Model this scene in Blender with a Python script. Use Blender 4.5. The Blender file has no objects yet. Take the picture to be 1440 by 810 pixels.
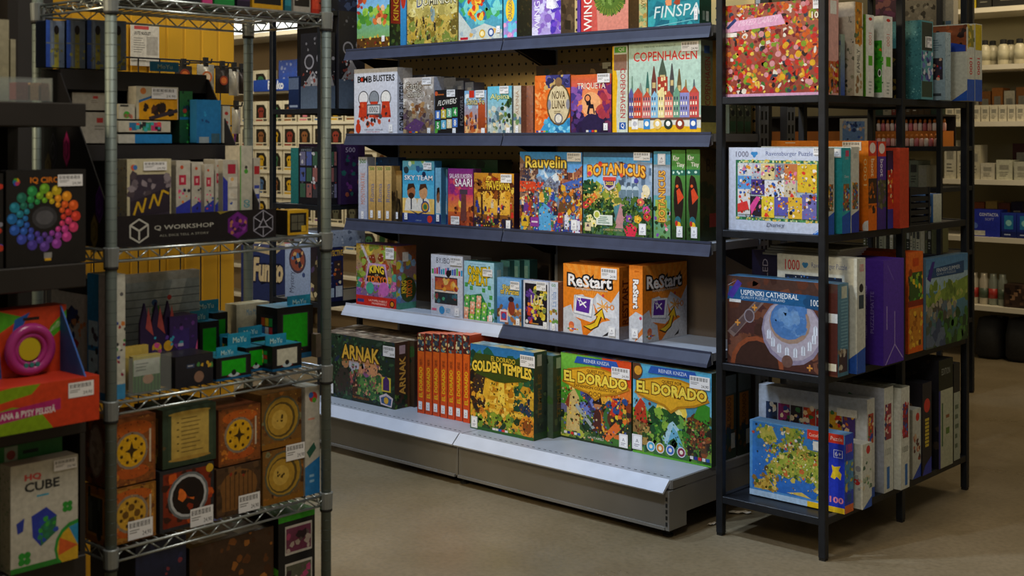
import bpy, math, random
from mathutils import Vector, Matrix

# ---------------------------------------------------------------- camera, world, lights
sc = bpy.context.scene
COL = sc.collection
F, H, HY = 1773.0, 1.35, 195.0                 # focal length in px of a 1440 wide frame, eye height, horizon row
TH = math.atan(1620.0 / F)
S, C = math.sin(TH), math.cos(TH)

cam_d = bpy.data.cameras.new('camera'); cam = bpy.data.objects.new('camera', cam_d); COL.objects.link(cam)
cam.location = (0, 0, H); cam.rotation_euler = (math.pi / 2, 0, TH)
cam_d.sensor_width = 36; cam_d.lens = F / 1440 * 36; cam_d.shift_y = -(405 - HY) / 1440
cam_d.clip_start = 0.05; cam_d.clip_end = 60
cam_d.dof.use_dof = True; cam_d.dof.focus_distance = 4.7; cam_d.dof.aperture_fstop = 5.0
sc.camera = cam

w = bpy.data.worlds.new('world'); sc.world = w; w.use_nodes = True
w.node_tree.nodes['Background'].inputs[0].default_value = (1.0, 0.83, 0.56, 1)
w.node_tree.nodes['Background'].inputs[1].default_value = 0.17

def light(name, kind, loc, target, power, color, size=0.1, angle=60, blend=0.5):
    d = bpy.data.lights.new(name, kind); d.energy = power; d.color = color
    if kind == 'SPOT':
        d.spot_size = math.radians(angle); d.spot_blend = blend; d.shadow_soft_size = size
    if kind == 'AREA':
        d.size = size
    o = bpy.data.objects.new(name, d); COL.objects.link(o); o.location = loc
    o.rotation_euler = (Vector(target) - Vector(loc)).to_track_quat('-Z', 'Y').to_euler()
    return o
COOL = (0.64, 0.79, 1.0); WARM = (1.0, 0.80, 0.50); NEUT = (1.0, 0.93, 0.82)
light('track_spot_gondola_end', 'SPOT', (-3.05, 2.40, 4.2), (-2.95, 3.65, 0.5), 300, COOL, 0.07, 70, 0.8)
light('track_spot_gondola_far', 'SPOT', (-4.15, 2.40, 4.2), (-4.0, 3.65, 0.5), 255, COOL, 0.07, 70, 0.8)
light('track_spot_puzzle_rack', 'SPOT', (-2.75, 1.3, 3.3), (-2.2, 3.7, 0.75), 150, COOL, 0.05, 36, 0.7)
light('ceiling_lamp_aisle', 'AREA', (-1.2, 1.4, 3.2), (-2.3, 2.0, 0.6), 30, NEUT, 0.6)
light('fill_lamp_aisle_near', 'AREA', (-3.0, -1.2, 3.1), (-3.2, 3.6, 1.2), 115, WARM, 0.9)  # added warm front fill, lifts the pegboard under the shelves
light('fill_lamp_right', 'AREA', (-0.7, 4.1, 3.2), (-1.9, 4.2, 0.6), 9, NEUT, 0.5)  # added fill that brightens the puzzle spines on the rack's long side
light('ceiling_lamp_back', 'AREA', (-2.2, 6.9, 3.1), (-2.6, 7.4, 0), 34, WARM, 0.8)
light('ceiling_lamp_figures', 'AREA', (-6.8, 4.6, 2.9), (-6.9, 5.6, 0.8), 34, (1, .9, .7), 0.6)
light('track_spot_yellow_wall', 'SPOT', (-2.75, 2.75, 3.1), (-3.5, 2.25, 1.2), 12, WARM, 0.08, 70, 0.9)

sc.view_settings.view_transform = 'Standard'; sc.view_settings.look = 'None'
sc.view_settings.exposure = -0.1; sc.view_settings.gamma = 1.0; sc.view_settings.use_curve_mapping = False

# ---------------------------------------------------------------- measuring helpers
def tt(px): return (px - 720.0) / F
def XonY(px, Y): t = tt(px); return Y / (S * t + C) * (C * t - S)
def YonX(px, X): t = tt(px); return X / (C * t - S) * (S * t + C)
def dep(X, Y): return -S * X + C * Y
def Zat(py, X, Y): return H + (HY - py) / F * dep(X, Y)

# ---------------------------------------------------------------- materials
def lin(h):
    h = h.lstrip('#')
    if len(h) == 3: h = ''.join(c * 2 for c in h)
    out = []
    for i in (0, 2, 4):
        v = int(h[i:i + 2], 16) / 255
        out.append(v / 12.92 if v <= .04045 else ((v + .055) / 1.055) ** 2.4)
    return tuple(out) + (1.0,)

MATS = {}
def mat(name, color, rough=0.5, metal=0.0, noise=0.0, scale=8.0, bump=0.0, spec=0.5, trans=0.0, emit=0.0, stretch=None):
    if name in MATS: return MATS[name]
    m = bpy.data.materials.new(name); m.use_nodes = True; nt = m.node_tree; b = nt.nodes['Principled BSDF']
    c = lin(color) if isinstance(color, str) else color
    b.inputs['Base Color'].default_value = c; b.inputs['Roughness'].default_value = rough
    b.inputs['Metallic'].default_value = metal; b.inputs['Specular IOR Level'].default_value = spec
    if trans: b.inputs['Transmission Weight'].default_value = trans; b.inputs['IOR'].default_value = 1.15
    if emit:
        b.inputs['Emission Color'].default_value = c; b.inputs['Emission Strength'].default_value = emit
    if noise or bump:
        tc = nt.nodes.new('ShaderNodeTexCoord'); n = nt.nodes.new('ShaderNodeTexNoise')
        n.inputs['Scale'].default_value = scale; n.inputs['Detail'].default_value = 6
        src = tc.outputs['Object']
        if stretch:
            mp = nt.nodes.new('ShaderNodeMapping'); mp.inputs['Scale'].default_value = stretch
            nt.links.new(src, mp.inputs[0]); src = mp.outputs[0]
        nt.links.new(src, n.inputs['Vector'])
        if noise:
            r = nt.nodes.new('ShaderNodeValToRGB'); e = r.color_ramp.elements
            e[0].position, e[1].position = .3, .7
            e[0].color = tuple(max(0, v * (1 - noise)) for v in c[:3]) + (1,)
            e[1].color = tuple(min(1, v * (1 + noise)) for v in c[:3]) + (1,)
            nt.links.new(n.outputs['Fac'], r.inputs[0]); nt.links.new(r.outputs[0], b.inputs['Base Color'])
        if bump:
            bp = nt.nodes.new('ShaderNodeBump'); bp.inputs['Strength'].default_value = bump
            bp.inputs['Distance'].default_value = .004
            nt.links.new(n.outputs['Fac'], bp.inputs['Height']); nt.links.new(bp.outputs[0], b.inputs['Normal'])
    MATS[name] = m
    return m

def print_mat(name, rough, grain):
    m = bpy.data.materials.new(name); m.use_nodes = True; nt = m.node_tree; b = nt.nodes['Principled BSDF']
    a = nt.nodes.new('ShaderNodeAttribute'); a.attribute_name = 'Col'
    tc = nt.nodes.new('ShaderNodeTexCoord'); n = nt.nodes.new('ShaderNodeTexNoise')
    n.inputs['Scale'].default_value = 90; n.inputs['Detail'].default_value = 4
    mr = nt.nodes.new('ShaderNodeMapRange'); mr.inputs[1].default_value = .3; mr.inputs[2].default_value = .7
    mr.inputs[3].default_value = 1 - grain; mr.inputs[4].default_value = 1 + grain * .6
    hs = nt.nodes.new('ShaderNodeHueSaturation')
    nt.links.new(tc.outputs['Object'], n.inputs['Vector']); nt.links.new(n.outputs['Fac'], mr.inputs[0])
    nt.links.new(mr.outputs[0], hs.inputs['Value']); nt.links.new(a.outputs['Color'], hs.inputs['Color'])
    nt.links.new(hs.outputs[0], b.inputs['Base Color'])
    b.inputs['Roughness'].default_value = rough; b.inputs['Specular IOR Level'].default_value = .35
    MATS[name] = m
    return m
PRINT = print_mat('printed_card', .38, .16)
PLAIN = print_mat('painted_card', .5, .05)
STICK = print_mat('paper_sticker', .6, .02)

# ---------------------------------------------------------------- mesh builder
class MB:
    def __init__(s): s.v, s.f, s.c = [], [], []
    def face(s, pts, col=None):
        i = len(s.v); s.v += [tuple(p) for p in pts]; s.f.append(tuple(range(i, i + len(pts)))); s.c.append(col)
    def add(s, verts, faces, col=None):
        i = len(s.v); s.v += [tuple(p) for p in verts]
        for f in faces: s.f.append(tuple(i + k for k in f)); s.c.append(col)
    def box(s, x0, x1, y0, y1, z0, z1, col=None, b=0.0):
        if b <= 0:
            s.add([(x0, y0, z0), (x1, y0, z0), (x1, y1, z0), (x0, y1, z0), (x0, y0, z1), (x1, y0, z1), (x1, y1, z1), (x0, y1, z1)],
                  [(0, 3, 2, 1), (4, 5, 6, 7), (0, 1, 5, 4), (1, 2, 6, 5), (2, 3, 7, 6), (3, 0, 4, 7)], col); return
        X, Y, Z = (x0, x1), (y0, y1), (z0, z1); vs = []; idx = {}
        for i in (0, 1):
            for j in (0, 1):
                for k in (0, 1):
                    for a in range(3):
                        p = [X[i], Y[j], Z[k]]
                        for q in range(3):
                            if q != a: p[q] += b * (1 if (i, j, k)[q] == 0 else -1)
                        idx[(i, j, k, a)] = len(vs); vs.append(p)
        fs = []
        for a in range(3):
            o = [q for q in range(3) if q != a]
            for sgn in (0, 1):
                loop = []
                for (m, n) in ((0, 0), (1, 0), (1, 1), (0, 1)):
                    t = [0, 0, 0]; t[a] = sgn; t[o[0]] = m; t[o[1]] = n; loop.append(idx[(t[0], t[1], t[2], a)])
                if (sgn == 0) != (a == 1): loop.reverse()
                fs.append(tuple(loop))
        for a in range(3):                      # edges parallel to axis a
            o = [q for q in range(3) if q != a]
            for m in (0, 1):
                for n in (0, 1):
                    t0 = [0, 0, 0]; t0[o[0]] = m; t0[o[1]] = n; t1 = list(t0); t1[a] = 1
                    l = [idx[(*t0, o[0])], idx[(*t1, o[0])], idx[(*t1, o[1])], idx[(*t0, o[1])]]
                    fs.append(tuple(l))
        for i in (0, 1):
            for j in (0, 1):
                for k in (0, 1): fs.append((idx[(i, j, k, 0)], idx[(i, j, k, 1)], idx[(i, j, k, 2)]))
        s.add(vs, fs, col)
    def tube(s, p0, p1, r, n=6, col=None, r1=None):
        p0, p1 = Vector(p0), Vector(p1); d = (p1 - p0).normalized(); r1 = r if r1 is None else r1
        a = d.orthogonal().normalized(); b = d.cross(a); vs = []
        for p, rr in ((p0, r), (p1, r1)):
            for k in range(n):
                an = 2 * math.pi * k / n; vs.append(p + rr * (math.cos(an) * a + math.sin(an) * b))
        fs = [(k, (k + 1) % n, n + (k + 1) % n, n + k) for k in range(n)] + [tuple(range(n - 1, -1, -1)), tuple(range(n, 2 * n))]
        s.add(vs, fs, col)
    def lathe(s, prof, x=0, y=0, z=0, n=12, col=None):
        vs = []
        for (r, zz) in prof:
            for k in range(n):
                an = 2 * math.pi * k / n; vs.append((x + r * math.cos(an), y + r * math.sin(an), z + zz))
        fs = []
        for i in range(len(prof) - 1):
            for k in range(n): fs.append((i * n + k, i * n + (k + 1) % n, (i + 1) * n + (k + 1) % n, (i + 1) * n + k))
        fs += [tuple(range(n - 1, -1, -1)), tuple(range((len(prof) - 1) * n, len(prof) * n))]
        s.add(vs, fs, col)
    def prism(s, pts, axis, a0, a1, col=None):
        """polygon pts in the two other axes (in order x,y,z without axis), extruded along axis"""
        def mk(p, a):
            q = list(p); q.insert(axis, a); return q
        n = len(pts); vs = [mk(p, a0) for p in pts] + [mk(p, a1) for p in pts]
        fs = [tuple(range(n)), tuple(range(2 * n - 1, n - 1, -1))] + [(k, n + k, n + (k + 1) % n, (k + 1) % n) for k in range(n)]
        s.add(vs, fs, col)
    def mesh(s, name, m, smooth=False):
        me = bpy.data.meshes.new(name); me.from_pydata(s.v, [], s.f)
        if any(c is not None for c in s.c):
            at = me.color_attributes.new('Col', 'FLOAT_COLOR', 'CORNER'); buf = []
            for f, c in zip(s.f, s.c):
                if c is None: c = (1, 1, 1, 1)
                if isinstance(c, list): 
                    for k in c: buf.extend(k)
                else: buf.extend(c * len(f))
            at.data.foreach_set('color', buf)
        me.materials.append(m)
        if smooth: me.polygons.foreach_set('use_smooth', [True] * len(me.polygons))
        return me
    def build(s, name, m, parent=None, smooth=False, loc=None, rz=0):
        return link(name, s.mesh(name, m, smooth), parent, loc, rz)

def link(name, me, parent=None, loc=None, rz=0):
    o = bpy.data.objects.new(name, me); COL.objects.link(o)
    if parent is not None: o.parent = parent
    if loc is not None: o.location = loc
    o.rotation_euler = (0, 0, rz)
    return o
def tag(o, label, cat, group=None):
    o['label'] = label; o['category'] = cat
    if group: o['group'] = group
    return o
def struct(o): o['kind'] = 'structure'; return o
def thing(name, label, cat, loc, rz=0, group=None):
    return tag(link(name, None, None, loc, rz), label, cat, group)
def dup(o, loc, rz=None, label=None):
    def cp(a, par):
        b = a.copy(); COL.objects.link(b); b.parent = par
        for ch in a.children: cp(ch, b)
        return b
    r = cp(o, None); r.location = loc
    if rz is not None: r.rotation_euler = (0, 0, rz)
    if label: r['label'] = label
    return r

# ---------------------------------------------------------------- flat print: shapes and lettering laid on a face
TXT = {}
def text_tris(st, bold):
    key = (st, bold)
    if key in TXT: return TXT[key]
    cu = bpy.data.curves.new('t', 'FONT'); cu.body = st; cu.resolution_u = 2; cu.offset = bold; cu.fill_mode = 'FRONT'
    ob = bpy.data.objects.new('t', cu); me = ob.to_mesh()
    vs = [(v.co.x, v.co.y) for v in me.vertices]; fs = [tuple(p.vertices) for p in me.polygons]
    ob.to_mesh_clear(); bpy.data.objects.remove(ob); bpy.data.curves.remove(cu)
    if not vs: return [], [], (0, 1, 0, 1)
    bb = (min(v[0] for v in vs), max(v[0] for v in vs), min(v[1] for v in vs), max(v[1] for v in vs))
    TXT[key] = (vs, fs, bb)
    return TXT[key]

def clip(pts):
    for ax, lim, sg in ((0, 0., 1), (0, 1., -1), (1, 0., 1), (1, 1., -1)):
        out = []
        for i in range(len(pts)):
            a, b = pts[i - 1], pts[i]; da, db = (a[ax] - lim) * sg, (b[ax] - lim) * sg
            if da >= 0 and db >= 0: out.append(b)
            elif (da >= 0) != (db >= 0):
                k = da / (da - db); q = tuple(a[j] + k * (b[j] - a[j]) for j in (0, 1)); out.append(q)
                if db >= 0: out.append(b)
        pts = out
        if len(pts) < 3: return []
    return pts

class Art:
    def __init__(s, w, h): s.w, s.h, s.it, s.ly, s.rnd = w, h, [], 0, random.Random(int(w * 7919 + h * 104729))
    def seed(s, k): s.rnd = random.Random(k)
    def P(s, pts, c, layer=None):
        p = clip(list(pts))
        if not p: return
        if layer is None: s.ly += 1; layer = s.ly
        s.it.append((p, lin(c) if isinstance(c, str) else c, layer))
    def R(s, u0, v0, u1, v1, c, c2=None):
        s.ly += 1
        if c2 is None: s.it.append(([(u0, v0), (u1, v0), (u1, v1), (u0, v1)], lin(c), s.ly))
        else: a, b = lin(c), lin(c2); s.it.append(([(u0, v0), (u1, v0), (u1, v1), (u0, v1)], [a, a, b, b], s.ly))
    def bg(s, c, c2=None): s.R(0, 0, 1, 1, c, c2)
    def E(s, u, v, r, c, rv=None, n=16, rot=0, layer=None):
        rv = r * s.w / s.h if rv is None else rv
        cr, sr = math.cos(rot), math.sin(rot); pts = []
        for k in range(n):
            a = 2 * math.pi * k / n; x, y = r * s.w * math.cos(a), rv * s.h * math.sin(a)
            pts.append((u + (x * cr - y * sr) / s.w, v + (x * sr + y * cr) / s.h))
        s.P(pts, c, layer)
    def ring(s, u, v, r, th, c, c2): s.E(u, v, r, c); s.E(u, v, r - th, c2)
    def L(s, u0, v0, u1, v1, wd, c):
        dx, dy = (u1 - u0) * s.w, (v1 - v0) * s.h; l = math.hypot(dx, dy) + 1e-9
        nx, ny = -dy / l * wd * s.w / 2 / s.w, dx / l * wd * s.w / 2 / s.h
        s.P([(u0 + nx, v0 + ny), (u1 + nx, v1 + ny), (u1 - nx, v1 - ny), (u0 - nx, v0 - ny)], c)
    def T(s, st, u0, v0, u1, v1, c, rot=0, bold=0.0, out=None, ob=.06, arc=0.0, shear=0.0, base=None):
        if out: s.T(st, u0, v0, u1, v1, out, rot, bold + ob, arc=arc, shear=shear, base=bold)
        vs, fs, bb = text_tris(st, bold); s.ly += 1; col = lin(c)
        if base is not None: bb = text_tris(st, base)[2]
        def m(p):
            x, y = (p[0] - bb[0]) / (bb[1] - bb[0] + 1e-9), (p[1] - bb[2]) / (bb[3] - bb[2] + 1e-9)
            if rot == 90: x, y = 1 - y, x
            elif rot == -90: x, y = y, 1 - x
            yy = v0 + y * (v1 - v0) + arc * (1 - (2 * x - 1) ** 2)
            return (u0 + x * (u1 - u0) + shear * y, yy + shear * x)
        q = [m(p) for p in vs]; inside = all(0 <= p[0] <= 1 and 0 <= p[1] <= 1 for p in q)
        for f in fs:
            pts = [q[k] for k in f]
            if not inside: pts = clip(pts)
            if pts: s.it.append((pts, col, s.ly))
    def fine(s, n, u0, v0, u1, v1, cols, a=.006, b=.018): s.S(n, u0, v0, u1, v1, a, b, cols)
    def S(s, n, u0, v0, u1, v1, a, b, cols, kind='blob', tall=1.0):
        base = s.ly; r = s.rnd
        for k in range(n):
            u, v = r.uniform(u0, u1), r.uniform(v0, v1); sz = r.uniform(a, b); c = r.choice(cols); ly = base + 1 + k % 30
            if kind == 'blob':
                m = r.choice((5, 6, 7)); ph = r.uniform(0, 6.3); pts = []
                for q in range(m):
                    an = ph + 6.2832 * q / m; rr = sz * r.uniform(.55, 1.1)
                    pts.append((u + rr * math.cos(an), v + tall * rr * math.sin(an) * s.w / s.h))
                s.P(pts, c, ly)
            elif kind == 'disc': s.E(u, v, sz, c, n=10, layer=ly)
            elif kind == 'rect': s.P([(u - sz, v - sz * tall * s.w / s.h), (u + sz, v - sz * tall * s.w / s.h), (u + sz, v + sz * tall * s.w / s.h), (u - sz, v + sz * tall * s.w / s.h)], c, ly)
            elif kind == 'leaf': s.E(u, v, sz, c, rv=sz * .4 * s.w / s.h, n=8, rot=r.uniform(0, 3.14), layer=ly)
            elif kind == 'person':
                hh = sz * tall * s.w / s.h
                s.P([(u - sz * .5, v), (u + sz * .5, v), (u + sz * .38, v + hh * .75), (u - sz * .38, v + hh * .75)], c, ly)
                s.E(u, v + hh * .88, sz * .28, r.choice(('#e0b088', '#b98058', '#7a4a2a')), n=8, layer=ly + 1)
        s.ly = base + 32
    def lines(s, n, u0, v0, u1, v1, c, fill=.45):
        for k in range(n):
            v = v1 - (k + .5) * (v1 - v0) / n; hh = (v1 - v0) / n * fill / 2
            s.R(u0, v - hh, u0 + (u1 - u0) * s.rnd.uniform(.6, 1), v + hh, c)
    def emit(s, mb, o, U, V, N, base=4e-4):
        o, U, V, N = Vector(o), Vector(U) * s.w, Vector(V) * s.h, Vector(N)
        for p, c, ly in s.it:
            off = o + N * (base + ly * 6e-6)
            mb.face([off + U * a + V * b for a, b in p], c)

FACES = {'front': lambda w, d, h: ((-w / 2, -d / 2, 0), (1, 0, 0), (0, 0, 1), (0, -1, 0), w, h),
         'right': lambda w, d, h: ((w / 2, -d / 2, 0), (0, 1, 0), (0, 0, 1), (1, 0, 0), d, h),
         'left': lambda w, d, h: ((-w / 2, d / 2, 0), (0, -1, 0), (0, 0, 1), (-1, 0, 0), d, h),
         'top': lambda w, d, h: ((-w / 2, -d / 2, h), (1, 0, 0), (0, 1, 0), (0, 0, 1), w, d)}
PART = {'front': 'cover_print', 'right': 'spine_print', 'left': 'side_print', 'top': 'lid_print'}

def sticker_mesh(tagged):
    a = Art(.05, .028) if not tagged else Art(.022, .03)
    a.bg('#e8e8ea')
    if not tagged:
        for k in range(16): a.R(.06 + k * .052, .62, .06 + k * .052 + (.02 if k % 3 else .035), .9, '#333')
        a.lines(2, .06, .3, .5, .55, '#888'); a.T('24,90', .58, .1, .94, .36, '#222')
    else:
        a.R(.08, .06, .92, .94, '#c9ced6'); a.R(.13, .1, .87, .9, '#eef0f4'); a.T('A', .35, .45, .65, .7, '#667'); a.lines(2, .2, .15, .8, .38, '#889')
    return a
STK = {}
def sticker(parent, face, w, d, h, u, v, kind='price', rot=0.0, size=None):
    """a white price label (or small square tag) on a face; u,v = its centre"""
    o, U, V, N, fw, fh = FACES[face](w, d, h)
    sw, sh = size or ((.05, .028) if kind == 'price' else (.02, .027))
    key = (face, kind)
    if key not in STK:
        a = sticker_mesh(kind != 'price'); a.w = a.h = 1.0; mb = MB(); Uo = Vector(U); Vo = Vector(V); No = Vector(N)
        a.emit(mb, -Uo / 2 - Vo / 2 - No * 4e-4, U, V, N)
        STK[key] = mb.mesh('price_sticker', STICK)
    s = link('price_sticker' if kind == 'price' else 'tag_sticker', STK[key], parent)
    s.location = Vector(o) + Vector(U) * fw * u + Vector(V) * fh * v + Vector(N) * .0032
    s.scale = [abs(Vector(U)[i]) * sw + abs(Vector(V)[i]) * sh + abs(Vector(N)[i]) for i in range(3)]
    return s

def carton(name, label, cat, X0, X1, Y0, Y1, z0, h, face='-Y', body='#999', sides=None, group=None, st=(), bev=.0012, tilt=0.0, lean=0.0, **arts):
    """a closed card box with printed faces; arts: front / right / left / top = function(Art)"""
    if face == '-Y': wd, dp, rz = X1 - X0, Y1 - Y0, 0.0
    else: wd, dp, rz = Y1 - Y0, X1 - X0, math.pi / 2
    mb = MB(); mb.box(-wd / 2, wd / 2, -dp / 2, dp / 2, 0, h, lin(body), bev)
    o = mb.build(name, PLAIN, None, False, ((X0 + X1) / 2, (Y0 + Y1) / 2, z0), rz + math.radians(tilt))
    if lean: o.rotation_euler = (math.radians(lean), 0, rz + math.radians(tilt))
    tag(o, label, cat, group)
    for fc, fn in arts.items():
        org, U, V, N, fw, fh = FACES[fc](wd, dp, h)
        a = Art(fw, fh); fn(a); m2 = MB(); a.emit(m2, org, U, V, N)
        if m2.f: m2.build(PART[fc], PRINT, o)
    for s in st:
        sticker(o, s[0], wd, dp, h, *s[1:])
    o['dims'] = (wd, dp, h)
    return o

# ---------------------------------------------------------------- the room
M_black = mat('black_metal', '#1b1f26', .45, .3, .25, 30)
M_navy = mat('navy_plastic_rail', '#363c50', .35, 0, .12, 20)
M_board = mat('grey_shelf_enamel', '#9aa0aa', .42, .1, .10, 6)
M_white_rail = mat('white_price_rail', '#b9c0ce', .35, 0, .05, 15)
M_kick = mat('grey_kick_enamel', '#75736e', .42, .1, .10, 5)
M_chrome = mat('chrome_wire', '#a9b2b4', .28, .85, .12, 40)
M_post = mat('zinc_post', '#66726f', .5, .35, .1, 20)
M_groove = mat('groove_shadow', '#4e5856', .5, .4)
M_collar = mat('grey_collar', '#8b9294', .4, .5, .1, 30)
M_rubber = mat('black_rubber', '#101010', .7)
M_wall = mat('beige_wall_paint', '#8d8468', .8, 0, .08, 2, .1)
M_white = mat('white_enamel', '#d8d2c0', .5, 0, .05, 4)
M_yellow = mat('yellow_painted_slat', '#c8960e', .8, 0, .10, 7, .05, stretch=(1, 1, .2))
M_dark = mat('dark_charcoal_board', '#1c1b1d', .6, 0, .15, 12)

def concrete():
    m = bpy.data.materials.new('polished_concrete'); m.use_nodes = True; nt = m.node_tree; b = nt.nodes['Principled BSDF']
    tc = nt.nodes.new('ShaderNodeTexCoord')
    n1 = nt.nodes.new('ShaderNodeTexNoise'); n1.inputs['Scale'].default_value = .9; n1.inputs['Detail'].default_value = 8; n1.inputs['Roughness'].default_value = .65
    n2 = nt.nodes.new('ShaderNodeTexNoise'); n2.inputs['Scale'].default_value = 60; n2.inputs['Detail'].default_value = 3
    r1 = nt.nodes.new('ShaderNodeValToRGB'); e = r1.color_ramp.elements
    e[0].position, e[0].color = .3, lin('#6a5c40'); e[1].position, e[1].color = .72, lin('#90826a')
    r2 = nt.nodes.new('ShaderNodeValToRGB'); e = r2.color_ramp.elements
    e[0].position, e[0].color = .3, (.72, .72, .72, 1); e[1].position, e[1].color = .6, (1, 1, 1, 1)
    mx = nt.nodes.new('ShaderNodeMix'); mx.data_type = 'RGBA'; mx.blend_type = 'MULTIPLY'; mx.inputs[0].default_value = .8
    nt.links.new(tc.outputs['Object'], n1.inputs['Vector']); nt.links.new(tc.outputs['Object'], n2.inputs['Vector'])
    nt.links.new(n1.outputs['Fac'], r1.inputs[0]); nt.links.new(n2.outputs['Fac'], r2.inputs[0])
    nt.links.new(r1.outputs[0], mx.inputs[6]); nt.links.new(r2.outputs[0], mx.inputs[7]); nt.links.new(mx.outputs[2], b.inputs['Base Color'])
    mr = nt.nodes.new('ShaderNodeMapRange'); mr.inputs[3].default_value = .18; mr.inputs[4].default_value = .42
    nt.links.new(n1.outputs['Fac'], mr.inputs[0]); nt.links.new(mr.outputs[0], b.inputs['Roughness'])
    return m
m = MB(); m.box(-13, 4, -3, 9, -.12, 0); struct(m.build('floor', concrete()))
m = MB(); m.box(-13, 4, 8.2, 8.35, 0, 3.4); struct(m.build('wall_back', M_wall))
m = MB(); m.box(-13.15, -13, -3, 8.35, 0, 3.4); struct(m.build('wall_left', M_wall))

# yellow slatted partition behind the wire rack
yp = struct(link('wall_yellow_partition', None, None, (-3.52, 1.2, 0)))
YEND = YonX(334, -3.5); Y_S = 1.83; nsl = 10; sw = (YEND - Y_S) / nsl
m = MB(); m.box(-.06, -.02, Y_S - 1.2, YEND - 1.2, 0, 2.25); m.build('backing_board', M_yellow, yp)
slat = MB(); slat.prism([(-.018, 0), (.0, 0), (.004, .006), (.004, sw - .006), (0, sw), (-.018, sw)], 2, 0, 2.25); slat_me = slat.mesh('slat', M_yellow)
for k in range(nsl): link('slat', slat_me, yp, (0, Y_S - 1.2 + k * sw, 0))
m = MB(); m.box(-3.58, -3.50, -2.9, Y_S - .002, 0, 2.25); struct(m.build('wall_dark_partition', M_dark))

# ---------------------------------------------------------------- the gondola
GX0, GXM, GX1 = -4.457, -3.472, -2.472
GL = [1.753, 1.3676, .981, .593]; GB = .197; GF = 3.755; GBACK = 4.063; GK = 3.486
g = thing('gondola_shelving', 'long grey metal gondola shelving unit with pegboard back full of board games', 'shelving unit', ((GX0 + GX1) / 2, 3.78, 0))
OX, OY = (GX0 + GX1) / 2, 3.78
def G(mb, name, mt, par=None): return mb.build(name, mt, par or g, False, None if par else (-OX, -OY, 0))
def pegboard():
    m = bpy.data.materials.new('tan_pegboard'); m.use_nodes = True; nt = m.node_tree; b = nt.nodes['Principled BSDF']
    tc = nt.nodes.new('ShaderNodeTexCoord'); sp = nt.nodes.new('ShaderNodeSeparateXYZ'); nt.links.new(tc.outputs['Object'], sp.inputs[0])
    def mth(op, a, bb=None, cc=None):
        n = nt.nodes.new('ShaderNodeMath'); n.operation = op
        for i, v in enumerate((a, bb, cc)):
            if v is None: continue
            if isinstance(v, (int, float)): n.inputs[i].default_value = v
            else: nt.links.new(v, n.inputs[i])
        return n.outputs[0]
    def cell(s, p): return mth('SUBTRACT', mth('FRACT', mth('DIVIDE', s, p)), .5)
    fx, fz = cell(mth('ADD', sp.outputs['X'], 100), .0405), cell(mth('ADD', sp.outputs['Z'], 100), .043)
    r = mth('SQRT', mth('ADD', mth('MULTIPLY', fx, fx), mth('MULTIPLY', fz, fz)))
    hole = mth('LESS_THAN', r, .135)
    mx = nt.nodes.new('ShaderNodeMix'); mx.data_type = 'RGBA'; mx.inputs[6].default_value = lin('#dcbc78'); mx.inputs[7].default_value = lin('#0c0a08')
    nt.links.new(hole, mx.inputs[0]); nt.links.new(mx.outputs[2], b.inputs['Base Color']); b.inputs['Roughness'].default_value = .55
    return m
M_peg = pegboard(); M_taupe = mat('taupe_back_panel', '#5c5044', .5, .1, .1, 4)
for x0, x1 in ((GX0, GXM), (GXM, GX1)):
    for z0, z1 in ((.2, .57), (.58, .95), (.955, 2.25)):
        m = MB(); m.box(x0 + .02, x1 - .02, GBACK, GBACK + .012, z0, z1); G(m, 'back_panel', M_peg if z0 > .9 else M_taupe)
for x in (GX0, GXM, GX1 - .03):
    m = MB(); m.box(x, x + .03, GBACK + .005, GBACK + .065, 0, 2.3)
    up = G(m, 'upright', M_board); s_ = MB()
    for k in range(44):
        for yy in (.014, .042): s_.box(x + .0295, x + .0312, GBACK + yy, GBACK + yy + .010, .12 + k * .05, .12 + k * .05 + .032)
    s_.build('slot_row', M_rubber, up)['kind'] = 'stuff'
    m = MB(); m.box(x, x + .03, GBACK + .20, GBACK + .26, 0, 2.3); up = G(m, 'upright', M_board); s_ = MB()
    for k in range(44):
        for yy in (.014, .042): s_.box(x + .0295, x + .0312, GBACK + .195 + yy, GBACK + .195 + yy + .010, .12 + k * .05, .12 + k * .05 + .032)
    s_.build('slot_row', M_rubber, up)['kind'] = 'stuff'
m = MB(); m.box(GX0, GX1 - .06, GBACK + .075, GBACK + .19, 0, 2.25); G(m, 'core_panel', M_dark)
for li, z in enumerate(GL):
    for bi, (x0, x1) in enumerate(((GX0, GXM), (GXM, GX1))):
        m = MB(); m.box(x0 + .003, x1 - .003, GF, GBACK - .002, z - .028, z)
        m.box(x0 + .003, x1 - .003, GF - .002, GF + .004, z - .040, z)
        sh = G(m, 'shelf', M_board)
        r = MB(); white = (li == 3 and bi == 0)
        o = .022 if li == 3 else .008
        r.prism([(GF - .004, z + .004), (GF - .008 - o, z - .034), (GF - .013 - o, z - .046), (GF - .002, z - .042)], 0, x0 + .002, x1 - .004)
        # lip at the top of the rail
        r.box(x0 + .002, x1 - .004, GF - .008, GF - .002, z - .002, z + .006)
        r.build('price_rail', M_white_rail if white else M_navy, sh)
        for bx in (x0 + .006, x1 - .012):
            b_ = MB(); b_.prism([(GF + .04, z - .03), (GBACK, z - .03), (GBACK, z - .12), (GBACK - .05, z - .11)], 0, bx, bx + .004); b_.build('bracket', M_black, sh)
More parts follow.
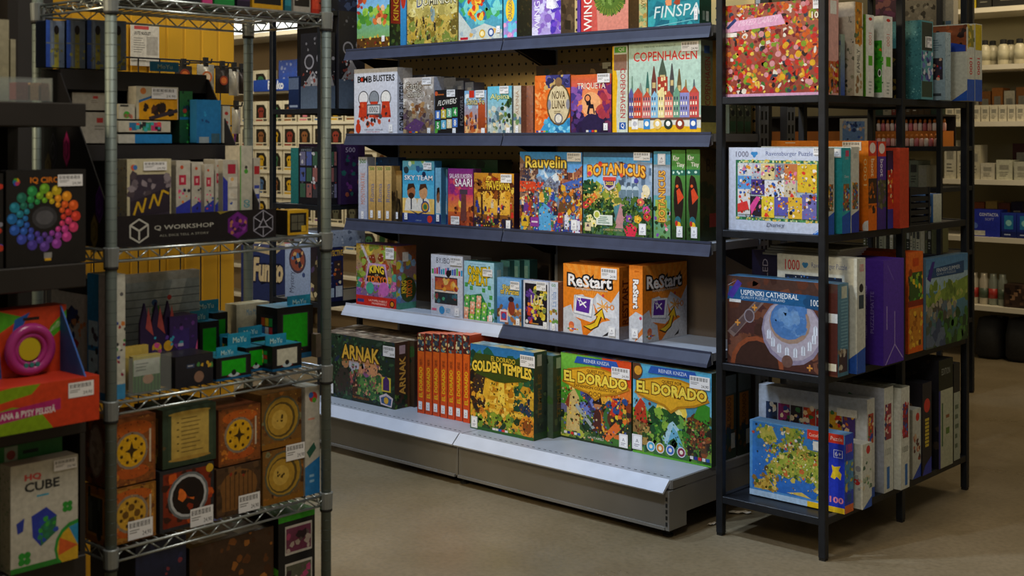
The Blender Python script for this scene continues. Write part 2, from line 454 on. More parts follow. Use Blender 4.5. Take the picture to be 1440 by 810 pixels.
for bi, (x0, x1) in enumerate(((GX0, GXM), (GXM, GX1))):
    m = MB(); m.box(x0 + .003, x1 - .002, GK + .014, GBACK - .002, GB - .03, GB); bs = G(m, 'base_shelf', M_board)
    d_ = MB()
    for k in range(34):
        xx = x0 + .04 + k * (x1 - x0 - .08) / 33; d_.box(xx, xx + .012, GK + .045, GK + .049, GB, GB + .0006)
    d_.build('slot_row', M_rubber, bs)['kind'] = 'stuff'
    r = MB(); r.prism([(GK + .010, GB + .004), (GK - .030, GB - .034), (GK - .026, GB - .040), (GK + .016, GB - .006)], 0, x0 + .003, x1 - .003); r.build('price_rail', M_white_rail, bs)
    m = MB(); m.box(x0 + .002, x1 - .002 - (.012 if bi else 0), GK + .004, GK + .014, .036, GB - .032); m.box(x0 + .002, x1 - .014, GK - .004, GK + .016, .030, .040); G(m, 'kick_panel', M_kick)
m = MB(); m.box(GX1 - .012, GX1 + .004, GK - .002, GK + .10, .030, GB - .034); ep = G(m, 'base_end_plate', M_kick)
s_ = MB()
for k in range(5): s_.box(GX1 - .010, GX1 - .003, GK - .0035, GK, .045 + k * .021, .058 + k * .021)
s_.build('slot_row', M_rubber, ep)['kind'] = 'stuff'
m = MB(); m.box(GX1 - .010, GX1 + .001, GK + .10, GBACK + .05, .075, GB - .03); m.box(GX1 - .004, GX1 + .003, GK + .02, GBACK + .05, GB - .03, GB - .002); G(m, 'base_side_beam', M_kick)
m = MB(); m.lathe([(.018, 0), (.018, .006), (.008, .008), (.008, .05)], GX1 - .03, GK + .04); G(m, 'levelling_foot', M_rubber)
m = MB(); m.lathe([(.018, 0), (.018, .006), (.008, .008), (.008, .05)], GXM, GK + .04); G(m, 'levelling_foot', M_rubber)

# ---------------------------------------------------------------- black steel racks
def steel_rack(label, X0, X1, Ys, levels, top, t=.025):
    ox, oy = (X0 + X1) / 2, (Ys[0] + Ys[-1]) / 2
    r = thing('steel_rack', label, 'shelving unit', (ox, oy, 0))
    for x in (X0, X1):
        for y in Ys:
            m = MB(); m.box(x - t / 2, x + t / 2, y - t / 2, y + t / 2, .008, top, None, .002)
            p = m.build('post', M_black, r, False, (-ox, -oy, 0))
            f = MB(); f.box(x - t * .42, x + t * .42, y - t * .42, y + t * .42, 0, .01); f.build('foot_cap', M_rubber, p)
    for z in levels:
        m = MB(); h_ = .024
        for x in (X0, X1): m.box(x - t * .4, x + t * .4, Ys[0], Ys[-1], z - h_, z, None, .0015)
        for y in (Ys[0], Ys[-1]): m.box(X0, X1, y - t * .4, y + t * .4, z - h_, z, None, .0015)
        m.box(X0, X1, Ys[0], Ys[-1], z - h_ * .6, z - .004)
        m.build('shelf', M_black, r, False, (-ox, -oy, 0))
    return r
RL = [1.491, 1.040, .588, .135]
RX0, RX1, RY = -2.373, -1.987, (3.653, 4.206, 4.759)
steel_rack('tall black steel rack full of jigsaw puzzles beside the gondola end', RX0, RX1, RY, RL + [1.95], 2.4)
KX0, KX1, KY = -4.965, -4.60, (3.72, 4.27, 4.82)
steel_rack('black steel rack seen behind the chrome wire rack holding dark puzzles', KX0, KX1, KY, RL + [1.95], 2.4)

# ---------------------------------------------------------------- chrome wire rack
WX1, WX0 = -2.502, -2.832; WY0, WY1 = YonX(156, -2.502), YonX(458.5, -2.502)
WL = [1.662, 1.105, .770, .448, .10]
wr = thing('wire_rack', 'chrome wire shelving rack crowded with cube puzzles and small games', 'shelving unit', ((WX0 + WX1) / 2, (WY0 + WY1) / 2, 0))
wl = (-(WX0 + WX1) / 2, -(WY0 + WY1) / 2, 0)
prof = [(.0127, 0.03), (.0127, 1.93)]
for x in (WX0, WX1):
    for y in (WY0, WY1):
        m = MB(); m.lathe(prof, x, y, 0, 20); p = m.build('post', M_post, wr, True, wl); m = MB()
        for k in range(1, 74): m.lathe([(.0129, 0), (.0129, .0013)], x, y, .03 + k * .0254, 16)
        m.build('groove_rings', M_groove, p, True)['kind'] = 'stuff'
        m = MB(); m.lathe([(.016, 0), (.016, .012), (.008, .016), (.008, .034)], x, y, 0, 10); m.build('foot', M_rubber, p)
for z in WL:
    m = MB(); a, b = .004, .003
    for (x0, y0, x1, y1) in ((WX1, WY0, WX1, WY1), (WX0, WY0, WX0, WY1), (WX0, WY0, WX1, WY0), (WX0, WY1, WX1, WY1)):
        m.tube((x0, y0, z), (x1, y1, z), .0034); m.tube((x0, y0, z - .024), (x1, y1, z - .024), .003)
        L_ = math.hypot(x1 - x0, y1 - y0); n = int(L_ / .03); 
        for k in range(n):
            f0, f1 = k / n, (k + 1) / n; za, zb = (z, z - .024) if k % 2 else (z - .024, z)
            m.tube((x0 + (x1 - x0) * f0, y0 + (y1 - y0) * f0, za), (x0 + (x1 - x0) * f1, y0 + (y1 - y0) * f1, zb), .0019, 5)
    n = 24
    for k in range(1, n): y = WY0 + (WY1 - WY0) * k / n; m.tube((WX0, y, z - .002), (WX1, y, z - .002), .0016, 5)
    for k in range(1, 4): x = WX0 + (WX1 - WX0) * k / 4; m.tube((x, WY0, z - .006), (x, WY1, z - .006), .0024, 5)
    sh = m.build('wire_shelf', M_chrome, wr, True, wl)
    for x in (WX0, WX1):
        for y in (WY0, WY1):
            c_ = MB(); c_.lathe([(.0130, -.0345), (.0158, -.034), (.0175, .006), (.0160, .0075), (.0130, .008)], x, y, z, 14); c_.build('collar', M_collar, sh)
            c_ = MB(); c_.lathe([(.0150, -.041), (.0158, -.040), (.0158, -.035), (.0150, -.034)], x, y, z, 14); c_.build('clip_sleeve', M_rubber, sh, True)

# ---------------------------------------------------------------- board games on the gondola
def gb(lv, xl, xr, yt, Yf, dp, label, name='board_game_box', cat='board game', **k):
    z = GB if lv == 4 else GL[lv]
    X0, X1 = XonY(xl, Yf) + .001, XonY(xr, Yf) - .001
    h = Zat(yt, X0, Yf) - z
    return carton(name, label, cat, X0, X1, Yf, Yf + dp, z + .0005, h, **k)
YG = GF + .012
DK = ['#2a2418', '#3a2c1c', '#1c2420', '#4a3a24']
JUNG = ['#2c4a22', '#1f3a20', '#4a6a28', '#1a2a1a', '#36562a', '#5c7a34']
GOLD = ['#e0a828', '#c88418', '#f0c848', '#a8681c', '#e8b838']
CROWD = ['#c03028', '#3048a8', '#e0b040', '#e8e0d0', '#6a3a8a', '#3a7a4a', '#d87828', '#f0d8b0', '#2a2a3a', '#58a0c8', '#8a4a2a']
def spine(bgc, txt, tc, band=None, rot=90):
    def f(a):
        a.bg(bgc)
        if band: a.R(0, .78, 1, 1, band); a.R(0, 0, 1, .12, band)
        a.T(txt, .25, .2, .75, .76, tc, rot)
    return f
def plain(c, c2=None, speck=None):
    def f(a):
        a.bg(c, c2)
        if speck: a.S(50, 0, 0, 1, 1, .02, .07, speck)
    return f

# --- shelf 1 (cut by the top of the frame)
def a(A):
    A.bg('#7fae3a', '#3f9ade'); A.R(0, .45, 1, 1, '#86c0e6', '#3a8ad8'); A.S(30, 0, .72, 1, .85, .05, .12, ['#e8f0f4', '#a8d0ec'])
    A.S(40, 0, .3, 1, .5, .06, .14, ['#5a9a30', '#7fb83e', '#9cc850', '#468a34']); A.R(.2, .86, .8, .97, '#d8502a')
    A.S(14, .0, .45, .3, .8, .04, .09, ['#d04030', '#a83830', '#c86030']); A.S(16, .5, .3, .9, .5, .04, .09, ['#d8743a', '#e8c090', '#b04a2a'])
    A.R(0, 0, 1, .14, '#5a3a18'); A.S(30, 0, 0, 1, .16, .02, .05, ['#c8a030', '#7a2a1a', '#e0c050', '#3a2412'])
gb(0, 502, 548, -42, YG, .075, 'board game box with a sunny meadow and red mushrooms', st=(('front', .82, .12, 'tag'),), body='#5a7a3a', front=a, right=lambda A: (A.bg('#20301a'), A.R(.1, .3, .9, .98, '#a02818'), A.T('KINGDOM', .3, .34, .72, .9, '#f0c030', 90, .02), A.S(20, 0, 0, 1, .28, .1, .2, JUNG)))
X0 = XonY(563, YG + .003)
gb(0, 563, 571.5, -40, YG + .003, .07, 'blue spined game box with a red oval wedged beside an olive box', body='#2a6aa0', front=lambda A: (A.bg('#2a78b0', '#3a98d0'), A.E(.5, .7, .5, '#b03020', rv=.2)))
def a(A):
    A.bg('#a8903c', '#cfc27a'); A.S(90, 0, .0, 1, .45, .04, .11, ['#8a7428', '#b89a3a', '#6a5a24', '#c8ac50', '#7c8a3a']); A.S(60, 0, .4, 1, .75, .04, .1, ['#d8cc80', '#c0b060', '#a89a50', '#e0d8a0'])
    A.S(14, .05, .05, .6, .35, .02, .04, DK, 'person', 2.2); A.E(.52, .42, .045, '#8aa0a0', rv=.1); A.E(.5, .46, .03, '#70888c', rv=.08)
    A.fine(220, 0, 0, 1, .75, ['#8a7a38', '#c8b868', '#5a4a20', '#a8985a', '#d8d0a0']); A.T('DOMINION', .22, .56, .97, .67, '#e8e0b8', out='#3a3a28', bold=.01); A.T('D', .2, .54, .32, .70, '#3a4a80', out='#e0d8a0')
gb(0, 572.5, 643.5, -33, YG, .075, 'olive gold board game box with a hazy medieval landscape', body='#9a8840', front=a)
def a(A):
    A.bg('#5a9ab0', '#3ab0c8'); A.S(70, 0, .3, 1, 1, .05, .13, ['#3a98b8', '#58c0d0', '#2a7898', '#7ad0c8', '#48a860']); A.S(36, .2, .35, .62, .8, .04, .09, ['#d84020', '#e8a020', '#f0c840', '#b83018', '#e87828'])
    A.P([(0, 0), (1, 0), (1, .16), (.6, .28), (.3, .2), (0, .5)], '#c8d0c8'); A.S(24, 0, 0, 1, .18, .03, .07, ['#c0c8c0', '#a8b8c0', '#d8d8c8', '#e0b060'])
    A.E(.55, .12, .07, '#e0b030'); A.E(.55, .12, .045, '#f4e6b0'); A.E(.75, .13, .07, '#284a88'); A.E(.75, .13, .045, '#d8e0f0'); A.lines(1, .15, .84, .9, .93, '#f8f0d0'); A.R(.04, .04, .22, .08, '#c02030')
gb(0, 645, 706.5, -26, YG, .07, 'teal board game box with a red and yellow beast', body='#3a7a90', front=a, st=(('front', .92, .17, 'tag'),))
gb(0, 708, 727, -26, YG + .002, .12, 'game box with rainbow spine and yellow oval title', body='#1a2420', front=lambda A: (A.bg('#3aa0c0', '#58b8d0'), A.R(0, 0, 1, .3, '#c878c8', '#58a8d8'), A.S(10, 0, 0, 1, .3, .1, .25, ['#e8a0c8', '#70c8e0', '#a080d8']), A.E(.5, .5, .34, '#f0c830', rv=.2), A.T('DRAGON', .35, .34, .65, .66, '#3a2a6a', 90)), right=plain('#1a201c', '#24302a', ['#3a3a28', '#50482c', '#2a3a2a']))
def a(A):
    A.bg('#b8a8e0', '#5a3a9a'); A.S(40, 0, 0, 1, .6, .08, .2, ['#c8c0ec', '#a890d8', '#d8d4f0', '#8a68c0']); A.S(12, .7, 0, 1, .5, .08, .16, ['#5038b0', '#7048c8'])
    for k in range(9): A.P([(.55, .78), (.5 + .05 * k, .4 + .012 * abs(k - 4)), (.55 + .05 * k, .42)], '#f0f0f4')
    A.E(.66, .66, .17, '#f4f2f6', rv=.12); A.T('WINGSPAN', .08, .1, .28, .95, '#ece8f8', 90)
gb(0, 748, 789, -38, YG, .085, 'violet board game box with a white bird wing', body='#7a6a58', front=a, right=lambda A: (A.bg('#6a5848', '#806a58'), A.S(30, 0, 0, 1, 1, .1, .25, ['#5a483a', '#8a745c', '#9a8468']), A.R(.3, .1, .7, .24, '#3a3028')))
gb(0, 811.5, 816.5, -38, YG + .004, .06, 'thin violet game spine between violet and salmon boxes', body='#5a3a88', front=plain('#6a48a0', '#4a2a80'))
def a(A):
    A.bg('#d88878', '#e09a88'); A.R(0, 0, .3, 1, '#c83a38'); A.P([(.22, 0), (.36, 0), (.3, 1), (.22, 1)], '#d05a50')
    for k in range(60):
        an = math.pi * (1.0 + k / 60); r0 = .3 + .06 * ((k * 7) % 5) / 5
        A.L(.62, .62, .62 + r0 * math.cos(an), .62 + r0 * 1.0 * math.sin(an), .03, ['#4a6a28', '#6a8a34', '#38541f', '#88983a'][k % 4])
    A.E(.62, .66, .24, '#56742c'); A.S(40, .42, .48, .82, .9, .02, .05, ['#6a8a34', '#38541f', '#7a9a48', '#a08030']); A.T('WINGSPAN', .06, .05, .24, 1.2, '#f6eee4', 90, .01)
gb(0, 817, 884, -30, YG, .07, 'salmon red board game box with a spread green peacock tail', body='#7a5a3a', front=a, right=plain('#6a5038', '#7a6048', ['#5a4028', '#8a6a44']))
gb(0, 898.5, 910, -32, YG + .003, .06, 'pale yellow game spine beside the teal fish box', body='#c0a860', front=lambda A: (A.bg('#c8b070', '#d8c890'), A.S(20, 0, 0, 1, .5, .2, .5, ['#7a9a6a', '#b89048', '#a8b880']), A.T('WYRMSPAN', .25, .4, .75, .95, '#6a5020', 90)))
def a(A):
    A.bg('#1f7f92', '#2a98a8'); A.S(50, 0, 0, 1, 1, .06, .18, ['#1a7488', '#2a90a0', '#3aa8b0', '#186a80']); A.S(16, .35, .4, .65, 1, .04, .08, ['#c86848', '#e89868', '#a8482e']); A.L(.0, .02, .95, .14, .01, '#8ad0d8')
    A.T('FINSPAN', .12, .20, 1.22, .44, '#d8ecec', shear=.03)
gb(0, 911, 984, -28, YG, .075, 'teal board game box with thin white lettering and a fish', body='#1a4a3a', front=lambda A: a(A), right=lambda A: (A.bg('#1d4a38', '#2a5a48'), A.R(.55, .1, .78, .3, '#cfd8d0'), A.R(.25, .12, .45, .3, '#8aa090')), st=(('front', .94, .24, 'tag', 0, (.016, .045)),))

# --- shelf 2
def a(A):
    A.bg('#c9cede', '#d4d9e6'); A.T('B MB', .08, .79, .42, .89, '#1a1a1e', bold=.03); A.T('BUSTERS', .45, .80, .94, .90, '#1a1a1e', bold=.03); A.E(.185, .84, .045, '#1a1a1e'); A.E(.185, .84, .03, '#d03820')
    for u, c in ((.2, '#e8e8ec'), (.45, '#8a929c'), (.72, '#ecece8')):   # plain rounded figures in red vests
        A.E(u + .02, .55, .12, '#33343a'); A.E(u + .02, .55, .105, c); A.P([(u - .1, .26), (u + .14, .26), (u + .1, .5), (u - .06, .5)], '#c83c20'); A.S(8, u - .08, .2, u + .12, .46, .02, .04, ['#2a2a30', '#d85a30', '#8a2a18'])
    A.R(.3, .3, .62, .46, '#5a6066'); A.R(.32, .32, .6, .44, '#c8ccd0'); A.T('0002', .36, .34, .56, .42, '#222'); A.S(12, .2, .15, .75, .3, .03, .06, ['#b83a20', '#44484e', '#d86038', '#2c2e33'])
    A.E(.1, .1, .06, '#c83c20', rv=.08); A.E(.1, .2, .035, '#c83c20'); A.T('DECODE . DEFUSE', .25, .065, .68, .085, '#666a78'); A.T('DON\'T GO BOOM', .3, .035, .6, .05, '#c04040')
gb(1, 498, 559, 98, YG, .09, 'white board game box with three round figures in red vests', body='#aab0c4', front=a, right=lambda A: (A.bg('#b8bed0', '#c4cad8'), A.R(.35, .8, .85, .96, '#d0d4de'), A.T('BOMB BUSTERS', .12, .06, .62, .78, '#1a1a1e', 90, .015)), st=(('front', .86, .1, 'tag', 0, (.026, .034)),))
for k in range(3):
    gb(1, 580 + 21 * k, 599 + 21 * k, 106 + 2 * k, YG + .18, .09, 'pale blue game spine in the back row, %s from the red vest game' % ('first','second','third','fourth','fifth','sixth','seventh')[k], group='pale spines at the back of the second shelf', body='#8a90a4', front=lambda A: (A.bg('#98a0b8', '#a8b0c4'), A.R(.3, .6, .8, .85, '#c8d0dc'), A.T('BOMB', .3, .1, .7, .5, '#333', 90)))
def a(A):
    A.bg('#6a5a50', '#b8b0a8'); A.S(60, 0, .4, 1, .95, .05, .12, ['#c8c0b8', '#a89c90', '#8a7a6a', '#d8d4cc']); A.S(40, 0, .0, 1, .4, .05, .12, ['#5a4858', '#6a5a48', '#8a6a48', '#4a3a40', '#a08a6a']); A.S(10, .3, .35, .9, .55, .04, .09, ['#8a5a38', '#6a4028', '#b08858'])
    A.P([(0, .1), (.5, .04), (.7, .2), (.4, .28)], '#5a3a6a'); A.fine(120, 0, .1, 1, .7, ['#4a3a34', '#c8beb0', '#8a7868', '#6a5648']); A.T('Castle', .08, .78, .6, .92, '#d8d0c0', out='#4a4038'); A.T('Combo', .12, .66, .66, .78, '#d8d0c0', out='#4a4038'); A.R(.2, .03, .28, .055, '#d03030'); A.R(.3, .03, .38, .055, '#3058b0'); A.R(.4, .03, .48, .055, '#d8b030')
gb(1, 567, 610.5, 110, YG - .002, .06, 'grey brown game box with a misty castle and white tag', body='#8a90a0', front=a, right=plain('#98a4bc', '#a8b0c4', ['#88909c', '#b8c0cc']), st=(('front', .78, .93, 'price', 0, (.055, .03)), ('front', .85, .06, 'tag')))
for k in range(2):
    gb(1, 640 + 14 * k, 652 + 14 * k, 114 + 2 * k, YG + .16, .07, 'blue grey game spine at the back, %s from the pale spines' % ('first','second','third','fourth','fifth','sixth','seventh')[k], group='blue grey spines behind the small games', body='#7880a0', front=lambda A: (A.bg('#8892ac', '#a0aac0'), A.R(.25, .6, .75, .9, '#d4d8e0')))
def a(A):
    A.bg('#1c1a1c'); A.T('FLOWERS', .12, .64, .92, .76, '#e8e4d8', bold=.01, shear=.05)
    for r in range(2):
        for c in range(4): A.R(.02 + .25 * c, .1 + .24 * r + .02 * c, .24 + .25 * c, .3 + .24 * r + .02 * c, ['#3a9a50', '#6ab8d8', '#e8d8a8', '#4878c8', '#d8c048', '#78c0a0'][(c + r * 3) % 6]); A.T('1234'[c] if r else '5678'[c], .08 + .25 * c, .13 + .24 * r + .02 * c, .18 + .25 * c, .27 + .24 * r + .02 * c, '#f4f0e4', bold=.03)
    A.E(.05, .08, .08, '#58a838'); A.E(.06, .92, .07, '#d05830'); A.E(.35, .58, .04, '#d84a6a'); A.R(.1, .88, .4, .91, '#a85a28')
gb(1, 611.5, 644, 127, YG, .045, 'small black card game box with numbered tiles', body='#24242a', front=a, right=lambda A: (A.bg('#2a2a34'), A.T('FLOWERS', .3, .2, .7, .85, '#a8a8b0', 90)), st=(('front', .72, .92, 'price', 0, (.05, .03)), ('front', .86, .07, 'tag')))
def a(A):
    A.bg('#c87838', '#7ab0d8'); A.S(40, 0, .0, 1, .45, .06, .13, ['#d89850', '#b85a28', '#e8b878', '#8a3a20']); A.S(12, 0, .6, 1, .9, .06, .14, ['#a8d0e8', '#e0e8e8']); A.R(.62, .12, .94, .72, '#8a3c1c', '#b85028'); A.S(8, .05, .1, .6, .35, .05, .08, ['#2a2a50', '#6a2a30', '#d8d0c8', '#38486a'], 'person', 2.4); A.R(.22, .84, .45, 1, '#c83020'); A.T('Santa Fe', .1, .68, .9, .82, '#e8d8a0', out='#3a4a28')
gb(1, 653, 684.5, 128, YG, .04, 'small game box with desert figures and a red tower', body='#8a6a58', front=a, st=(('front', .72, .92, 'price', 0, (.05, .03)), ('front', .86, .07, 'tag')))
def a(A):
    A.bg('#b8c0b8', '#5ab8d8'); A.S(60, 0, 0, 1, .6, .05, .12, ['#a8b8a0', '#6a7a58', '#c8d0c8', '#d8c8a0', '#4a6a78', '#8aa0b0']); A.S(20, .55, .2, 1, .8, .05, .11, JUNG); A.S(6, .1, .1, .8, .3, .05, .07, ['#38486a', '#7a4a30', '#d8d0c8'], 'person', 2.3); A.T('Alpina', .12, .7, .9, .84, '#ece8a8', out='#3a7a58')
gb(1, 685.5, 720, 122, YG, .04, 'small game box with a snowy village and blue sky', body='#7a8a90', front=a, st=(('front', .7, .92, 'price', 0, (.05, .03)), ('front', .86, .07, 'tag')))
gb(1, 722, 733, 121, YG + .002, .055, 'cream game spine standing beside the snowy village game', body='#b8b0a4', front=lambda A: (A.bg('#c4bca8', '#d0ccc0'), A.T('ALPINA', .3, .4, .7, .9, '#9a7a5a', 90), A.S(8, 0, .2, 1, .4, .2, .4, ['#5a7a90', '#6a8a58'])), right=plain('#8a5a44', '#9a6a50', ['#6a3e30', '#a87858']), st=(('front', .5, .1, 'tag', 0, (.016, .03)),))
gb(1, 734, 750, 121, YG + .035, .06, 'rust brown game spine left of the orange box', body='#8a5a44', front=plain('#8a5240', '#9a6a54', ['#6a3e30', '#a87858', '#7a6a70']))
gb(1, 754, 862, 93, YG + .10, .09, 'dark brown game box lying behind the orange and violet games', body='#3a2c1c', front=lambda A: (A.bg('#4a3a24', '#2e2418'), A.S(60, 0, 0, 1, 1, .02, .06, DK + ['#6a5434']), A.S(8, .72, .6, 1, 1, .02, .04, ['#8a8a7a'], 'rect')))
def a(A):
    A.bg('#e8742a'); A.S(50, 0, .2, .4, 1, .04, .09, ['#d85818', '#f09048', '#e06a20', '#f4a860'], 'leaf'); A.R(.32, .78, 1, 1, '#3a3a78'); A.S(20, .3, .78, 1, 1, .05, .1, ['#5a5aa0', '#2a2a58', '#c8a868'])
    A.P([(.1, 0), (1, 0), (1, .28), (.7, .2), (.4, .3)], '#3a9ad0'); A.S(20, .3, 0, 1, .25, .05, .1, ['#58b8e0', '#2878b0', '#88d0ec'])
    A.E(.68, .5, .34, '#5a4a30', rv=.36); A.E(.68, .5, .3, '#d8c8a0', rv=.33); A.E(.68, .88, .1, '#8a6a48'); A.E(.68, .26, .12, '#6a6a78'); A.E(.68, .26, .09, '#e0dcd0'); A.E(.42, .5, .05, '#8a8a98', rv=.09); A.E(.94, .5, .05, '#8a8a98', rv=.09)
    A.T('NOVA', .5, .59, .87, .73, '#4a3418', bold=.01); A.T('LUNA', .5, .43, .87, .57, '#4a3418', bold=.01); A.lines(2, .56, .34, .82, .4, '#7a6a48')
    for k, c in enumerate(('#2a4aa0', '#d8d8d8', '#d03030', '#e0b030', '#30a060')): A.R(.04 + .07 * k, .03, .1 + .07 * k, .06, c)
gb(1, 752, 802, 107, YG, .055, 'orange game box with an ornate cream name plate', body='#b85820', front=a)
def a(A):
    A.bg('#3a2458', '#d85038'); A.R(0, .55, 1, 1, '#c8486a', '#d86830'); A.E(.5, .5, .34, '#e88858'); A.E(.5, .5, .24, '#f4b078'); A.S(40, 0, 0, 1, .35, .06, .14, ['#2a1c48', '#3a2a60', '#4a3070', '#241838']); A.S(26, .7, .3, 1, .9, .06, .13, ['#8a2a58', '#a83848', '#6a2a68', '#c04a40']); A.S(20, 0, .3, .25, .9, .06, .13, ['#6a4aa0', '#8a58a8', '#4a3a88'])
    A.E(.52, .14, .26, '#2a2048', rv=.2); A.P([(.4, .34), (.44, .5), (.56, .5), (.6, .34), (.57, .34), (.55, .43), (.47, .43), (.45, .34)], '#181424'); A.P([(.4, .48), (.5, .5), (.48, .6), (.4, .64), (.36, .58)], '#181424'); A.ring(.42, .6, .08, .025, '#181424', '#e8905a'); A.T('TRIQUETA', .16, .74, .86, .86, '#f0e4d0', bold=.01)
    for k, c in enumerate(('#d8d8d8', '#3058b0', '#d03030', '#e0b030')): A.R(.38 + .07 * k, .03, .44 + .07 * k, .065, c)
gb(1, 803, 860, 106, YG, .055, 'violet and orange game box with a dark ram on a rock', body='#4a2a50', front=a, st=(('front', .82, .93, 'price', 0, (.06, .034)), ('front', .87, .12, 'tag')))
def copen_sp(A):
    A.bg('#e8b418'); A.P([(.3, 0), (1, 0), (1, 1), (.1, 1), (.1, .9), (.35, .6), (.25, .25)], '#c8d0c0'); A.R(.1, .72, .95, .9, '#8a6a58'); A.R(.15, .92, .9, .985, '#58a038'); A.T('QE', .4, .93, .8, .975, '#f0f0e0'); A.T('COPENHAGEN', .52, .18, .86, .74, '#b02a30', -90, .01); A.R(.45, .05, .88, .13, '#2a5aa8'); A.T('Q', .56, .06, .78, .12, '#fff')
gb(1, 861, 883, 65, YG + .004, .25, 'yellow edged game spine with red lettering beside the harbour city game', body='#c8a030', front=copen_sp)
def a(A):
    A.bg('#9cc0b0', '#b9d4c6'); A.R(0, 0, 1, .13, '#e0b020'); A.P([(0, .08), (.3, .05), (.6, .1), (1, .06), (1, .2), (0, .2)], '#d8d8cc')
    A.T('COPENHAGEN', .07, .795, .95, .90, '#c83a34', bold=.015, out='#e8dccc', ob=.02); A.T('ON THE WATERFRONT', .22, .945, .66, .962, '#4a6a64')
    for u, w_, hh, c in ((.05, .03, .64, '#6a8a78'), (.17, .1, .56, '#8a948a'), (.27, .05, .68, '#3a6a60'), (.36, .07, .74, '#6a3a34'), (.48, .11, .82, '#4a5a4a'), (.61, .06, .76, '#4a4a4a'), (.71, .06, .7, '#6a5a3a'), (.8, .05, .58, '#8a7a4a'), (.91, .05, .58, '#56646a')):
        A.P([(u - w_ / 2, .3), (u + w_ / 2, .3), (u + w_ / 2, hh - .16), (u + .006, hh), (u - .006, hh), (u - w_ / 2, hh - .16)], c); A.R(u - w_ / 3, hh - .24, u + w_ / 3, hh - .18, '#c8b078')
    A.R(.41, .42, .55, .62, '#a83a2a'); A.S(12, .42, .44, .54, .6, .008, .014, ['#e8d8a0'], 'rect', 1.6)
    cs = ['#5a5a98', '#c84a38', '#c87878', '#88b8d8', '#e8d898', '#e08a78', '#6a9a80', '#8888c0', '#c04a48']; wds = [.07, .13, .12, .1, .09, .12, .09, .13, .13]; u = .0
    for c, w_ in zip(cs, wds):
        hh = .40 + .04 * ((len(c) * int(w_ * 100)) % 2); A.R(u, .17, u + w_ - .004, hh, c); A.P([(u, hh), (u + w_ / 2, hh + .07), (u + w_, hh)], '#b8503a' if w_ > .1 else c)
        for q in range(int(w_ / .035)):
            for z_ in range(4): A.R(u + .012 + q * .034, .2 + z_ * .055, u + .028 + q * .034, .235 + z_ * .055, '#3a3a50' if z_ % 2 else '#f0e8d0')
        u += w_
    A.R(0, .15, 1, .175, '#6a4a40')
    for u, c in ((.09, '#e8e8e4'), (.26, '#3a8ac8'), (.41, '#e0c070'), (.56, '#2a3a34'), (.72, '#8a3a2a'), (.9, '#2a58a8')):
        (A.R(u - .045, .05, u + .045, .16, c) if u in (.09, .26, .9) else A.E(u, .105, .06, c)); A.E(u, .11, .03, '#f0f0e8' if c != '#e8e8e4' else '#b8b8c0')
gb(1, 884, 986, 62, YG, .10, 'pale green board game box with a row of coloured harbour houses', body='#8a7a48', front=a, right=lambda A: (A.bg('#a89848', '#5a6a58'), A.R(0, .12, 1, .3, '#2a2a24'), A.R(0, .88, 1, 1, '#8a9a88'), A.T('COPENHAGEN', .25, .3, .6, .82, '#8a2a24', 90, .01), A.R(.2, .86, .55, .94, '#3a5a9a'), A.R(.75, .3, 1, 1, '#a87a20')), st=(('front', .86, .935, 'price', 0, (.075, .035)),))
for k in range(3):
    X_ = GX1 - .16; y_ = GF + .12 + k * .05
    carton('card_game_box', 'small boxed card game at the gondola end, %s from the shelf front' % ('first','second','third','fourth','fifth','sixth','seventh')[k], 'board game', X_, GX1 - .01, y_, y_ + .046, GL[1] + .0005, .15, group='small card games at the gondola end', body='#4a5244', right=lambda A: (A.bg('#58644e', '#6a7460'), A.R(.1, .05, .9, .3, '#3a6a4a'), A.R(.15, .75, .85, .92, '#a8a890'), A.E(.5, .5, .25, '#2a3038'), A.S(10, .1, .3, .9, .75, .06, .12, ['#8a8a60', '#c8c0a0', '#3a3a40'])))

# --- shelf 3
def sp500(num, c, c2, tx, tc):
    return lambda A: (A.bg(c, c2), A.T(num, .12, .9, .88, .97, '#4a7a2a', bold=.02), A.T(tx, .28, .25, .75, .75, tc, 90))
gb(2, 504, 516.5, 221, YG, .05, 'pale blue puzzle spine marked 500 at the shelf end', 'puzzle_box', 'puzzle', body='#8a94ac', front=sp500('500', '#a8b0c8', '#c0c4d0', 'MONTMARTRE', '#c0704a'), st=(('front', .5, .08, 'tag', 0, (.018, .034)),))
gb(2, 528, 560, 221, YG + .055, .05, 'dark blue puzzle box behind the tan spines', 'puzzle_box', 'puzzle', body='#1a3a6a', front=plain('#1a4a80', '#16305a', ['#1a5a98', '#102848']))
for k, px in enumerate((518, 529, 540.5)):
    gb(2, px, px + 10.3, 233.5, YG + .001, .05, 'tan puzzle spine with blue script, %s from the pale blue spine' % ('first','second','third','fourth','fifth','sixth','seventh')[k], 'puzzle_box', 'puzzle', group='tan puzzle spines', body='#a88a58', front=lambda A: (A.bg('#b08a4a', '#d0b074'), A.T('500', .15, .92, .85, .985, '#4a7a2a', bold=.02), A.T('Roma', .25, .35, .8, .68, '#5a6a98', 90)), right=lambda A: (A.bg('#3a2c1c', '#a88850'), A.S(40, 0, 0, 1, .5, .1, .25, ['#2a2014', '#4a3a20', '#3a2a1a', '#5a4a2a'], tall=2)), st=(('front', .5, .12, 'tag', 0, (.018, .034)),))
gb(2, 551.8, 565, 240, YG + .03, .03, 'brown forest puzzle end beside the tan spines', 'puzzle_box', 'puzzle', body='#3a2c1c', front=lambda A: (A.bg('#3a2c1c', '#b89458'), A.S(40, 0, 0, 1, .5, .1, .2, ['#2a2014', '#4a3a20', '#1a140c'], tall=3)), st=(('front', .5, .12, 'tag', 0, (.018, .03)),))
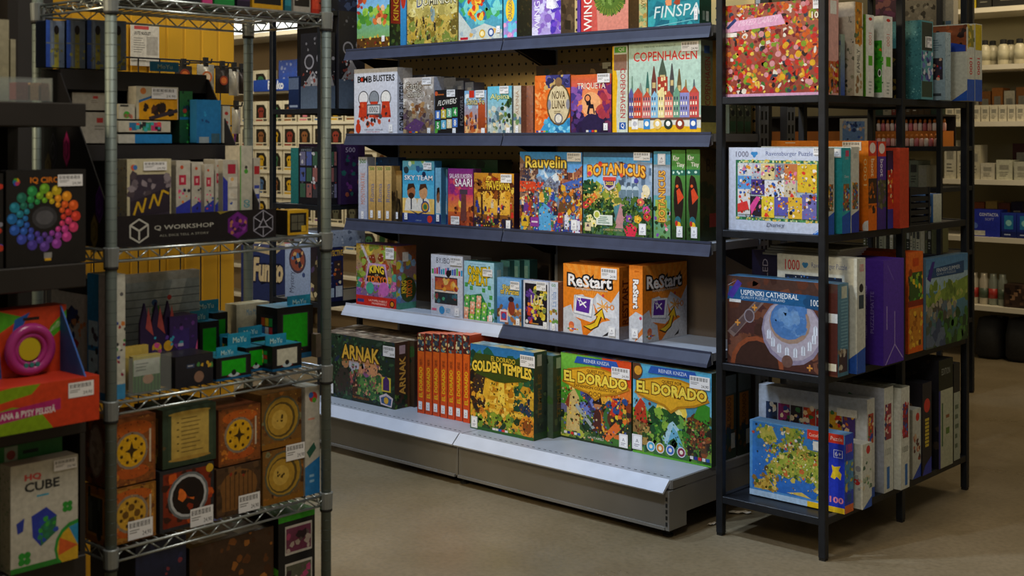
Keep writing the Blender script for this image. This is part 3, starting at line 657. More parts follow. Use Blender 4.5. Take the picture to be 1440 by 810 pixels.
def team(A):
    A.bg('#3a98c8', '#4ab0d8'); A.R(0, .85, 1, 1, '#5a9aa8'); A.S(12, 0, .84, 1, 1, .05, .1, ['#2a5a88', '#88a858', '#38688a', '#c8d8c8']); A.P([(0, 0), (1, 0), (1, .16), (.5, .24), (0, .16)], '#283a78'); A.R(0, .16, 1, .4, '#e8b850', '#f0d080')
    A.P([(.06, .22), (.94, .22), (.94, .62), (.06, .62)], '#e8c068'); A.R(.02, .4, .98, .62, '#58b8dc')
    for u, hr, sk in ((.28, '#3a2418', '#a86840'), (.66, '#4a2c1a', '#d09868')):
        A.P([(u - .22, .2), (u + .22, .2), (u + .17, .38), (u + .05, .43), (u - .05, .43), (u - .17, .38)], '#e4e0d8'); A.E(u, .5, .13, sk, rv=.11); A.P([(u - .14, .52), (u - .1, .63), (u + .08, .64), (u + .14, .54), (u + .05, .58)], hr); A.L(u, .22, u, .4, .04, '#303848')
    A.E(.28, .44, .09, '#3a2418', rv=.05); A.T('SKY TEAM', .06, .69, .95, .77, '#f4f4f4', out='#2a6a98', bold=.02); A.E(.72, .27, .13, '#2a3a78'); A.E(.72, .27, .1, '#d89a28'); A.E(.72, .27, .06, '#3a7a4a'); A.E(.12, .85, .08, '#2a3a40'); A.E(.68, .79, .06, '#1a2a4a'); A.P([(.2, .22), (.5, .16), (.8, .22), (.5, .13)], '#203058'); A.E(.86, .08, .08, '#d03828'); A.T('LET THE PILOTS LAND', .42, .04, .6, .06, '#a8b8d8')
gb(2, 566, 611, 226, YG, .045, 'sky blue game box with two pilots back to back', body='#2a6a98', front=team, st=(('front', .12, .11, 'tag', 0, (.02, .03)), ('front', .8, .92, 'price', 0, (.05, .03))))
def team2(A): A.bg('#5a98b8', '#78b0cc'); A.P([(.1, .2), (.9, .2), (.8, .42), (.2, .42)], '#d4d4d0'); A.E(.5, .5, .3, '#8a5838', rv=.12); A.P([(.2, .5), (.3, .64), (.7, .66), (.85, .52), (.6, .58)], '#2a1a14'); A.R(0, 0, 1, .18, '#24346a')
for k in range(2):
    gb(2, 612 + 9 * k, 620.5 + 9 * k, 236 + 2 * k, YG + .002 + .03 * k, .05, ('pilot game side with a dark haired head touching the sky blue box', 'second pilot game side, next to the magenta game')[k], group='pilot game copies', body='#3a6a88', front=team2, st=(('front', .5, .12, 'tag', 0, (.018, .03)),))
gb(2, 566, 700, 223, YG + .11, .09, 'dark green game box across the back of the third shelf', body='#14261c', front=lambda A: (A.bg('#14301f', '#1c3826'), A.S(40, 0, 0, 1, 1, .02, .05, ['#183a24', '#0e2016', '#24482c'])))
def a(A):
    A.bg('#d83a58', '#7a2a7a'); A.R(0, .25, 1, .55, '#e89030', '#d84858'); A.E(.55, .4, .14, '#f8d048'); A.S(20, 0, .45, 1, .8, .06, .16, ['#c83a68', '#a83080', '#e06060', '#8a2a78']); A.R(0, 0, 1, .25, '#8a3020', '#c86030'); A.S(30, .2, 0, 1, .35, .05, .12, ['#5a2418', '#8a3a20', '#b85a30', '#3a1c1c']); A.P([(.5, .1), (.75, .1), (.72, .6), (.54, .6)], '#6a3a38'); A.R(.48, .56, .78, .64, '#4a3a48')
    A.T('SALAISUUKSIEN', .06, .83, .95, .91, '#f0e4ec', bold=.01); A.T('SAARI', .28, .69, .96, .83, '#f6eef2', bold=.015, out='#7a2a60')
gb(2, 630, 665.5, 237, YG, .05, 'magenta game box with a tower in the sunset', body='#5a2a5a', front=a, st=(('front', .3, .1, 'price', 0, (.05, .034)),))
def a(A):
    A.bg('#6a3a1c', '#c88828'); A.R(.1, .25, .9, .72, '#e0a838', '#f0c050'); A.S(50, 0, .55, 1, 1, .05, .11, ['#d89828', '#8a4a1c', '#5a2a14', '#e8c048', '#a8682a']); A.L(.2, .1, .2, .75, .05, '#4a2814'); A.L(.62, .2, .62, .75, .04, '#4a2814'); A.L(.1, .68, .95, .74, .05, '#4a2814'); A.S(30, 0, 0, 1, .4, .04, .08, ['#2a3a98', '#c83028', '#4a2a5a', '#3a2414', '#d8c8a8', '#1e2a5a', '#5a8a38'], 'person', 2); A.S(20, 0, 0, 1, .15, .05, .1, ['#1c1a3a', '#2a2038', '#3a2a20']); A.fine(200, 0, 0, 1, .9, ['#2a1810', '#e8c048', '#8a4a1c', '#3a2a5a', '#c88828', '#5a2a18']); A.T('LA CANTINE', .25, .84, .62, .92, '#a82818', bold=.02); A.T('TAVERNA', .3, .7, .92, .86, '#e8c838', out='#6a3a14', bold=.01)
    for k, c in enumerate(('#d8d8d8', '#3058b0', '#d03030')): A.R(.06 + .06 * k, .03, .11 + .06 * k, .06, c)
gb(2, 666.5, 723, 243, YG - .003, .055, 'game box with a crowded golden tavern room', body='#2a1824', front=a, right=plain('#2a1420', '#3a2030', ['#4a2a30', '#1a1018']), st=(('front', .82, .91, 'price', 0, (.06, .034)), ('front', .87, .09, 'tag', 0, (.024, .034))))
def a(A):
    A.bg('#8a6a50', '#4a98dc'); A.R(0, .5, 1, 1, '#88b8e0', '#3a8ad4'); A.S(20, .2, .55, .8, .8, .06, .12, ['#b0d0ec', '#d8e4ec', '#88b4dc']); A.P([(.0, .4), (.0, .95), (.1, .85), (.22, .68), (.28, .4)], '#8a6a58'); A.P([(1, .4), (1, .84), (.85, .72), (.66, .66), (.62, .4)], '#a06048'); A.P([(.24, .4), (.24, .66), (.34, .7), (.4, .62), (.5, .7), (.58, .62), (.64, .66), (.66, .4)], '#8088a0')
    A.S(30, 0, .5, .28, .85, .02, .04, ['#6a4a40', '#c8a888', '#3a3a50'], 'rect', 1.4); A.S(20, .64, .5, 1, .78, .02, .04, ['#7a4030', '#d0a070', '#4a3030'], 'rect', 1.4); A.S(24, .26, .42, .64, .62, .02, .05, ['#6a7490', '#9aa4b8', '#58607c'])
    A.P([(0, .5), (.34, .52), (.4, .62), (0, .63)], '#d84828'); A.S(6, 0, .5, .36, .53, .03, .04, ['#b83820', '#e86838']); A.P([(.66, .6), (1, .7), (1, .58), (.7, .52)], '#4868b8'); A.P([(.4, .46), (.56, .46), (.5, .56), (.42, .56)], '#d8b828')
    A.S(85, 0, .02, 1, .5, .03, .065, CROWD, 'blob', 1.4); A.S(34, 0, .02, .95, .4, .05, .085, CROWD, 'person', 2.0); A.P([(.3, .02), (.52, .02), (.5, .3), (.4, .36), (.32, .28)], '#58a8e0'); A.P([(.62, .26), (.9, .26), (.88, .5), (.68, .5)], '#6a4a2a'); A.S(16, .64, .24, .95, .55, .03, .06, ['#e0b030', '#c87828', '#3a5a98', '#8a3a28']); A.R(.72, .02, .96, .16, '#3a4a90'); A.S(6, .72, .02, .96, .16, .02, .03, ['#d8dcec'], 'rect', 3)
    A.fine(260, 0, .02, 1, .52, CROWD); A.fine(90, 0, .5, .3, .9, ['#6a4a40', '#b89878', '#4a3a48']); A.fine(70, .62, .5, 1, .8, ['#7a4030', '#c8966a', '#4a3030']); A.fine(60, .26, .45, .64, .66, ['#58607c', '#a8b0c0', '#485068']); A.R(.03, .06, .15, .19, '#d8b030'); A.P([(.05, .12), (.13, .12), (.09, .18)], '#2a2a4a'); A.R(.18, .06, .32, .18, '#8a3a98'); A.R(.2, .11, .3, .13, '#e8d8e8')
    A.T('Rauvelin', .1, .80, .76, .945, '#e8c850', out='#5a4a28', bold=.015); A.T('Ritarikunta', .42, .745, .72, .80, '#2a4a88')
gb(2, 731, 819, 213.5, YG, .08, 'game box with a bustling medieval market under blue sky', body='#4a4a60', front=a, st=(('front', .88, .94, 'price', 0, (.07, .034)), ('front', .88, .11, 'tag', 0, (.03, .04))))
def a(A):
    A.bg('#4a6a38', '#58a8e0'); A.R(0, .62, 1, 1, '#8ac4ec', '#4aa0e0'); A.R(0, .94, 1, 1, '#3a5a78'); A.P([(.46, .42), (.5, .68), (.7, .74), (.8, .9), (1, .88), (1, .42)], '#8aa0b8'); A.S(40, .5, .45, 1, .85, .012, .03, ['#5a7088', '#b8c8d8', '#48586a', '#a0b4c8'], 'rect', 2.4)
    for k in range(4): A.E(.5 + .09 * k, .56, .045, '#b8ccd8'); A.R(.46 + .09 * k, .46, .54 + .09 * k, .56, '#68808f')
    A.S(60, 0, .35, .55, .62, .04, .08, ['#c8a848', '#8a9a38', '#d8c060', '#6a7a30', '#e0b850']); A.P([(.46, .1), (.72, .1), (.6, .4), (.55, .4)], '#b8888a'); A.S(130, 0, .02, .45, .42, .03, .07, JUNG + ['#2a5a48', '#386a30'], 'leaf'); A.S(110, .6, .02, 1, .45, .03, .07, JUNG + ['#2a5a48'], 'leaf')
    A.S(12, .01, .5, .16, .64, .05, .08, ['#1a3a24', '#2a5a34'], 'leaf')
    for u, v, c in ((.1, .4, '#d85a30'), (.16, .46, '#e07838'), (.04, .36, '#c84040'), (.68, .22, '#7a4aa0'), (.8, .22, '#e8b030'), (.92, .33, '#d04a90'), (.93, .25, '#c83a3a'), (.1, .2, '#e8e0a0'), (.16, .14, '#f0e8b0'), (.9, .5, '#e8d8b8'), (.84, .42, '#d86a58')):
        for q in range(5): A.E(u + .03 * math.cos(q * 1.257), v + .025 * math.sin(q * 1.257), .026, c, n=8)
        A.E(u, v, .014, '#f0d850', n=8)
    for q in range(5): A.E(.7 + .05 * math.cos(q * 1.257 + .3), .08 + .04 * math.sin(q * 1.257 + .3), .045, '#d8304a', n=10)
    A.fine(160, 0, .02, .45, .46, JUNG + ['#8aa848', '#14301c']); A.fine(150, .6, .02, 1, .48, JUNG + ['#8aa848', '#14301c']); A.fine(60, .0, .4, .5, .6, ['#e8d080', '#a89038', '#6a7a30']); A.E(.92, .56, .05, '#e8dcb8', rv=.07, rot=.5); A.R(.2, .13, .44, .25, '#d8e0d8'); A.lines(4, .23, .145, .41, .235, '#6a8a7a'); A.E(.21, .25, .05, '#e8e8c8'); A.E(.21, .25, .035, '#b8c050'); A.T('A GARDEN ON YOUR TABLE', .3, .065, .58, .09, '#d8b888'); A.R(.03, .05, .12, .15, '#d8c8a0'); A.P([(.05, .1), (.1, .1), (.075, .14)], '#4a3a58')
    A.T('BOTANICUS', .07, .70, .91, .84, '#f0b040', out='#8a4a1c', bold=.03, arc=.03); A.P([(.29, .72), (.5, .72), (.47, .58), (.39, .54), (.32, .58)], '#c8c0c8'); A.P([(.31, .70), (.48, .70), (.45, .6), (.39, .57), (.34, .6)], '#4a2a68'); A.R(.3, .66, .49, .705, '#d84a40'); A.T('2025', .34, .61, .45, .65, '#e8d040', bold=.03); A.E(.26, .86, .03, '#d84030'); A.E(.1, .74, .03, '#d84060'); A.E(.63, .84, .03, '#3a58a8'); A.E(.78, .67, .03, '#4a48a0'); A.E(.57, .73, .025, '#d85838')
gb(2, 820, 917.5, 214, YG, .08, 'game box with a flower garden path and glass house', body='#2a3a2a', front=a, st=(('front', .86, .955, 'price', 0, (.075, .03)), ('front', .87, .105, 'tag', 0, (.032, .042))))
gb(2, 919, 943, 213, YG + .003, .25, 'game spine with floral print beside the garden game', body='#4a6a58', front=lambda A: (A.bg('#6a9a58', '#5aa8d8'), A.R(0, .5, 1, .85, '#98a8b8'), A.R(.1, .2, .8, .45, '#98b048'), A.S(26, 0, 0, 1, .35, .08, .16, JUNG + ['#d85a70', '#7a4aa0', '#e8a8c0', '#c83040']), A.T('BOTANICUS', .3, .2, .7, .78, '#e8b048', 90, .02, out='#8a4a1c')), st=(('front', .5, .91, 'tag', 0, (.034, .04)),))
for k, px in enumerate((944.5, 965)):
    gb(2, px, px + 19.6, 211 - k, YG, .2, ('green game spine with a dark bird beside the floral spine', 'green game spine with a dark bird at the shelf end')[k], group='green bird game spines', body='#284a24', front=lambda A: (A.bg('#24401f', '#5a9a48'), A.R(0, .72, 1, .78, '#2a6a58'), A.S(5, .1, .74, .9, .76, .06, .08, ['#c8e8d8'], 'disc'), A.E(.5, .45, .36, '#241a18', rv=.26), A.E(.4, .62, .18, '#301c18', rv=.1), A.P([(.45, .4), (.9, .48), (.55, .58), (.35, .55)], '#d84a28'), A.E(.4, .6, .1, '#e8602a'), A.E(.45, .22, .22, '#2a6a78', rv=.05), A.E(.5, .16, .18, '#e8b828', rv=.05), A.E(.35, .19, .1, '#c83028', rv=.03), A.S(8, 0, 0, 1, .14, .1, .2, ['#1c3018', '#28421f']), A.T('King', .1, .86, .55, .94, '#e8ecd8', bold=.03), A.T('Tiny', .35, .8, .95, .86, '#e8ecd8', bold=.03)), right=lambda A: (A.bg('#2a2c1a', '#4a3c20'), A.S(30, 0, 0, 1, .6, .08, .2, ['#1c2a18', '#3a3a20', '#24301a']), A.T('Birds', .2, .75, .8, .9, '#1c140c'), A.R(.3, .15, .7, .3, '#7a2a24')), st=(('front', .6, .1, 'tag', 0, (.026, .04)),))

# --- shelf 4
def a(A):
    A.bg('#6a4a9a', '#b89a38'); A.S(60, 0, .3, 1, 1, .05, .12, ['#c8a830', '#7a8a38', '#b84828', '#8a3a1c', '#d8c048', '#5a7a30', '#98b048', '#a85a28']); A.S(26, 0, .2, 1, .5, .05, .12, ['#8a5ab0', '#c868a8', '#5a4a98', '#48a088', '#d888b8', '#3a8a78']); A.P([(.1, .98), (.16, 1), (.42, .62), (.38, .6)], '#c8c0c8'); A.R(0, 0, 1, .17, '#c82a20'); A.R(.03, .06, .2, .11, '#3a3a80'); A.E(.9, .08, .06, '#2a2420'); A.E(.9, .08, .04, '#d88a20'); A.T('LAUTAPELI KAIKILLE', .32, .09, .78, .12, '#f0dcd0'); A.T('MONSTERIPELI', .4, .045, .76, .075, '#f0dcd0')
    A.fine(200, 0, .18, 1, 1, ['#5a3a1c', '#d8c048', '#3a5a28', '#c868a8', '#e8d8a0', '#8a3a1c', '#4a3a78']); A.P([(.22, .36), (.82, .36), (.74, .7), (.3, .7)], '#c8a0c8'); A.P([(.26, .4), (.78, .4), (.7, .66), (.34, .66)], '#2a2018'); A.T('KING', .34, .53, .70, .66, '#f4d038', bold=.04, arc=.02); A.T('OF', .48, .49, .56, .53, '#f0e0b0'); A.T('TOKYO', .28, .38, .78, .49, '#e87828', bold=.04, arc=.015); A.E(.35, .3, .1, '#48a890'); A.E(.7, .3, .12, '#c868b8')
gb(3, 501, 557.5, 342, YG - .004, .12, 'bright game box with battling monsters and a red bottom band', body='#6a4a80', front=a, right=lambda A: (A.bg('#5a78a0', '#a86838'), A.S(36, 0, .1, 1, 1, .1, .22, ['#8ab0d8', '#c8b838', '#7a9a38', '#b86a3a', '#5a88b8']), A.R(.3, .75, .6, .9, '#e4e4e4'), A.E(.6, .3, .4, '#3a4a28', rv=.2), A.T('KING', .25, .25, .5, .45, '#f0c830', 90, .03), A.T('TOKYO', .5, .18, .8, .45, '#e87828', 90, .03), A.R(0, 0, 1, .1, '#4a8a78')), st=(('front', .85, .88, 'price', 0, (.055, .05)),))
def a(A):
    A.bg('#c8ccd8', '#d8dce8'); A.T('BY:IBO', .17, .86, .6, .95, '#22243a'); A.R(0, .65, 1, .7, '#e0e0e8')
    for k in range(14): A.R(.03 + k * .07, .68, .085 + k * .07, .76 + .05 * ((k * 5) % 4) / 4, ['#3aa048', '#d0409a', '#c83a3a', '#7a58b0', '#3a8ac8', '#2ab0b8', '#d86a9a', '#2a68b0', '#1c1c28', '#3a7ac8', '#5a4aa8', '#68b848', '#c84a58', '#38a0d8'][k])
    A.E(.55, .7, .07, '#1a1a20', rv=.06); A.R(.12, .2, .84, .64, '#3a3038'); A.R(.14, .43, .82, .62, '#d87830', '#b84a38'); A.R(.14, .22, .82, .38, '#2a3438'); A.R(.12, .39, .84, .42, '#e8d8c8'); A.S(10, .14, .43, .8, .6, .05, .1, ['#e8a038', '#c85028', '#3a8a58', '#e8c068', '#a83830']); A.S(10, .14, .23, .8, .37, .05, .1, ['#3a6a78', '#c84a38', '#4aa078', '#283a48', '#8a3a3a']); A.E(.35, .1, .09, '#3a90c8'); A.lines(3, .48, .06, .66, .14, '#6aa8d0'); A.R(.03, .08, .18, .12, '#d86a88'); A.T('BUILD BY COLOUR', .04, .26, .08, .6, '#b84a6a', 90)
gb(3, 606, 651, 357, YG, .05, 'white game box with coloured pegs above a small lit cupboard', body='#b0b4c4', front=a, st=(('front', .8, .91, 'price', 0, (.07, .034)), ('front', .83, .1, 'tag', 0, (.028, .036))))
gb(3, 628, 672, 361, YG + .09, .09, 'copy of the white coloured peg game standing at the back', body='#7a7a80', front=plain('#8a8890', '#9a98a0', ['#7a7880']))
def clover(A, u, v, r, c):
    for q in range(4): A.E(u + r * math.cos(q * 1.571 + .78), v + r * A.w / A.h * math.sin(q * 1.571 + .78), r * .85, c, n=8)
def a(A):
    A.bg('#98c8dc', '#a8d4e6'); A.T('ONNEN', .12, .76, .86, .93, '#e8c020', out='#4a6a28', bold=.04, arc=-.02); A.T('APILAT', .14, .62, .82, .79, '#e8c020', out='#4a6a28', bold=.04, arc=-.02); A.lines(1, .2, .945, .8, .965, '#6a98b0')
    A.P([(-.02, .4), (.58, .47), (1.0, .06), (.9, -.05), (.1, -.05)], '#1f7a44')
    for i in range(5):
        for j in range(4):
            u, v = .06 + .2 * i + .015 * j, .06 + .105 * j + .0 * i; c = ['#e89a78', '#7ac050', '#f0b898', '#98c848', '#58b058'][(i * 3 + j * 2) % 5]
            if v < .46 - max(0, (u - .55)) * .85: clover(A, u, v, .055, c); A.E(u, v, .03, '#f6e8d8', n=8)
    for u, v in ((.25, .55), (.08, .6), (.66, .53), (.85, .58), (.9, .42), (.85, .3), (.96, .2)): clover(A, u, v, .035, '#48a048')
gb(3, 652.5, 695, 366.5, YG - .003, .055, 'light blue game box with clover tiles and yellow title', body='#3a7a80', front=a, right=lambda A: (A.bg('#6aa8b8', '#7ab8c8'), A.R(.3, .7, .75, .88, '#a8c8c8'), A.S(10, 0, 0, 1, .6, .1, .16, ['#3a8a58', '#58a878'])), st=(('front', .8, .83, 'price', 0, (.055, .03)), ('front', .9, .08, 'tag')))
for k in range(3):
    gb(3, 704 + 14 * k, 717 + 14 * k, 366 - k * .5, YG + .10 + .03 * k, .05, 'teal clover game side in the back row, %s from the light blue clover box' % ('first','second','third','fourth','fifth','sixth','seventh')[k], group='clover game copies at the back', body='#3a7078', front=lambda A: (A.bg('#3f7f88', '#5898a0'), A.R(.25, .68, .8, .9, '#88b8b8'), A.S(14, 0, 0, 1, .6, .1, .18, ['#2f6a58', '#4a9078', '#387a80'])))
def a(A):
    A.bg('#5a88b8', '#78aee0'); A.R(0, .3, 1, .6, '#3a78c8', '#5a98dc'); A.S(24, 0, 0, 1, .35, .06, .13, ['#8a5a38', '#c8a878', '#6a4428', '#d8b888', '#a86a3a']); A.S(10, .1, .3, .9, .45, .06, .1, ['#b87848', '#7a5a3a', '#d8a868']); A.E(.6, .38, .14, '#8a3a28', rv=.16); A.E(.58, .56, .12, '#2a2030', rv=.06); A.R(.12, .06, .45, .32, '#d8c8d0'); A.R(.16, .1, .4, .28, '#b83048'); A.E(.28, .19, .09, '#3a58a8'); A.T('Skull', .22, .78, .6, .86, '#e8d878', out='#4a4a28', bold=.02); A.T('of Pirates', .14, .66, .9, .78, '#e8c858', out='#4a4a28', bold=.02)
gb(3, 699, 733.5, 390, YG - .004, .055, 'small blue game box with a pirate at sea', body='#5a88b0', front=a, st=(('front', .75, .86, 'price', 0, (.05, .034)), ('front', .87, .1, 'tag')))
def a(A):
    A.bg('#d0d4e0'); A.R(.06, .08, .94, .94, '#1c1826'); A.S(36, .12, .12, .6, .6, .05, .11, ['#d85028', '#b83a28', '#e88a30', '#6a3a8a', '#4a2a70']); A.S(40, .35, .2, .88, .85, .05, .11, ['#c8b030', '#e0d050', '#98983a', '#7a8a4a', '#e8c848']); A.S(14, .12, .55, .4, .8, .05, .1, ['#5a3a90', '#8a5ab8', '#3a2a60']); A.T('LUZ', .3, .5, .8, .7, '#ece0b0', bold=.01); A.E(.14, .14, .06, '#d8d8d8'); A.lines(1, .3, .09, .7, .13, '#c89848')
gb(3, 736, 772, 393.5, YG - .003, .05, 'small black game box with a glowing yellow swirl', body='#9aa0b8', front=a, st=(('front', .72, .9, 'price', 0, (.05, .034)), ('front', .87, .1, 'tag')))
gb(3, 772.5, 785, 396, YG - .001, .045, 'white game spine beside the glowing swirl box', body='#a87858', front=lambda A: (A.bg('#c4cce0', '#ccd4e6'), A.T('GO', .25, .9, .75, .96, '#3a8a4a', bold=.02), A.T('La Isla', .3, .5, .8, .8, '#6a8ac0', 90), A.S(10, 0, .16, 1, .42, .15, .3, ['#c8a038', '#8a6a38', '#68984a'])), right=plain('#9a6a50', '#b88060', ['#7a4a38', '#5a5a78']), st=(('front', .5, .08, 'tag', 0, (.018, .03)),))
def restart(A):
    A.bg('#e07818', '#e88a28')
    for k in range(9): A.P([(.5, .45), (.02 + .14 * k, 1.02), (.09 + .14 * k, 1.02)], '#ec9838')
    A.P([(0, 0), (0, .36), (.14, .42), (.2, .26), (.32, .2), (.36, 0)], '#c4c8d0'); A.P([(.42, 0), (.7, .22), (1, .3), (1, 0)], '#ccd0d8'); A.P([(.52, .5), (.62, .62), (.86, .5), (1, .68), (1, .3), (.85, .26), (.66, .34)], '#c8ccd4'); A.P([(.6, .58), (.9, .44), (.96, .3), (.7, .28), (.58, .42)], '#dadde4')
    A.P([(.18, .26), (.5, .2), (.6, .26), (.56, .44), (.36, .58), (.2, .56)], '#d6d8e0'); A.P([(.2, .34), (.4, .3), (.5, .48), (.3, .54)], '#f0f0f4'); A.P([(.19, .3), (.52, .26), (.56, .54), (.22, .57)], '#9aa0ac'); A.P([(.2, .31), (.51, .28), (.55, .54), (.23, .56)], '#e8eaf0'); A.P([(.23, .34), (.47, .32), (.5, .52), (.25, .53)], '#5a2a98'); A.L(.3, .5, .42, .4, .02, '#f0f0f4'); A.L(.3, .42, .42, .48, .02, '#f0f0f4'); A.ring(.29, .51, .03, .012, '#f0f0f4', '#6a3aa8'); A.ring(.32, .46, .03, .012, '#f0f0f4', '#6a3aa8')
    for q in range(7): A.L(.72, .44, .72 + .12 * math.cos(q * .9), .44 + .09 * math.sin(q * .9), .02, '#e8a850')
    A.P([(.36, .13), (.5, .08), (.64, .15), (.7, .29), (.77, .25), (.7, .42), (.55, .3), (.62, .31), (.56, .21), (.48, .17)], '#3a2a14'); A.P([(.38, .14), (.5, .1), (.62, .16), (.68, .3), (.74, .26), (.7, .4), (.58, .3), (.63, .3), (.57, .2), (.48, .16)], '#e8c028'); A.T('10', .78, .4, .92, .48, '#e09050', bold=.02); A.E(.72, .59, .02, '#c83a48'); A.P([(.7, .02), (.82, .1), (.8, .04)], '#2a2a2e'); A.E(.15, .13, .05, '#d86a40'); A.E(.15, .08, .05, '#e88848')
    for k, c in enumerate(('#3a8a4a', '#d8d8d8', '#3058b0', '#d03030', '#e0b030')): A.R(.08 + .04 * k, .065, .115 + .04 * k, .085, c)
    A.T('ReStart', .09, .69, .87, .86, '#f2f0f0', out='#1c1a1c', bold=.03, ob=.10, shear=.0, arc=-.01); A.T('Kortitgaloppiin kohtaaminen', .22, .635, .8, .68, '#f4e8d0', out='#8a4a10')
gb(3, 792, 871, 370, YG - .004, .075, 'orange game box with white tiles and a purple scissors card', body='#c06818', front=restart, right=lambda A: (A.bg('#7a4418', '#c87828'), A.R(0, 0, 1, .18, '#8a8a90'), A.R(.3, .85, .7, .95, '#a8641c'), A.T('RESTART', .25, .2, .75, .82, '#5a2a10', 90, .03)), st=(('front', .83, .905, 'price', 0, (.075, .04)), ('front', .88, .11, 'tag', 0, (.032, .036))))
def rs_sp(A):
    A.bg('#e8842a'); A.P([(0, 0), (1, 0), (1, .36), (.5, .4), (0, .32)], '#c8ccd4'); A.P([(.4, 0), (1, .12), (1, .2), (.6, .1)], '#d8803a'); A.T('ReStart', .28, .44, .72, .82, '#f4f2f2', -90, .05, out='#1c1a1c'); A.E(.85, .32, .1, '#c83a58'); A.lines(1, .4, .9, .8, .95, '#c86818')
gb(3, 884.5, 904, 373, YG - .004, .285, 'orange game box turned sideways showing its big shaded side', body='#b86418', front=rs_sp, right=restart, st=(('front', .45, .12, 'tag', 0, (.03, .036)),))
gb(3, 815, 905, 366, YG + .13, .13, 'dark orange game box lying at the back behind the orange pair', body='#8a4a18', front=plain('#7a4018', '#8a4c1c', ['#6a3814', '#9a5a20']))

# --- base shelf
YA = 3.622
def a(A):
    A.bg('#1f2a20', '#24382c'); A.S(150, 0, 0, 1, 1, .02, .05, ['#1a3a2a', '#2a4a34', '#14241c', '#3a5a3a', '#20304a', '#385040'], 'leaf'); A.S(50, .42, .3, .8, .66, .04, .09, ['#a85a58', '#c88a70', '#8a5a88', '#b8a8b0', '#d8986a', '#7a4a58']); A.S(40, .5, .12, .84, .4, .03, .07, ['#5a8a48', '#3a6a3a', '#88a858', '#2a5a38']); A.E(.46, .56, .07, '#b8b8c8', rv=.14)
    A.P([(.2, .08), (.42, .08), (.4, .42), (.35, .5), (.26, .48), (.2, .3)], '#3a3430'); A.E(.34, .57, .05, '#b08058', rv=.08); A.E(.34, .64, .06, '#4a3828', rv=.04); A.P([(.44, .1), (.52, .1), (.5, .4), (.45, .4)], '#4a3024'); A.E(.48, .44, .03, '#6a4a30')
    A.fine(260, 0, 0, 1, 1, ['#14241c', '#3a5a3a', '#28402c', '#4a6a48', '#20304a']); A.fine(120, .42, .12, .84, .66, ['#c88a70', '#7a4a58', '#5a8a48', '#d8a878', '#2a3a28']); A.T('ARNAK', .29, .64, .80, .86, '#e0b040', out='#2a1c10', bold=.03); A.T('THE MISSING EXPEDITION', .29, .60, .8, .635, '#b87838'); A.R(.83, .24, .95, .46, '#d8c040'); A.P([(.85, .26), (.93, .26), (.93, .42), (.89, .48), (.85, .42)], '#4a2a6a'); A.P([(.82, .04), (.96, .02), (.98, .16), (.89, .22), (.8, .16)], '#d8c8d0'); A.P([(.83, .06), (.95, .04), (.96, .14), (.89, .18), (.82, .14)], '#3a5a8a'); A.E(.89, .11, .03, '#d8a830'); A.T('TEAM EXPEDITION', .44, .05, .66, .085, '#b86a30')
gb(4, 452, 555.5, 466, YA, .085, 'dark jungle adventure board game box with an explorer', body='#3a2a24', front=a, right=lambda A: (A.bg('#3a2c24', '#4a3428'), A.R(.3, .82, .7, .95, '#b8a0a8'), A.S(16, 0, 0, 1, .2, .1, .2, JUNG), A.T('ARNAK', .3, .2, .72, .78, '#d0a048', 90, .03), A.R(.86, 0, 1, 1, '#5a3a24')), top=plain('#6a5a4c', '#8a7a68', ['#a08a70', '#5a4a3c', '#b8a890', '#7a6a58']), st=(('front', .93, .86, 'price', 0, (.075, .045)), ('front', .14, .13, 'tag', 0, (.034, .045))))
gb(4, 470, 583, 462, YA + .088, .085, 'second jungle game copy behind the explorer box', body='#3a2a24', front=plain('#3a2a1c', '#4a3a28', JUNG), right=lambda A: (A.bg('#3a2c24', '#4a3428'), A.T('ARNAK', .3, .3, .72, .85, '#b08838', 90, .03)), top=plain('#6a5a4c', '#8a7a68', ['#a08a70', '#5a4a3c', '#b8a890', '#7a6a58']))
gb(4, 486, 600, 459, YA + .176, .085, 'third jungle game copy at the back of the base shelf', body='#3a2a24', top=plain('#6a5a4c', '#8a7a68', ['#a08a70', '#5a4a3c', '#b8a890']))
ncop = 7; xs = [586.5 + (661 - 586.5) * k / ncop for k in range(ncop + 1)]
ORANGE = lambda A: (A.bg('#d84a18', '#e06a20'), A.R(0, .78, 1, 1, '#4a2424'), A.S(22, .05, .79, .95, .99, .12, .24, ['#58808a', '#c8a860', '#8a3a28', '#e0d0a0', '#2a3a48']), A.R(.3, .86, .75, .92, '#3a4a58'), A.T('EL DORADO', .26, .2, .76, .58, '#f0c020', 90, .03), A.T('HEROES', .35, .6, .7, .68, '#3a1c14', 90), A.L(.04, 0, .04, 1, .06, '#8a2414'))
for k in range(ncop):
    gb(4, xs[k] + .3, xs[k + 1] - .3, 468.5 + k * .35, 3.652 + .002 * (k % 3), .30, 'slim orange expansion box, %s of seven counting from the jungle game' % ('first','second','third','fourth','fifth','sixth','seventh')[k], group='orange expansion boxes', body='#c04a28', front=ORANGE, top=lambda A: (A.bg('#d8683a', '#e08858'), A.R(.0, 0, .12, 1, '#a83a2a')), st=(('front', .5, .1, 'tag', 0, (.022, .034)),))
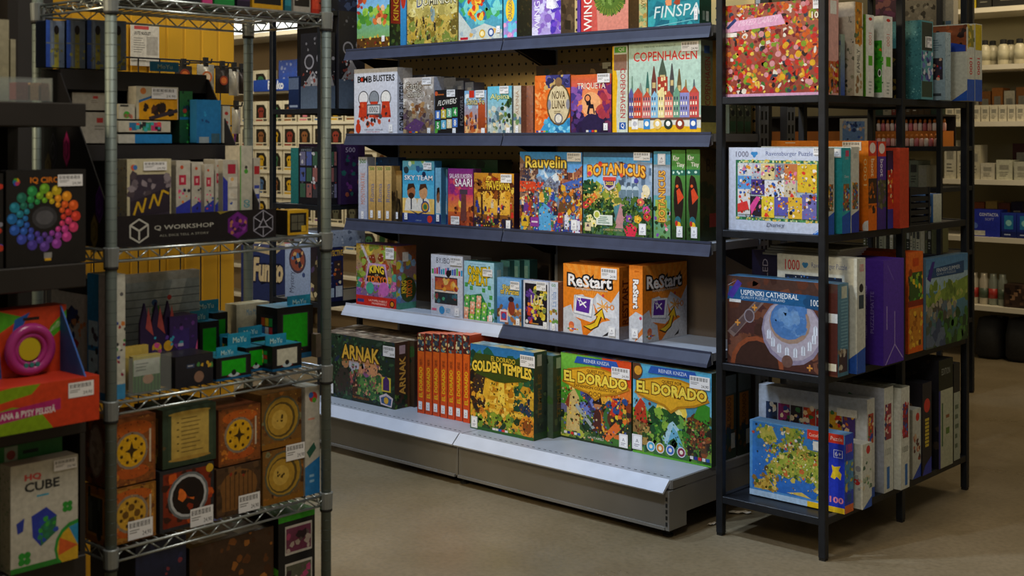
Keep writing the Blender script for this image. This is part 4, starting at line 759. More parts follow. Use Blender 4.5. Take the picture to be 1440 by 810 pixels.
def a(A):
    A.bg('#c8901c', '#3a9ad0'); A.R(0, .8, 1, 1, '#3a88c8', '#2a70b0'); A.S(30, 0, .72, 1, .9, .05, .1, ['#1f5a48', '#2a6a4a', '#3a7a58', '#144038']); A.R(0, .1, 1, .7, '#d8a428', '#e8b838')
    for k in range(8): A.R(.28 - .02 * (8 - k) + .02 * k, .18 + .05 * k, .86 - .03 * k, .225 + .05 * k, '#e8c048' if k % 2 else '#c89020')
    A.S(60, .1, .1, .95, .6, .03, .07, ['#e8c048', '#d8a828', '#b87818', '#f0d468', '#a8862c', '#88902c']); A.P([(.44, .34), (.56, .34), (.54, .6), (.46, .6)], '#f0d050'); A.S(70, 0, 0, 1, .2, .03, .07, JUNG + ['#688a28', '#8aa030']); A.S(30, .7, .3, 1, .75, .04, .08, ['#2a5a3a', '#1a4434', '#4a7a3a', '#c89828']); A.S(14, 0, .3, .12, .8, .05, .09, ['#2a1c14', '#4a2a18', '#1a1a1a']); A.P([(.06, .46), (.2, .42), (.24, .62), (.18, .76), (.1, .72)], '#3a2a24'); A.E(.18, .78, .04, '#c88a58')
    A.S(16, .02, .18, .25, .42, .04, .07, ['#2a2420', '#c87828', '#e0a030', '#5a3018']); A.E(.9, .14, .12, '#d88a28', rv=.12); A.E(.9, .14, .07, '#8a4a18', rv=.08); A.S(10, .8, .3, .99, .45, .04, .07, ['#2a3a58', '#1a2a40', '#c8a030'])
    A.fine(260, 0, .02, 1, .72, ['#f0d468', '#8a5a14', '#5a4a18', '#e8b838', '#3a4a1c', '#b87818', '#2a2414']); A.P([(0, .72), (.08, .9), (.9, .9), (1, .76), (.9, .66), (.55, .6), (.4, .6), (.1, .66)], '#3a4a18'); A.T('EL DORADO', .34, .83, .72, .89, '#d8b838', bold=.02); A.T('GOLDEN TEMPLES', .03, .68, .97, .81, '#f0d048', out='#3a3010', bold=.04, arc=.02)
    A.R(0, 0, 1, .035, '#2a5a28')
    for k, c in enumerate(('#d8d8d8', '#d8d8d8', '#3058b0', '#d03030', '#d8d8d8')): A.R(.36 + .05 * k, .03, .405 + .05 * k, .055, c)
def eldside(A): A.bg('#24342a', '#34443a'); A.S(30, 0, 0, 1, 1, .08, .2, ['#1c2a24', '#2c4434', '#4a5a38']); A.R(.25, .84, .6, .97, '#a8a898'); A.T('TEMPLES', .3, .25, .6, .75, '#6a5424', 90, .03); A.R(0, 0, 1, .08, '#2a4a24')
gb(4, 661.5, 751, 483, 3.603, .075, 'golden temple board game box with steps and treasure', body='#3a4a3a', front=a, right=eldside, top=lambda A: (A.bg('#6a9098', '#8a9a98'), A.S(60, 0, 0, 1, 1, .03, .08, ['#88a8b0', '#a8a080', '#5a7a88', '#b8a868', '#4a6a70']), A.P([(.3, .2), (.8, .2), (.7, .6), (.4, .6)], '#b09a58')), st=(('front', .91, .895, 'price', 0, (.075, .045)), ('front', .07, .08, 'tag', 0, (.034, .045))))
gb(4, 686, 778, 487, 3.682, .075, 'second golden temple game copy directly behind the first', body='#3a4a3a', front=plain('#3a4a3a', '#4a5a4a', JUNG), right=eldside, top=lambda A: (A.bg('#5a7880', '#6a8080'), A.S(40, 0, 0, 1, 1, .03, .08, ['#6a8890', '#8a8868', '#4a6a70'])))
def title(A, v, sub):
    A.P([(.02, v - .1), (.1, v + .06), (.4, v + .12), (.6, v + .12), (.9, v + .06), (.98, v - .08), (.8, v - .16), (.6, v - .2), (.5, v - .27), (.4, v - .2), (.2, v - .16)], '#b8801c'); A.P([(.05, v - .09), (.12, v + .04), (.4, v + .1), (.6, v + .1), (.88, v + .04), (.95, v - .07), (.78, v - .14), (.58, v - .18), (.5, v - .24), (.42, v - .18), (.22, v - .14)], '#e0a828')
    A.P([(.2, v + .14), (.84, v + .14), (.8, v + .22), (.24, v + .22)], '#2a58b0'); A.T('REINER KNIZIA', .34, v + .16, .7, v + .2, '#d8e4f4'); A.T('QUEST FOR', .38, v + .045, .64, v + .085, '#4a2410', bold=.02); A.T('EL DORADO', .05, v - .09, .95, v + .04, '#f4d850', out='#5a2c0c', bold=.04)
    if sub: A.T(sub, .2, v - .14, .8, v - .105, '#4a2410', bold=.02); A.ring(.44, v - .19, .025, .008, '#5a2c0c', '#e0a828'); A.ring(.5, v - .19, .025, .008, '#5a2c0c', '#e0a828'); A.ring(.56, v - .19, .025, .008, '#5a2c0c', '#e0a828')
def a(A):
    A.bg('#3a6a2a', '#5aa838'); A.R(0, .5, .5, 1, '#4a9a30', '#78c048'); A.P([(.5, .5), (1, .5), (1, 1), (.6, 1)], '#d84a20'); A.P([(.55, .35), (1, .3), (1, .7), (.7, .75)], '#e0782a'); A.R(0, 0, .45, .4, '#3a5a30', '#6a6a98'); A.S(40, .3, .3, .62, .62, .05, .1, ['#4a58a8', '#2a3a80', '#6a78c0', '#3a3a6a']); A.S(50, .5, .1, 1, .5, .05, .1, ['#c86a28', '#3a2a28', '#8a3a1c', '#e0a838', '#2a3a28']); A.S(60, 0, 0, .5, .3, .04, .09, JUNG + ['#7a9a38', '#a8b040'])
    A.P([(.08, .1), (.28, .1), (.27, .5), (.2, .6), (.1, .5)], '#c8b070'); A.E(.17, .63, .05, '#e8d078'); A.P([(.06, .4), (.14, .56), (.12, .36)], '#8a4028'); A.P([(.46, .14), (.6, .14), (.58, .36), (.53, .42), (.48, .36)], '#4a2420'); A.E(.53, .45, .05, '#b87850', rv=.05); A.P([(.46, .46), (.6, .46), (.58, .54), (.49, .54)], '#241818'); A.P([(.2, .4), (.46, .16), (.5, .18), (.24, .43)], '#9aa4a8'); A.ring(.78, .32, .17, .06, '#3a6a38', '#5a3020'); A.E(.82, .26, .1, '#2a2420'); A.S(10, .74, .18, .92, .36, .02, .04, ['#d8c030', '#e87828', '#58a038']); A.P([(.6, .1), (.8, .3), (.86, .22), (.68, .05)], '#d86a28'); A.S(16, .7, .4, .95, .58, .03, .06, ['#48882c', '#c83a20', '#e0b038', '#2a4a88']); A.fine(240, 0, .04, 1, .6, ['#2a2418', '#e8c048', '#8a3a1c', '#3a5a24', '#c8b888', '#5a6aa8', '#d87828', '#1c2a1c']); title(A, .76, 'EXPANSION COLLECTION'); A.T('LAUTAPELI', .4, .05, .62, .075, '#d8d8c8')
    for k, c in enumerate(('#d8d8d8', '#2a2a8a', '#d03030', '#d8d8d8', '#3058b0')): A.R(.05 + .05 * k, .055, .09 + .05 * k, .085, c)
    A.R(0, 0, 1, .02, '#24341c')
gb(4, 788.5, 888, 495, 3.73, .085, 'green and orange quest game box with three adventurers', body='#3a4a24', front=a, top=plain('#5a78b0', '#4a5a88', ['#6a88c0', '#3a4a78', '#c88a48', '#88582c']), st=(('front', .86, .86, 'price', 0, (.085, .04)), ('front', .9, .1, 'tag', 0, (.04, .05))))
def a(A):
    A.bg('#3a6a28', '#58b0d8'); A.R(0, .5, 1, .9, '#78c0d8', '#4aa0d0'); A.P([(.1, .45), (.16, .72), (.3, .76), (.36, .5)], '#5a9ab8'); A.P([(.6, .5), (.7, .78), (.84, .7), (.86, .45)], '#4a8aa8'); A.E(.5, .52, .2, '#f0d050', rv=.14); A.E(.5, .5, .14, '#f8e890', rv=.08); A.S(80, 0, .2, 1, .48, .05, .1, ['#3a7a2a', '#5a9a38', '#2a5a24', '#88b040', '#1f4a28', '#6aa048']); A.P([(.34, .16), (.52, .16), (.6, .34), (.52, .42), (.46, .38), (.44, .3)], '#a8d0e0'); A.P([(.44, .14), (.66, .14), (.58, .3), (.52, .36)], '#6ab0d0'); A.S(50, 0, 0, 1, .2, .04, .08, ['#3a7028', '#588a30', '#244a20', '#78a038'])
    A.P([(.0, .3), (.02, .5), (.1, .62), (.16, .56), (.2, .3)], '#b83a24'); A.E(.1, .66, .05, '#d8a070'); A.P([(0, .12), (.18, .12), (.18, .34), (0, .38)], '#8a6a3a'); A.S(12, 0, .1, .24, .3, .03, .06, ['#6a4a28', '#4a3018', '#a88848', '#3a5a28']); A.S(40, .72, .1, 1, .5, .03, .07, ['#3a2c1c', '#5a3c20', '#2a241c', '#8a4a24', '#4a5a28']); A.S(6, .74, .12, .95, .3, .05, .07, ['#5a3a24', '#8a3a28', '#3a2a20'], 'person', 2); A.P([(.78, .5), (.98, .44), (.98, .64), (.86, .68)], '#3a8a28'); A.fine(150, 0, .14, 1, .48, ['#1f4a20', '#88b040', '#3a7a2a', '#2a3a1c', '#5a9a38']); A.fine(90, .66, .1, 1, .5, ['#2a2018', '#6a4a28', '#a8682c', '#1c1814']); A.fine(50, 0, .1, .24, .6, ['#6a2418', '#c8a068', '#3a2414']); A.E(.03, .92, .1, '#5a3a28'); A.E(.07, .92, .05, '#d89a30')
    for u, c in ((.24, '#48a8d8'), (.36, '#d88a30'), (.49, '#3a68c0'), (.63, '#8a2a4a')): A.E(u, .10, .055, '#d8e0e8'); A.E(u, .10, .045, c); A.E(u, .1, .022, '#f0e8d0')
    for k, c in enumerate(('#d8d8d8', '#2a2a8a', '#d03030', '#d8d8d8', '#3058b0')): A.R(.74 + .05 * k, .05, .78 + .05 * k, .085, c)
    A.R(0, 0, 1, .02, '#5aa830'); title(A, .77, None)
gb(4, 890, 1001, 509.5, 3.73, .085, 'quest game box with a golden river valley beside the gondola end', body='#2a3a24', front=a, top=plain('#5a6a68', '#6a7a78', ['#7a8a80', '#4a5a50', '#8a7a58']), st=(('front', .86, .885, 'price', 0, (.085, .045)), ('front', .06, .12, 'tag', 0, (.045, .055))))
for k in range(2):
    y_ = 3.835 + .1 * k
    carton('board_game_box', ('quest game copy edge on directly behind the river valley box', 'quest game copy edge on against the back panel')[k], 'board game', GX1 - .31, GX1 - .01, y_, y_ + .085, GB + .0005, .30 - .0 * k, group='quest game copies at the gondola end', body='#2c3226', right=lambda A: (A.bg('#2a3a28', '#3a4a48'), A.R(0, .78, 1, 1, '#56646a'), A.R(.1, .35, .8, .76, '#a86a1c'), A.S(20, 0, .1, 1, .4, .1, .2, ['#1f3a48', '#6a4a20', '#2a4a30', '#8a6a28']), A.T('EL DORADO', .3, .38, .6, .74, '#6a3a10', 90, .03), A.R(.6, .12, .9, .3, '#b8b8a8')))

# ---------------------------------------------------------------- puzzles on the right steel rack
def rr(lv, edge, pr, yt, wd, label, Xr=-1.972, X0=None, name='puzzle_box', cat='puzzle', h=None, dz=0.0, **k):
    Y0, Y1 = YonX(edge, Xr) + .001, YonX(pr, Xr) - .001
    z = RL[lv] + .0005 + dz
    x0 = Xr - wd if X0 is None else X0
    hh = h or (Zat(yt, Xr, Y0) - z)
    return carton(name, label, cat, x0, Xr, Y0, Y1, z, hh, **k)
CANDY = ['#b82a20', '#c85818', '#d09020', '#3a6a30', '#d8d0c0', '#a01c30', '#d8b848', '#6a1c24', '#2a1c1a', '#c87078', '#982c1c', '#c8742c', '#788c2c', '#2c3c4c', '#8a3a1c', '#c83018']
# level 1
def a(A):
    A.bg('#8a3a2c', '#a05a48'); A.S(620, 0, .03, 1, 1, .012, .034, CANDY); A.S(90, 0, .03, 1, .98, .018, .03, ['#b82420', '#d0a020', '#c85818', '#7a9424', '#c88a90'], 'disc'); A.S(60, 0, .03, 1, .98, .02, .035, CANDY, 'leaf')
    A.R(0, 0, 1, .03, '#c898b8'); A.P([(0, .70), (.6, .76), (.56, .87), (.02, .82)], '#d8a0c0'); A.T('MIXED CANDY', .13, .765, .52, .83, '#e8c8d8', shear=.03); A.P([(.01, .76), (.1, .86), (.12, .83), (.03, .74)], '#2a3a70'); A.R(0, .655, .12, .70, '#e4dcd4'); A.T('1000', .85, .80, .99, .87, '#f0e8d0', bold=.02, out='#6a4a38'); A.T('PUZZLE', .12, .9, .3, .95, '#b84a58', shear=.02)
X0 = XonY(1020, 3.670)
candy = carton('puzzle_box', 'jigsaw puzzle box covered in mixed candy on the top tier', 'puzzle', X0, -1.980, 3.670, YonX(1179, -1.98), RL[0] + .0005, Zat(9, X0, 3.67) - RL[0], body='#c89088', front=a,
    right=lambda A: (A.bg('#d8a098', '#d8a8a0'), A.R(0, .02, 1, .35, '#b8683a'), A.S(50, 0, .02, 1, .35, .08, .16, CANDY), A.R(.2, .84, .8, .98, '#e4e4dc')), st=(('front', .93, .955, 'price', 0, (.05, .036)),))
rr(0, 1182, 1188, 48, .2, 'thin dark blue puzzle spine behind the candy box', Xr=-1.98, body='#2a4a8a', front=plain('#58605a', '#788070', ['#3a5a3a', '#98a088', '#48506a']), right=plain('#2a4a98', '#8a9a88'))
rr(0, 1201, 1213.5, 2, .3, 'tan puzzle box with a dinosaur spine', Xr=-1.965, body='#9a8468', front=lambda A: (A.bg('#a89880', '#d0c8b8'), A.T('XL', .93, .78, .97, .85, '#333'), A.S(40, .8, 0, 1, .6, .01, .03, ['#6a6a58', '#8a8468', '#4a4a40', '#b8b098'])), right=lambda A: (A.bg('#c8c4b0', '#d8d4c4'), A.R(.1, .55, .9, 1, '#b8782a'), A.S(30, .1, .55, .9, 1, .08, .2, ['#e0a838', '#8a5a28', '#5a6a48', '#c88a30']), A.T('FAMILY', .3, .25, .65, .5, '#444', 90), A.S(12, .2, .04, .8, .24, .1, .2, ['#8a6a48', '#a89068'])))
def wg(A): A.bg('#d8dad2', '#e0e2dc'); A.R(.3, .38, .8, .5, '#58a828'); A.T('1000', .35, .63, .7, .78, '#c86a5a', -90); A.E(.55, .95, .22, '#c83a30', rv=.02); A.lines(4, .35, .03, .75, .2, '#a0a8a0')
rr(0, 1217.5, 1229, 20, .3, 'white puzzle box with a green square on its spine', body='#c8ccc4', front=plain('#58a028', '#8ac048'), right=wg)
rr(0, 1242, 1255, 22, .34, 'white puzzle box with a bird on vivid green', body='#c8ccc4', front=lambda A: (A.bg('#d8dcd4'), A.R(.0, .06, .985, .7, '#3aa028'), A.S(20, .9, .1, 1, .65, .01, .03, ['#2a8020', '#58b838', '#1f6a1c']), A.E(.96, .3, .02, '#e8e8e8', rv=.05), A.E(.96, .3, .014, '#3a3a30', rv=.035), A.P([(.95, .58), (.99, .56), (.97, .61)], '#d86a28')), right=wg)
rr(0, 1260, 1274, 68, .2, 'small dark game box beside the teal patterned puzzle', Xr=-2.02, body='#2a2a24', front=plain('#2a2a28', '#3a3a30', ['#b8a048', '#58584a']), right=lambda A: (A.bg('#24241f', '#34342c'), A.R(.1, .7, .9, .9, '#c8c8b8'), A.R(.1, .1, .9, .4, '#8a7a2a')))
rr(0, 1295, 1312, 28, .3, 'teal patterned puzzle box with a collage spine', Xr=-1.962, body='#4a8a90', front=lambda A: (A.bg('#3a7a84', '#4a8c94'), A.S(260, .55, 0, 1, 1, .006, .014, ['#58a0a8', '#2a6470', '#78b4b8', '#306c78'])), right=lambda A: (A.bg('#5a98a0'), A.R(.06, .62, .94, .98, '#38403a'), A.R(.35, .66, .92, .8, '#d0d4cc'), A.S(30, .05, .25, .95, .6, .08, .16, ['#4a4a90', '#6a78b8', '#c8ccd8', '#38406a']), A.R(.06, .03, .94, .23, '#3a4a3c')), st=(('right', .65, .73, 'price', 0, (.04, .04)),))
rr(0, 1329, 1337, 45, .3, 'pale blue puzzle box beside the white pair', Xr=-1.94, body='#8aa8b8', front=lambda A: (A.bg('#8aa4b4', '#a0b8c4'), A.R(.80, .3, .97, .62, '#3a3440'), A.S(12, .8, .32, .97, .6, .012, .03, ['#c83a38', '#4a4a98', '#d8b8a0', '#2a2430']), A.lines(5, .82, .72, .96, .9, '#6a8494'), A.R(.84, .06, .95, .1, '#3a444c')), right=plain('#98b0bc', '#b0c4cc', ['#6a8494']))
def ravside(A): A.bg('#c8ccc0', '#d8dace'); A.R(0, 0, 1, .28, '#2a58b8'); A.T('1000', .3, .34, .7, .56, '#c8484a', -90, .02); A.R(.1, .7, .9, .98, '#8a8438'); A.S(12, .1, .7, .9, .98, .1, .2, ['#c8a828', '#5a6a38', '#d8c060'])
rr(0, 1360, 1370.5, 33, .30, 'white puzzle box with a brown face print on the rack corner', Xr=-1.916, body='#c0c4bc', front=lambda A: (A.bg('#c4c8bc', '#ccd0c4'), A.R(.0, .64, .99, .985, '#8a4a2a'), A.S(40, .1, .64, .98, .98, .02, .06, ['#a85a30', '#6a3820', '#c87848', '#2a1c1c']), A.P([(.5, .64), (.98, .64), (.98, .72), (.8, .76), (.6, .7)], '#2a48b0'), A.P([(.8, 0), (1, 0), (1, .14)], '#2a58b8')), right=ravside)
rr(0, 1371, 1381, 33, .30, 'white puzzle box with a yellow print on the rack corner', Xr=-1.916, body='#c0c4bc', right=lambda A: (ravside(A), A.R(.05, .66, .95, .99, '#c8b020')))
# level 2
X0 = XonY(1025, 3.668)
def a(A):
    A.bg('#bcc8e0', '#c6d0e6'); A.T('1000', .075, .885, .21, .955, '#6a6a80', bold=.01); A.E(.27, .92, .022, '#3a88c8'); A.E(.25, .93, .016, '#3a88c8'); A.E(.29, .93, .016, '#3a88c8'); A.E(.27, .9, .016, '#3a88c8'); A.T('Ravensburger Puzzle', .39, .89, .86, .955, '#3a4a88')
    A.R(.075, .13, .92, .85, '#2a6a4a'); A.S(70, .08, .135, .915, .16, .006, .012, ['#c8d8a0', '#58a068', '#d8c060'], 'rect'); A.S(70, .08, .82, .915, .845, .006, .012, ['#c8d8a0', '#58a068', '#d8c060'], 'rect'); A.R(.095, .165, .90, .815, '#a8b8c8')
    rc = [(.1, .66, .25, .81, '#d0d4d8'), (.25, .66, .34, .81, '#b8c0d0'), (.34, .62, .48, .81, '#d8c890'), (.48, .62, .58, .81, '#8a8f98'), (.58, .62, .71, .81, '#c07848'), (.71, .48, .90, .81, '#d8b830'), (.1, .5, .24, .66, '#5a98d8'), (.24, .44, .38, .62, '#4a3a8a'), (.38, .40, .58, .61, '#d8dce4'), (.58, .4, .7, .62, '#c8c0a8'), (.1, .2, .23, .5, '#d8d8dc'), (.23, .18, .35, .42, '#2a2430'), (.35, .17, .48, .42, '#e0c838'), (.48, .2, .62, .42, '#5a5ab0'), (.62, .17, .76, .42, '#d8b038'), (.76, .17, .90, .46, '#6a6ab0')]
    for (u0, v0, u1, v1, c) in rc: A.R(u0, v0, u1, v1, c); A.S(9, u0 + .015, v0 + .02, u1 - .015, v1 - .02, .008, .026, ['#d83a30', '#f0e8e0', '#2a58b0', '#e8a030', '#2a2428', '#d87aa0', '#8a5a38'])
    A.fine(260, .1, .17, .9, .81, ['#d83a30', '#f0e8e0', '#2a58b0', '#e8a030', '#2a2428', '#d8b838', '#8a5a38', '#e8d8b8'], .004, .012); A.P([(.25, .2), (.34, .4), (.3, .42), (.23, .3)], '#d84a98'); A.P([(.1, .22), (.22, .26), (.2, .36), (.1, .32)], '#d83a38')
    A.T('Disney', .40, .045, .58, .105, '#3a3a48', shear=.01); A.P([(.86, 0), (1, 0), (1, .13)], '#2a68c8'); A.L(.88, .01, .99, .10, .008, '#a8c8f0')
def rav2(bgc, bot): return lambda A: (A.bg(bgc), A.P([(0, 0), (1, 0), (1, .26), (0, .2)], bot), A.R(.15, .27, .85, .58, '#7a6a48'), A.S(34, .15, .27, .85, .58, .07, .14, CROWD), A.T('Disney', .3, .64, .8, .68, '#d8e4e4'), A.T('1000', .3, .86, .75, .93, '#a8b0b0'))
carton('puzzle_box', 'white puzzle box with a patchwork of storybook panels framed in green', 'puzzle', X0, -1.981, 3.668, YonX(1173, -1.981), RL[1] + .0005, Zat(207.5, X0, 3.668) - RL[1], body='#b8b4a0', front=a, right=rav2('#c8ccc4', '#2458b8'), st=(('front', .93, .96, 'price', 0, (.045, .022)),))
rr(1, 1184, 1196, 208, .34, 'turquoise puzzle box with a blue bottom edge', body='#2a9aa8', front=plain('#2a9cac', '#34a8b4'), right=lambda A: (rav2('#30a4b0', '#2458b8')(A), A.R(.4, .9, .8, .97, '#c84a70')), st=(('front', .95, .94, 'tag', 0, (.03, .03)),))
rr(1, 1197, 1208, 206.5, .34, 'white puzzle spine beside the turquoise puzzle', body='#c8ccc0', front=plain('#d0d4cc'), right=rav2('#d0d2c8', '#2a3aa0'))
rr(1, 1221, 1233, 198, .40, 'wide orange puzzle box with a white quarter circle', X0=RX0 + .03, body='#d87818', front=lambda A: (A.bg('#d86a14', '#e08420'), A.E(1, .04, .06, '#d8d8d8'), A.T('1000', .955, .5, .985, .8, '#e8c080', 90), A.lines(1, .15, .965, .3, .985, '#e8e0d0')), right=lambda A: (A.bg('#d86a18', '#e07820'), A.R(0, .83, 1, 1, '#d8402a'), A.E(.5, .92, .36, '#e8d8d0', rv=.06), A.T('boot', .3, .6, .7, .8, '#e8d0a8', -90, .02), A.R(.0, .3, 1, .58, '#3a2a20'), A.S(20, 0, .2, 1, .55, .1, .2, ['#4a3424', '#8a4a1c', '#c86a20', '#2a2018'])), st=(('front', .84, .94, 'price', 0, (.07, .03)),))
rr(1, 1234, 1246, 199, .36, 'purple puzzle spine with a red cap band', body='#4a3a88', front=plain('#4a3a80'), right=lambda A: (A.bg('#3a2a78', '#5a3a98'), A.R(0, .83, 1, 1, '#d8402a'), A.E(.5, .92, .36, '#e8d8d0', rv=.06), A.T('boot', .3, .6, .7, .8, '#d8d0e8', -90, .02), A.R(.0, .25, 1, .56, '#4a4a3a'), A.S(24, 0, .25, 1, .56, .1, .2, ['#6a6a48', '#3a4a38', '#8a7a58', '#58486a'])))
rr(1, 1248, 1256, 212, .3, 'narrow puzzle spine with red and yellow flames', Xr=-1.968, body='#2a2430', front=plain('#1c1a20'), right=lambda A: (A.bg('#2a3a9a', '#2a2430'), A.R(0, .25, 1, .75, '#b83a28'), A.S(20, 0, .3, 1, .75, .12, .25, ['#e0a030', '#d8602a', '#e8d8a0', '#8a2a28'])))
rr(1, 1265, 1278, 208, .30, 'bright red puzzle box with a ribbed side', Xr=-1.945, body='#c8402a', front=plain('#b83824', '#c4422c'), right=lambda A: (A.bg('#c8442c', '#d04a30'), [A.L(.08 + .07 * k, .03, .08 + .07 * k, .97, .02, '#a83820') for k in range(13)]))
ck = thing('storage_crate', 'black slatted plastic crate behind the red puzzle', 'crate', (-2.10, 4.345, RL[1] + .0005))
m = MB(); m.box(-.12, .12, -.085, .085, 0, .008); m.box(-.12, -.112, -.085, .085, .008, .13)
m.build('crate_body', M_black, ck)
for k in range(5):
    m = MB(); z = .012 + k * .024; m.box(.112, .12, -.085, .085, z, z + (.016 if k < 4 else .026)); m.box(-.112, .112, -.085, -.078, z, z + .016); m.box(-.112, .112, .078, .085, z, z + .016); m.build('slat', M_black, ck)
for y in (-.083, .075):
    m = MB(); m.box(.108, .122, y, y + .008, 0, .134); m.build('corner_post', M_black, ck)
rr(1, 1312, 1324, 273, .16, 'small blue box on the far end of the middle tier', Xr=-1.99, body='#3a6ab0', front=lambda A: (A.bg('#3a70b8', '#5a88c8'), A.R(.55, .2, .95, .6, '#c8d0d8'), A.S(8, .5, .2, 1, .8, .03, .06, ['#2a4a90', '#e0e4e8'])), right=plain('#a8b0a0', '#c8ccc0'))
# level 3
X0 = XonY(1023, 3.668)
def a(A):
    A.bg('#4a2c28', '#4a342e'); A.S(120, 0, 0, 1, 1, .03, .08, ['#5a3428', '#3e2824', '#6a4030', '#4a2c2c', '#70483a']); A.P([(.0, .36), (.34, .84), (.40, .8), (.06, .3)], '#7a6a68'); A.P([(.03, .38), (.33, .8), (.36, .78), (.08, .34)], '#5a4a4c')
    A.E(.28, -.02, .25, '#8a4a30', rv=.36); A.E(.28, -.02, .21, '#3a2622', rv=.31); A.E(.6, .43, .275, '#8a84a0', rv=.37); A.E(.6, .45, .255, '#a8a4b8', rv=.34); A.E(.58, .53, .185, '#9a8478', rv=.235); A.E(.57, .55, .165, '#4a78b8', rv=.21); A.S(50, .46, .42, .7, .7, .03, .06, ['#4a7cc0', '#5a88c4', '#4474b4', '#6a94c8'])
    A.E(.57, .55, .045, '#6a98d0')
    for k in range(9):
        an = math.radians(200 + k * 20); u, v = .595 + .215 * math.cos(an), .475 + .27 * math.sin(an); A.P([(u - .018, v - .055), (u + .018, v - .055), (u + .018, v + .03), (u, v + .055), (u - .018, v + .03)], '#d0dcf0'); A.L(u, v - .05, u, v + .05, .004, '#6a6a88')
    A.E(.21, .56, .05, '#8a8490', rv=.08); A.E(.21, .56, .04, '#58484c', rv=.065); A.E(.56, .1, .05, '#6a504a', rv=.07)
    for u, v in ((.26, .66), (.1, .47), (.76, .06)): A.L(u - .025, v, u + .025, v, .014, '#c88a40'); A.L(u, v - .035, u, v + .035, .014, '#c88a40')
    A.P([(0, .73), (.84, .72), (.84, .85), (.02, .88)], '#1f5a90'); A.P([(0, .78), (.1, .96), (.14, .92), (.05, .74)], '#4a3aa0'); A.P([(.0, .88), (.1, .96), (.02, .9)], '#d8dcec'); A.T('USPENSKI CATHEDRAL', .13, .79, .66, .85, '#e4ecf4', bold=.01); A.T('QUALITY PUZZLES . FINLAND', .13, .745, .54, .78, '#c8d8e8'); A.R(.02, .70, .13, .735, '#d8dce0'); A.P([(.72, .71), (.9, .69), (.9, .84), (.73, .86)], '#1a4a78'); A.E(.73, .775, .03, '#1a4a78'); A.E(.905, .76, .03, '#1a4a78'); A.T('1000', .77, .74, .87, .81, '#e4ecf4'); A.R(.92, .02, 1, .9, '#4a2420'); A.R(.92, .58, 1, .68, '#c8d0d8'); A.R(.92, .06, .99, .14, '#d8d8c8')
carton('puzzle_box', 'puzzle box with a blue church dome ceiling seen from below', 'puzzle', X0, -1.945, 3.668, YonX(1193, -1.945), RL[2] + .0005, Zat(387, X0, 3.668) - RL[2], body='#3a6a90', front=a, right=lambda A: (A.bg('#4a7a94', '#5a8aa4'), [A.L(.3, .32 + .035 * k, .9, .32 + .035 * k, .06, '#7aa8bc') for k in range(16)], A.R(.1, .04, .9, .28, '#4a3a38'), A.R(.35, .84, .85, .97, '#c8d0c0'), A.S(8, .1, .04, .9, .28, .1, .2, ['#8a7a68', '#c0b8a8'])))
rr(2, 1205, 1217, 364, .36, 'white puzzle box with red 1000 standing behind the dome puzzle', Xr=-1.925, X0=XonY(1093, YonX(1205, -1.925)), body='#c4c8c0', front=lambda A: (A.bg('#c8ccc4', '#d0d4cc'), A.T('1000', .1, .86, .29, .955, '#c8303a', bold=.01), A.E(.36, .91, .03, '#3a88c8'), A.E(.34, .92, .02, '#3a88c8'), A.E(.38, .92, .02, '#3a88c8'), A.T('Ravensburger Puzzle', .44, .88, .88, .94, '#5a6aa0'), A.R(.1, .2, .82, .82, '#1c2840'), A.S(60, .1, .6, .82, .82, .006, .014, ['#2a58a8', '#3a78c8', '#d8e0f0'], 'disc'), A.P([(.86, 0), (1, 0), (1, .18), (.9, .12)], '#2a58b8')), right=lambda A: (A.bg('#ccd0c8', '#d4d8d0'), A.P([(0, 0), (1, 0), (1, .22), (0, .18)], '#2a58b8'), A.R(.2, .56, .8, .68, '#3a4a58'), A.E(.5, .74, .25, '#2a2a30'), A.T('1000', .3, .88, .8, .95, '#d84a5a')))
rr(2, 1242, 1271, 367, .40, 'large violet puzzle box with white fold lines on its end', Xr=-1.93, X0=RX0 + .02, body='#4a2a98', front=lambda A: (A.bg('#46289a', '#5030a4'), A.T('PUZZLE MAT 500 - 3000 PIECES', .83, .25, .86, .75, '#9a8ad8', 90), A.T('PUZZLEMATTE', .89, .3, .92, .7, '#9a8ad8', 90)), right=lambda A: (A.bg('#5030a8', '#5a3ab0'), A.L(.55, .18, .55, .5, .03, '#a898d8'), A.L(.55, .18, .1, .0, .03, '#a898d8'), A.L(.55, .18, .95, .03, .03, '#a898d8'), A.L(.2, .95, .5, .8, .02, '#7a68c0'), A.lines(1, .15, .2, .2, .7, '#a898d8')))
rr(2, 1277, 1298, 356, .34, 'orange toy box with yellow dinosaur art on its end', Xr=-1.97, body='#d85a18', name='toy_box', cat='toy box', front=plain('#d85a18', '#e0682a'), right=lambda A: (A.bg('#d86018', '#e07028'), A.R(.05, .52, .95, .8, '#3a5a28'), A.S(24, .05, .5, .95, .8, .06, .14, ['#58a038', '#e8c830', '#2a3a20', '#98b838']), A.E(.15, .8, .12, '#8a3a18'), A.R(0, .46, 1, .52, '#8a2a18'), A.R(.08, .06, .92, .44, '#c88428'), A.S(24, .1, .06, .9, .42, .07, .14, ['#e8b838', '#a8641c', '#d89830', '#6a3a18']), A.R(.3, .86, .7, .94, '#c84818')))
Y0, Y1 = YonX(1302, -1.962), YonX(1361, -1.962) - .0
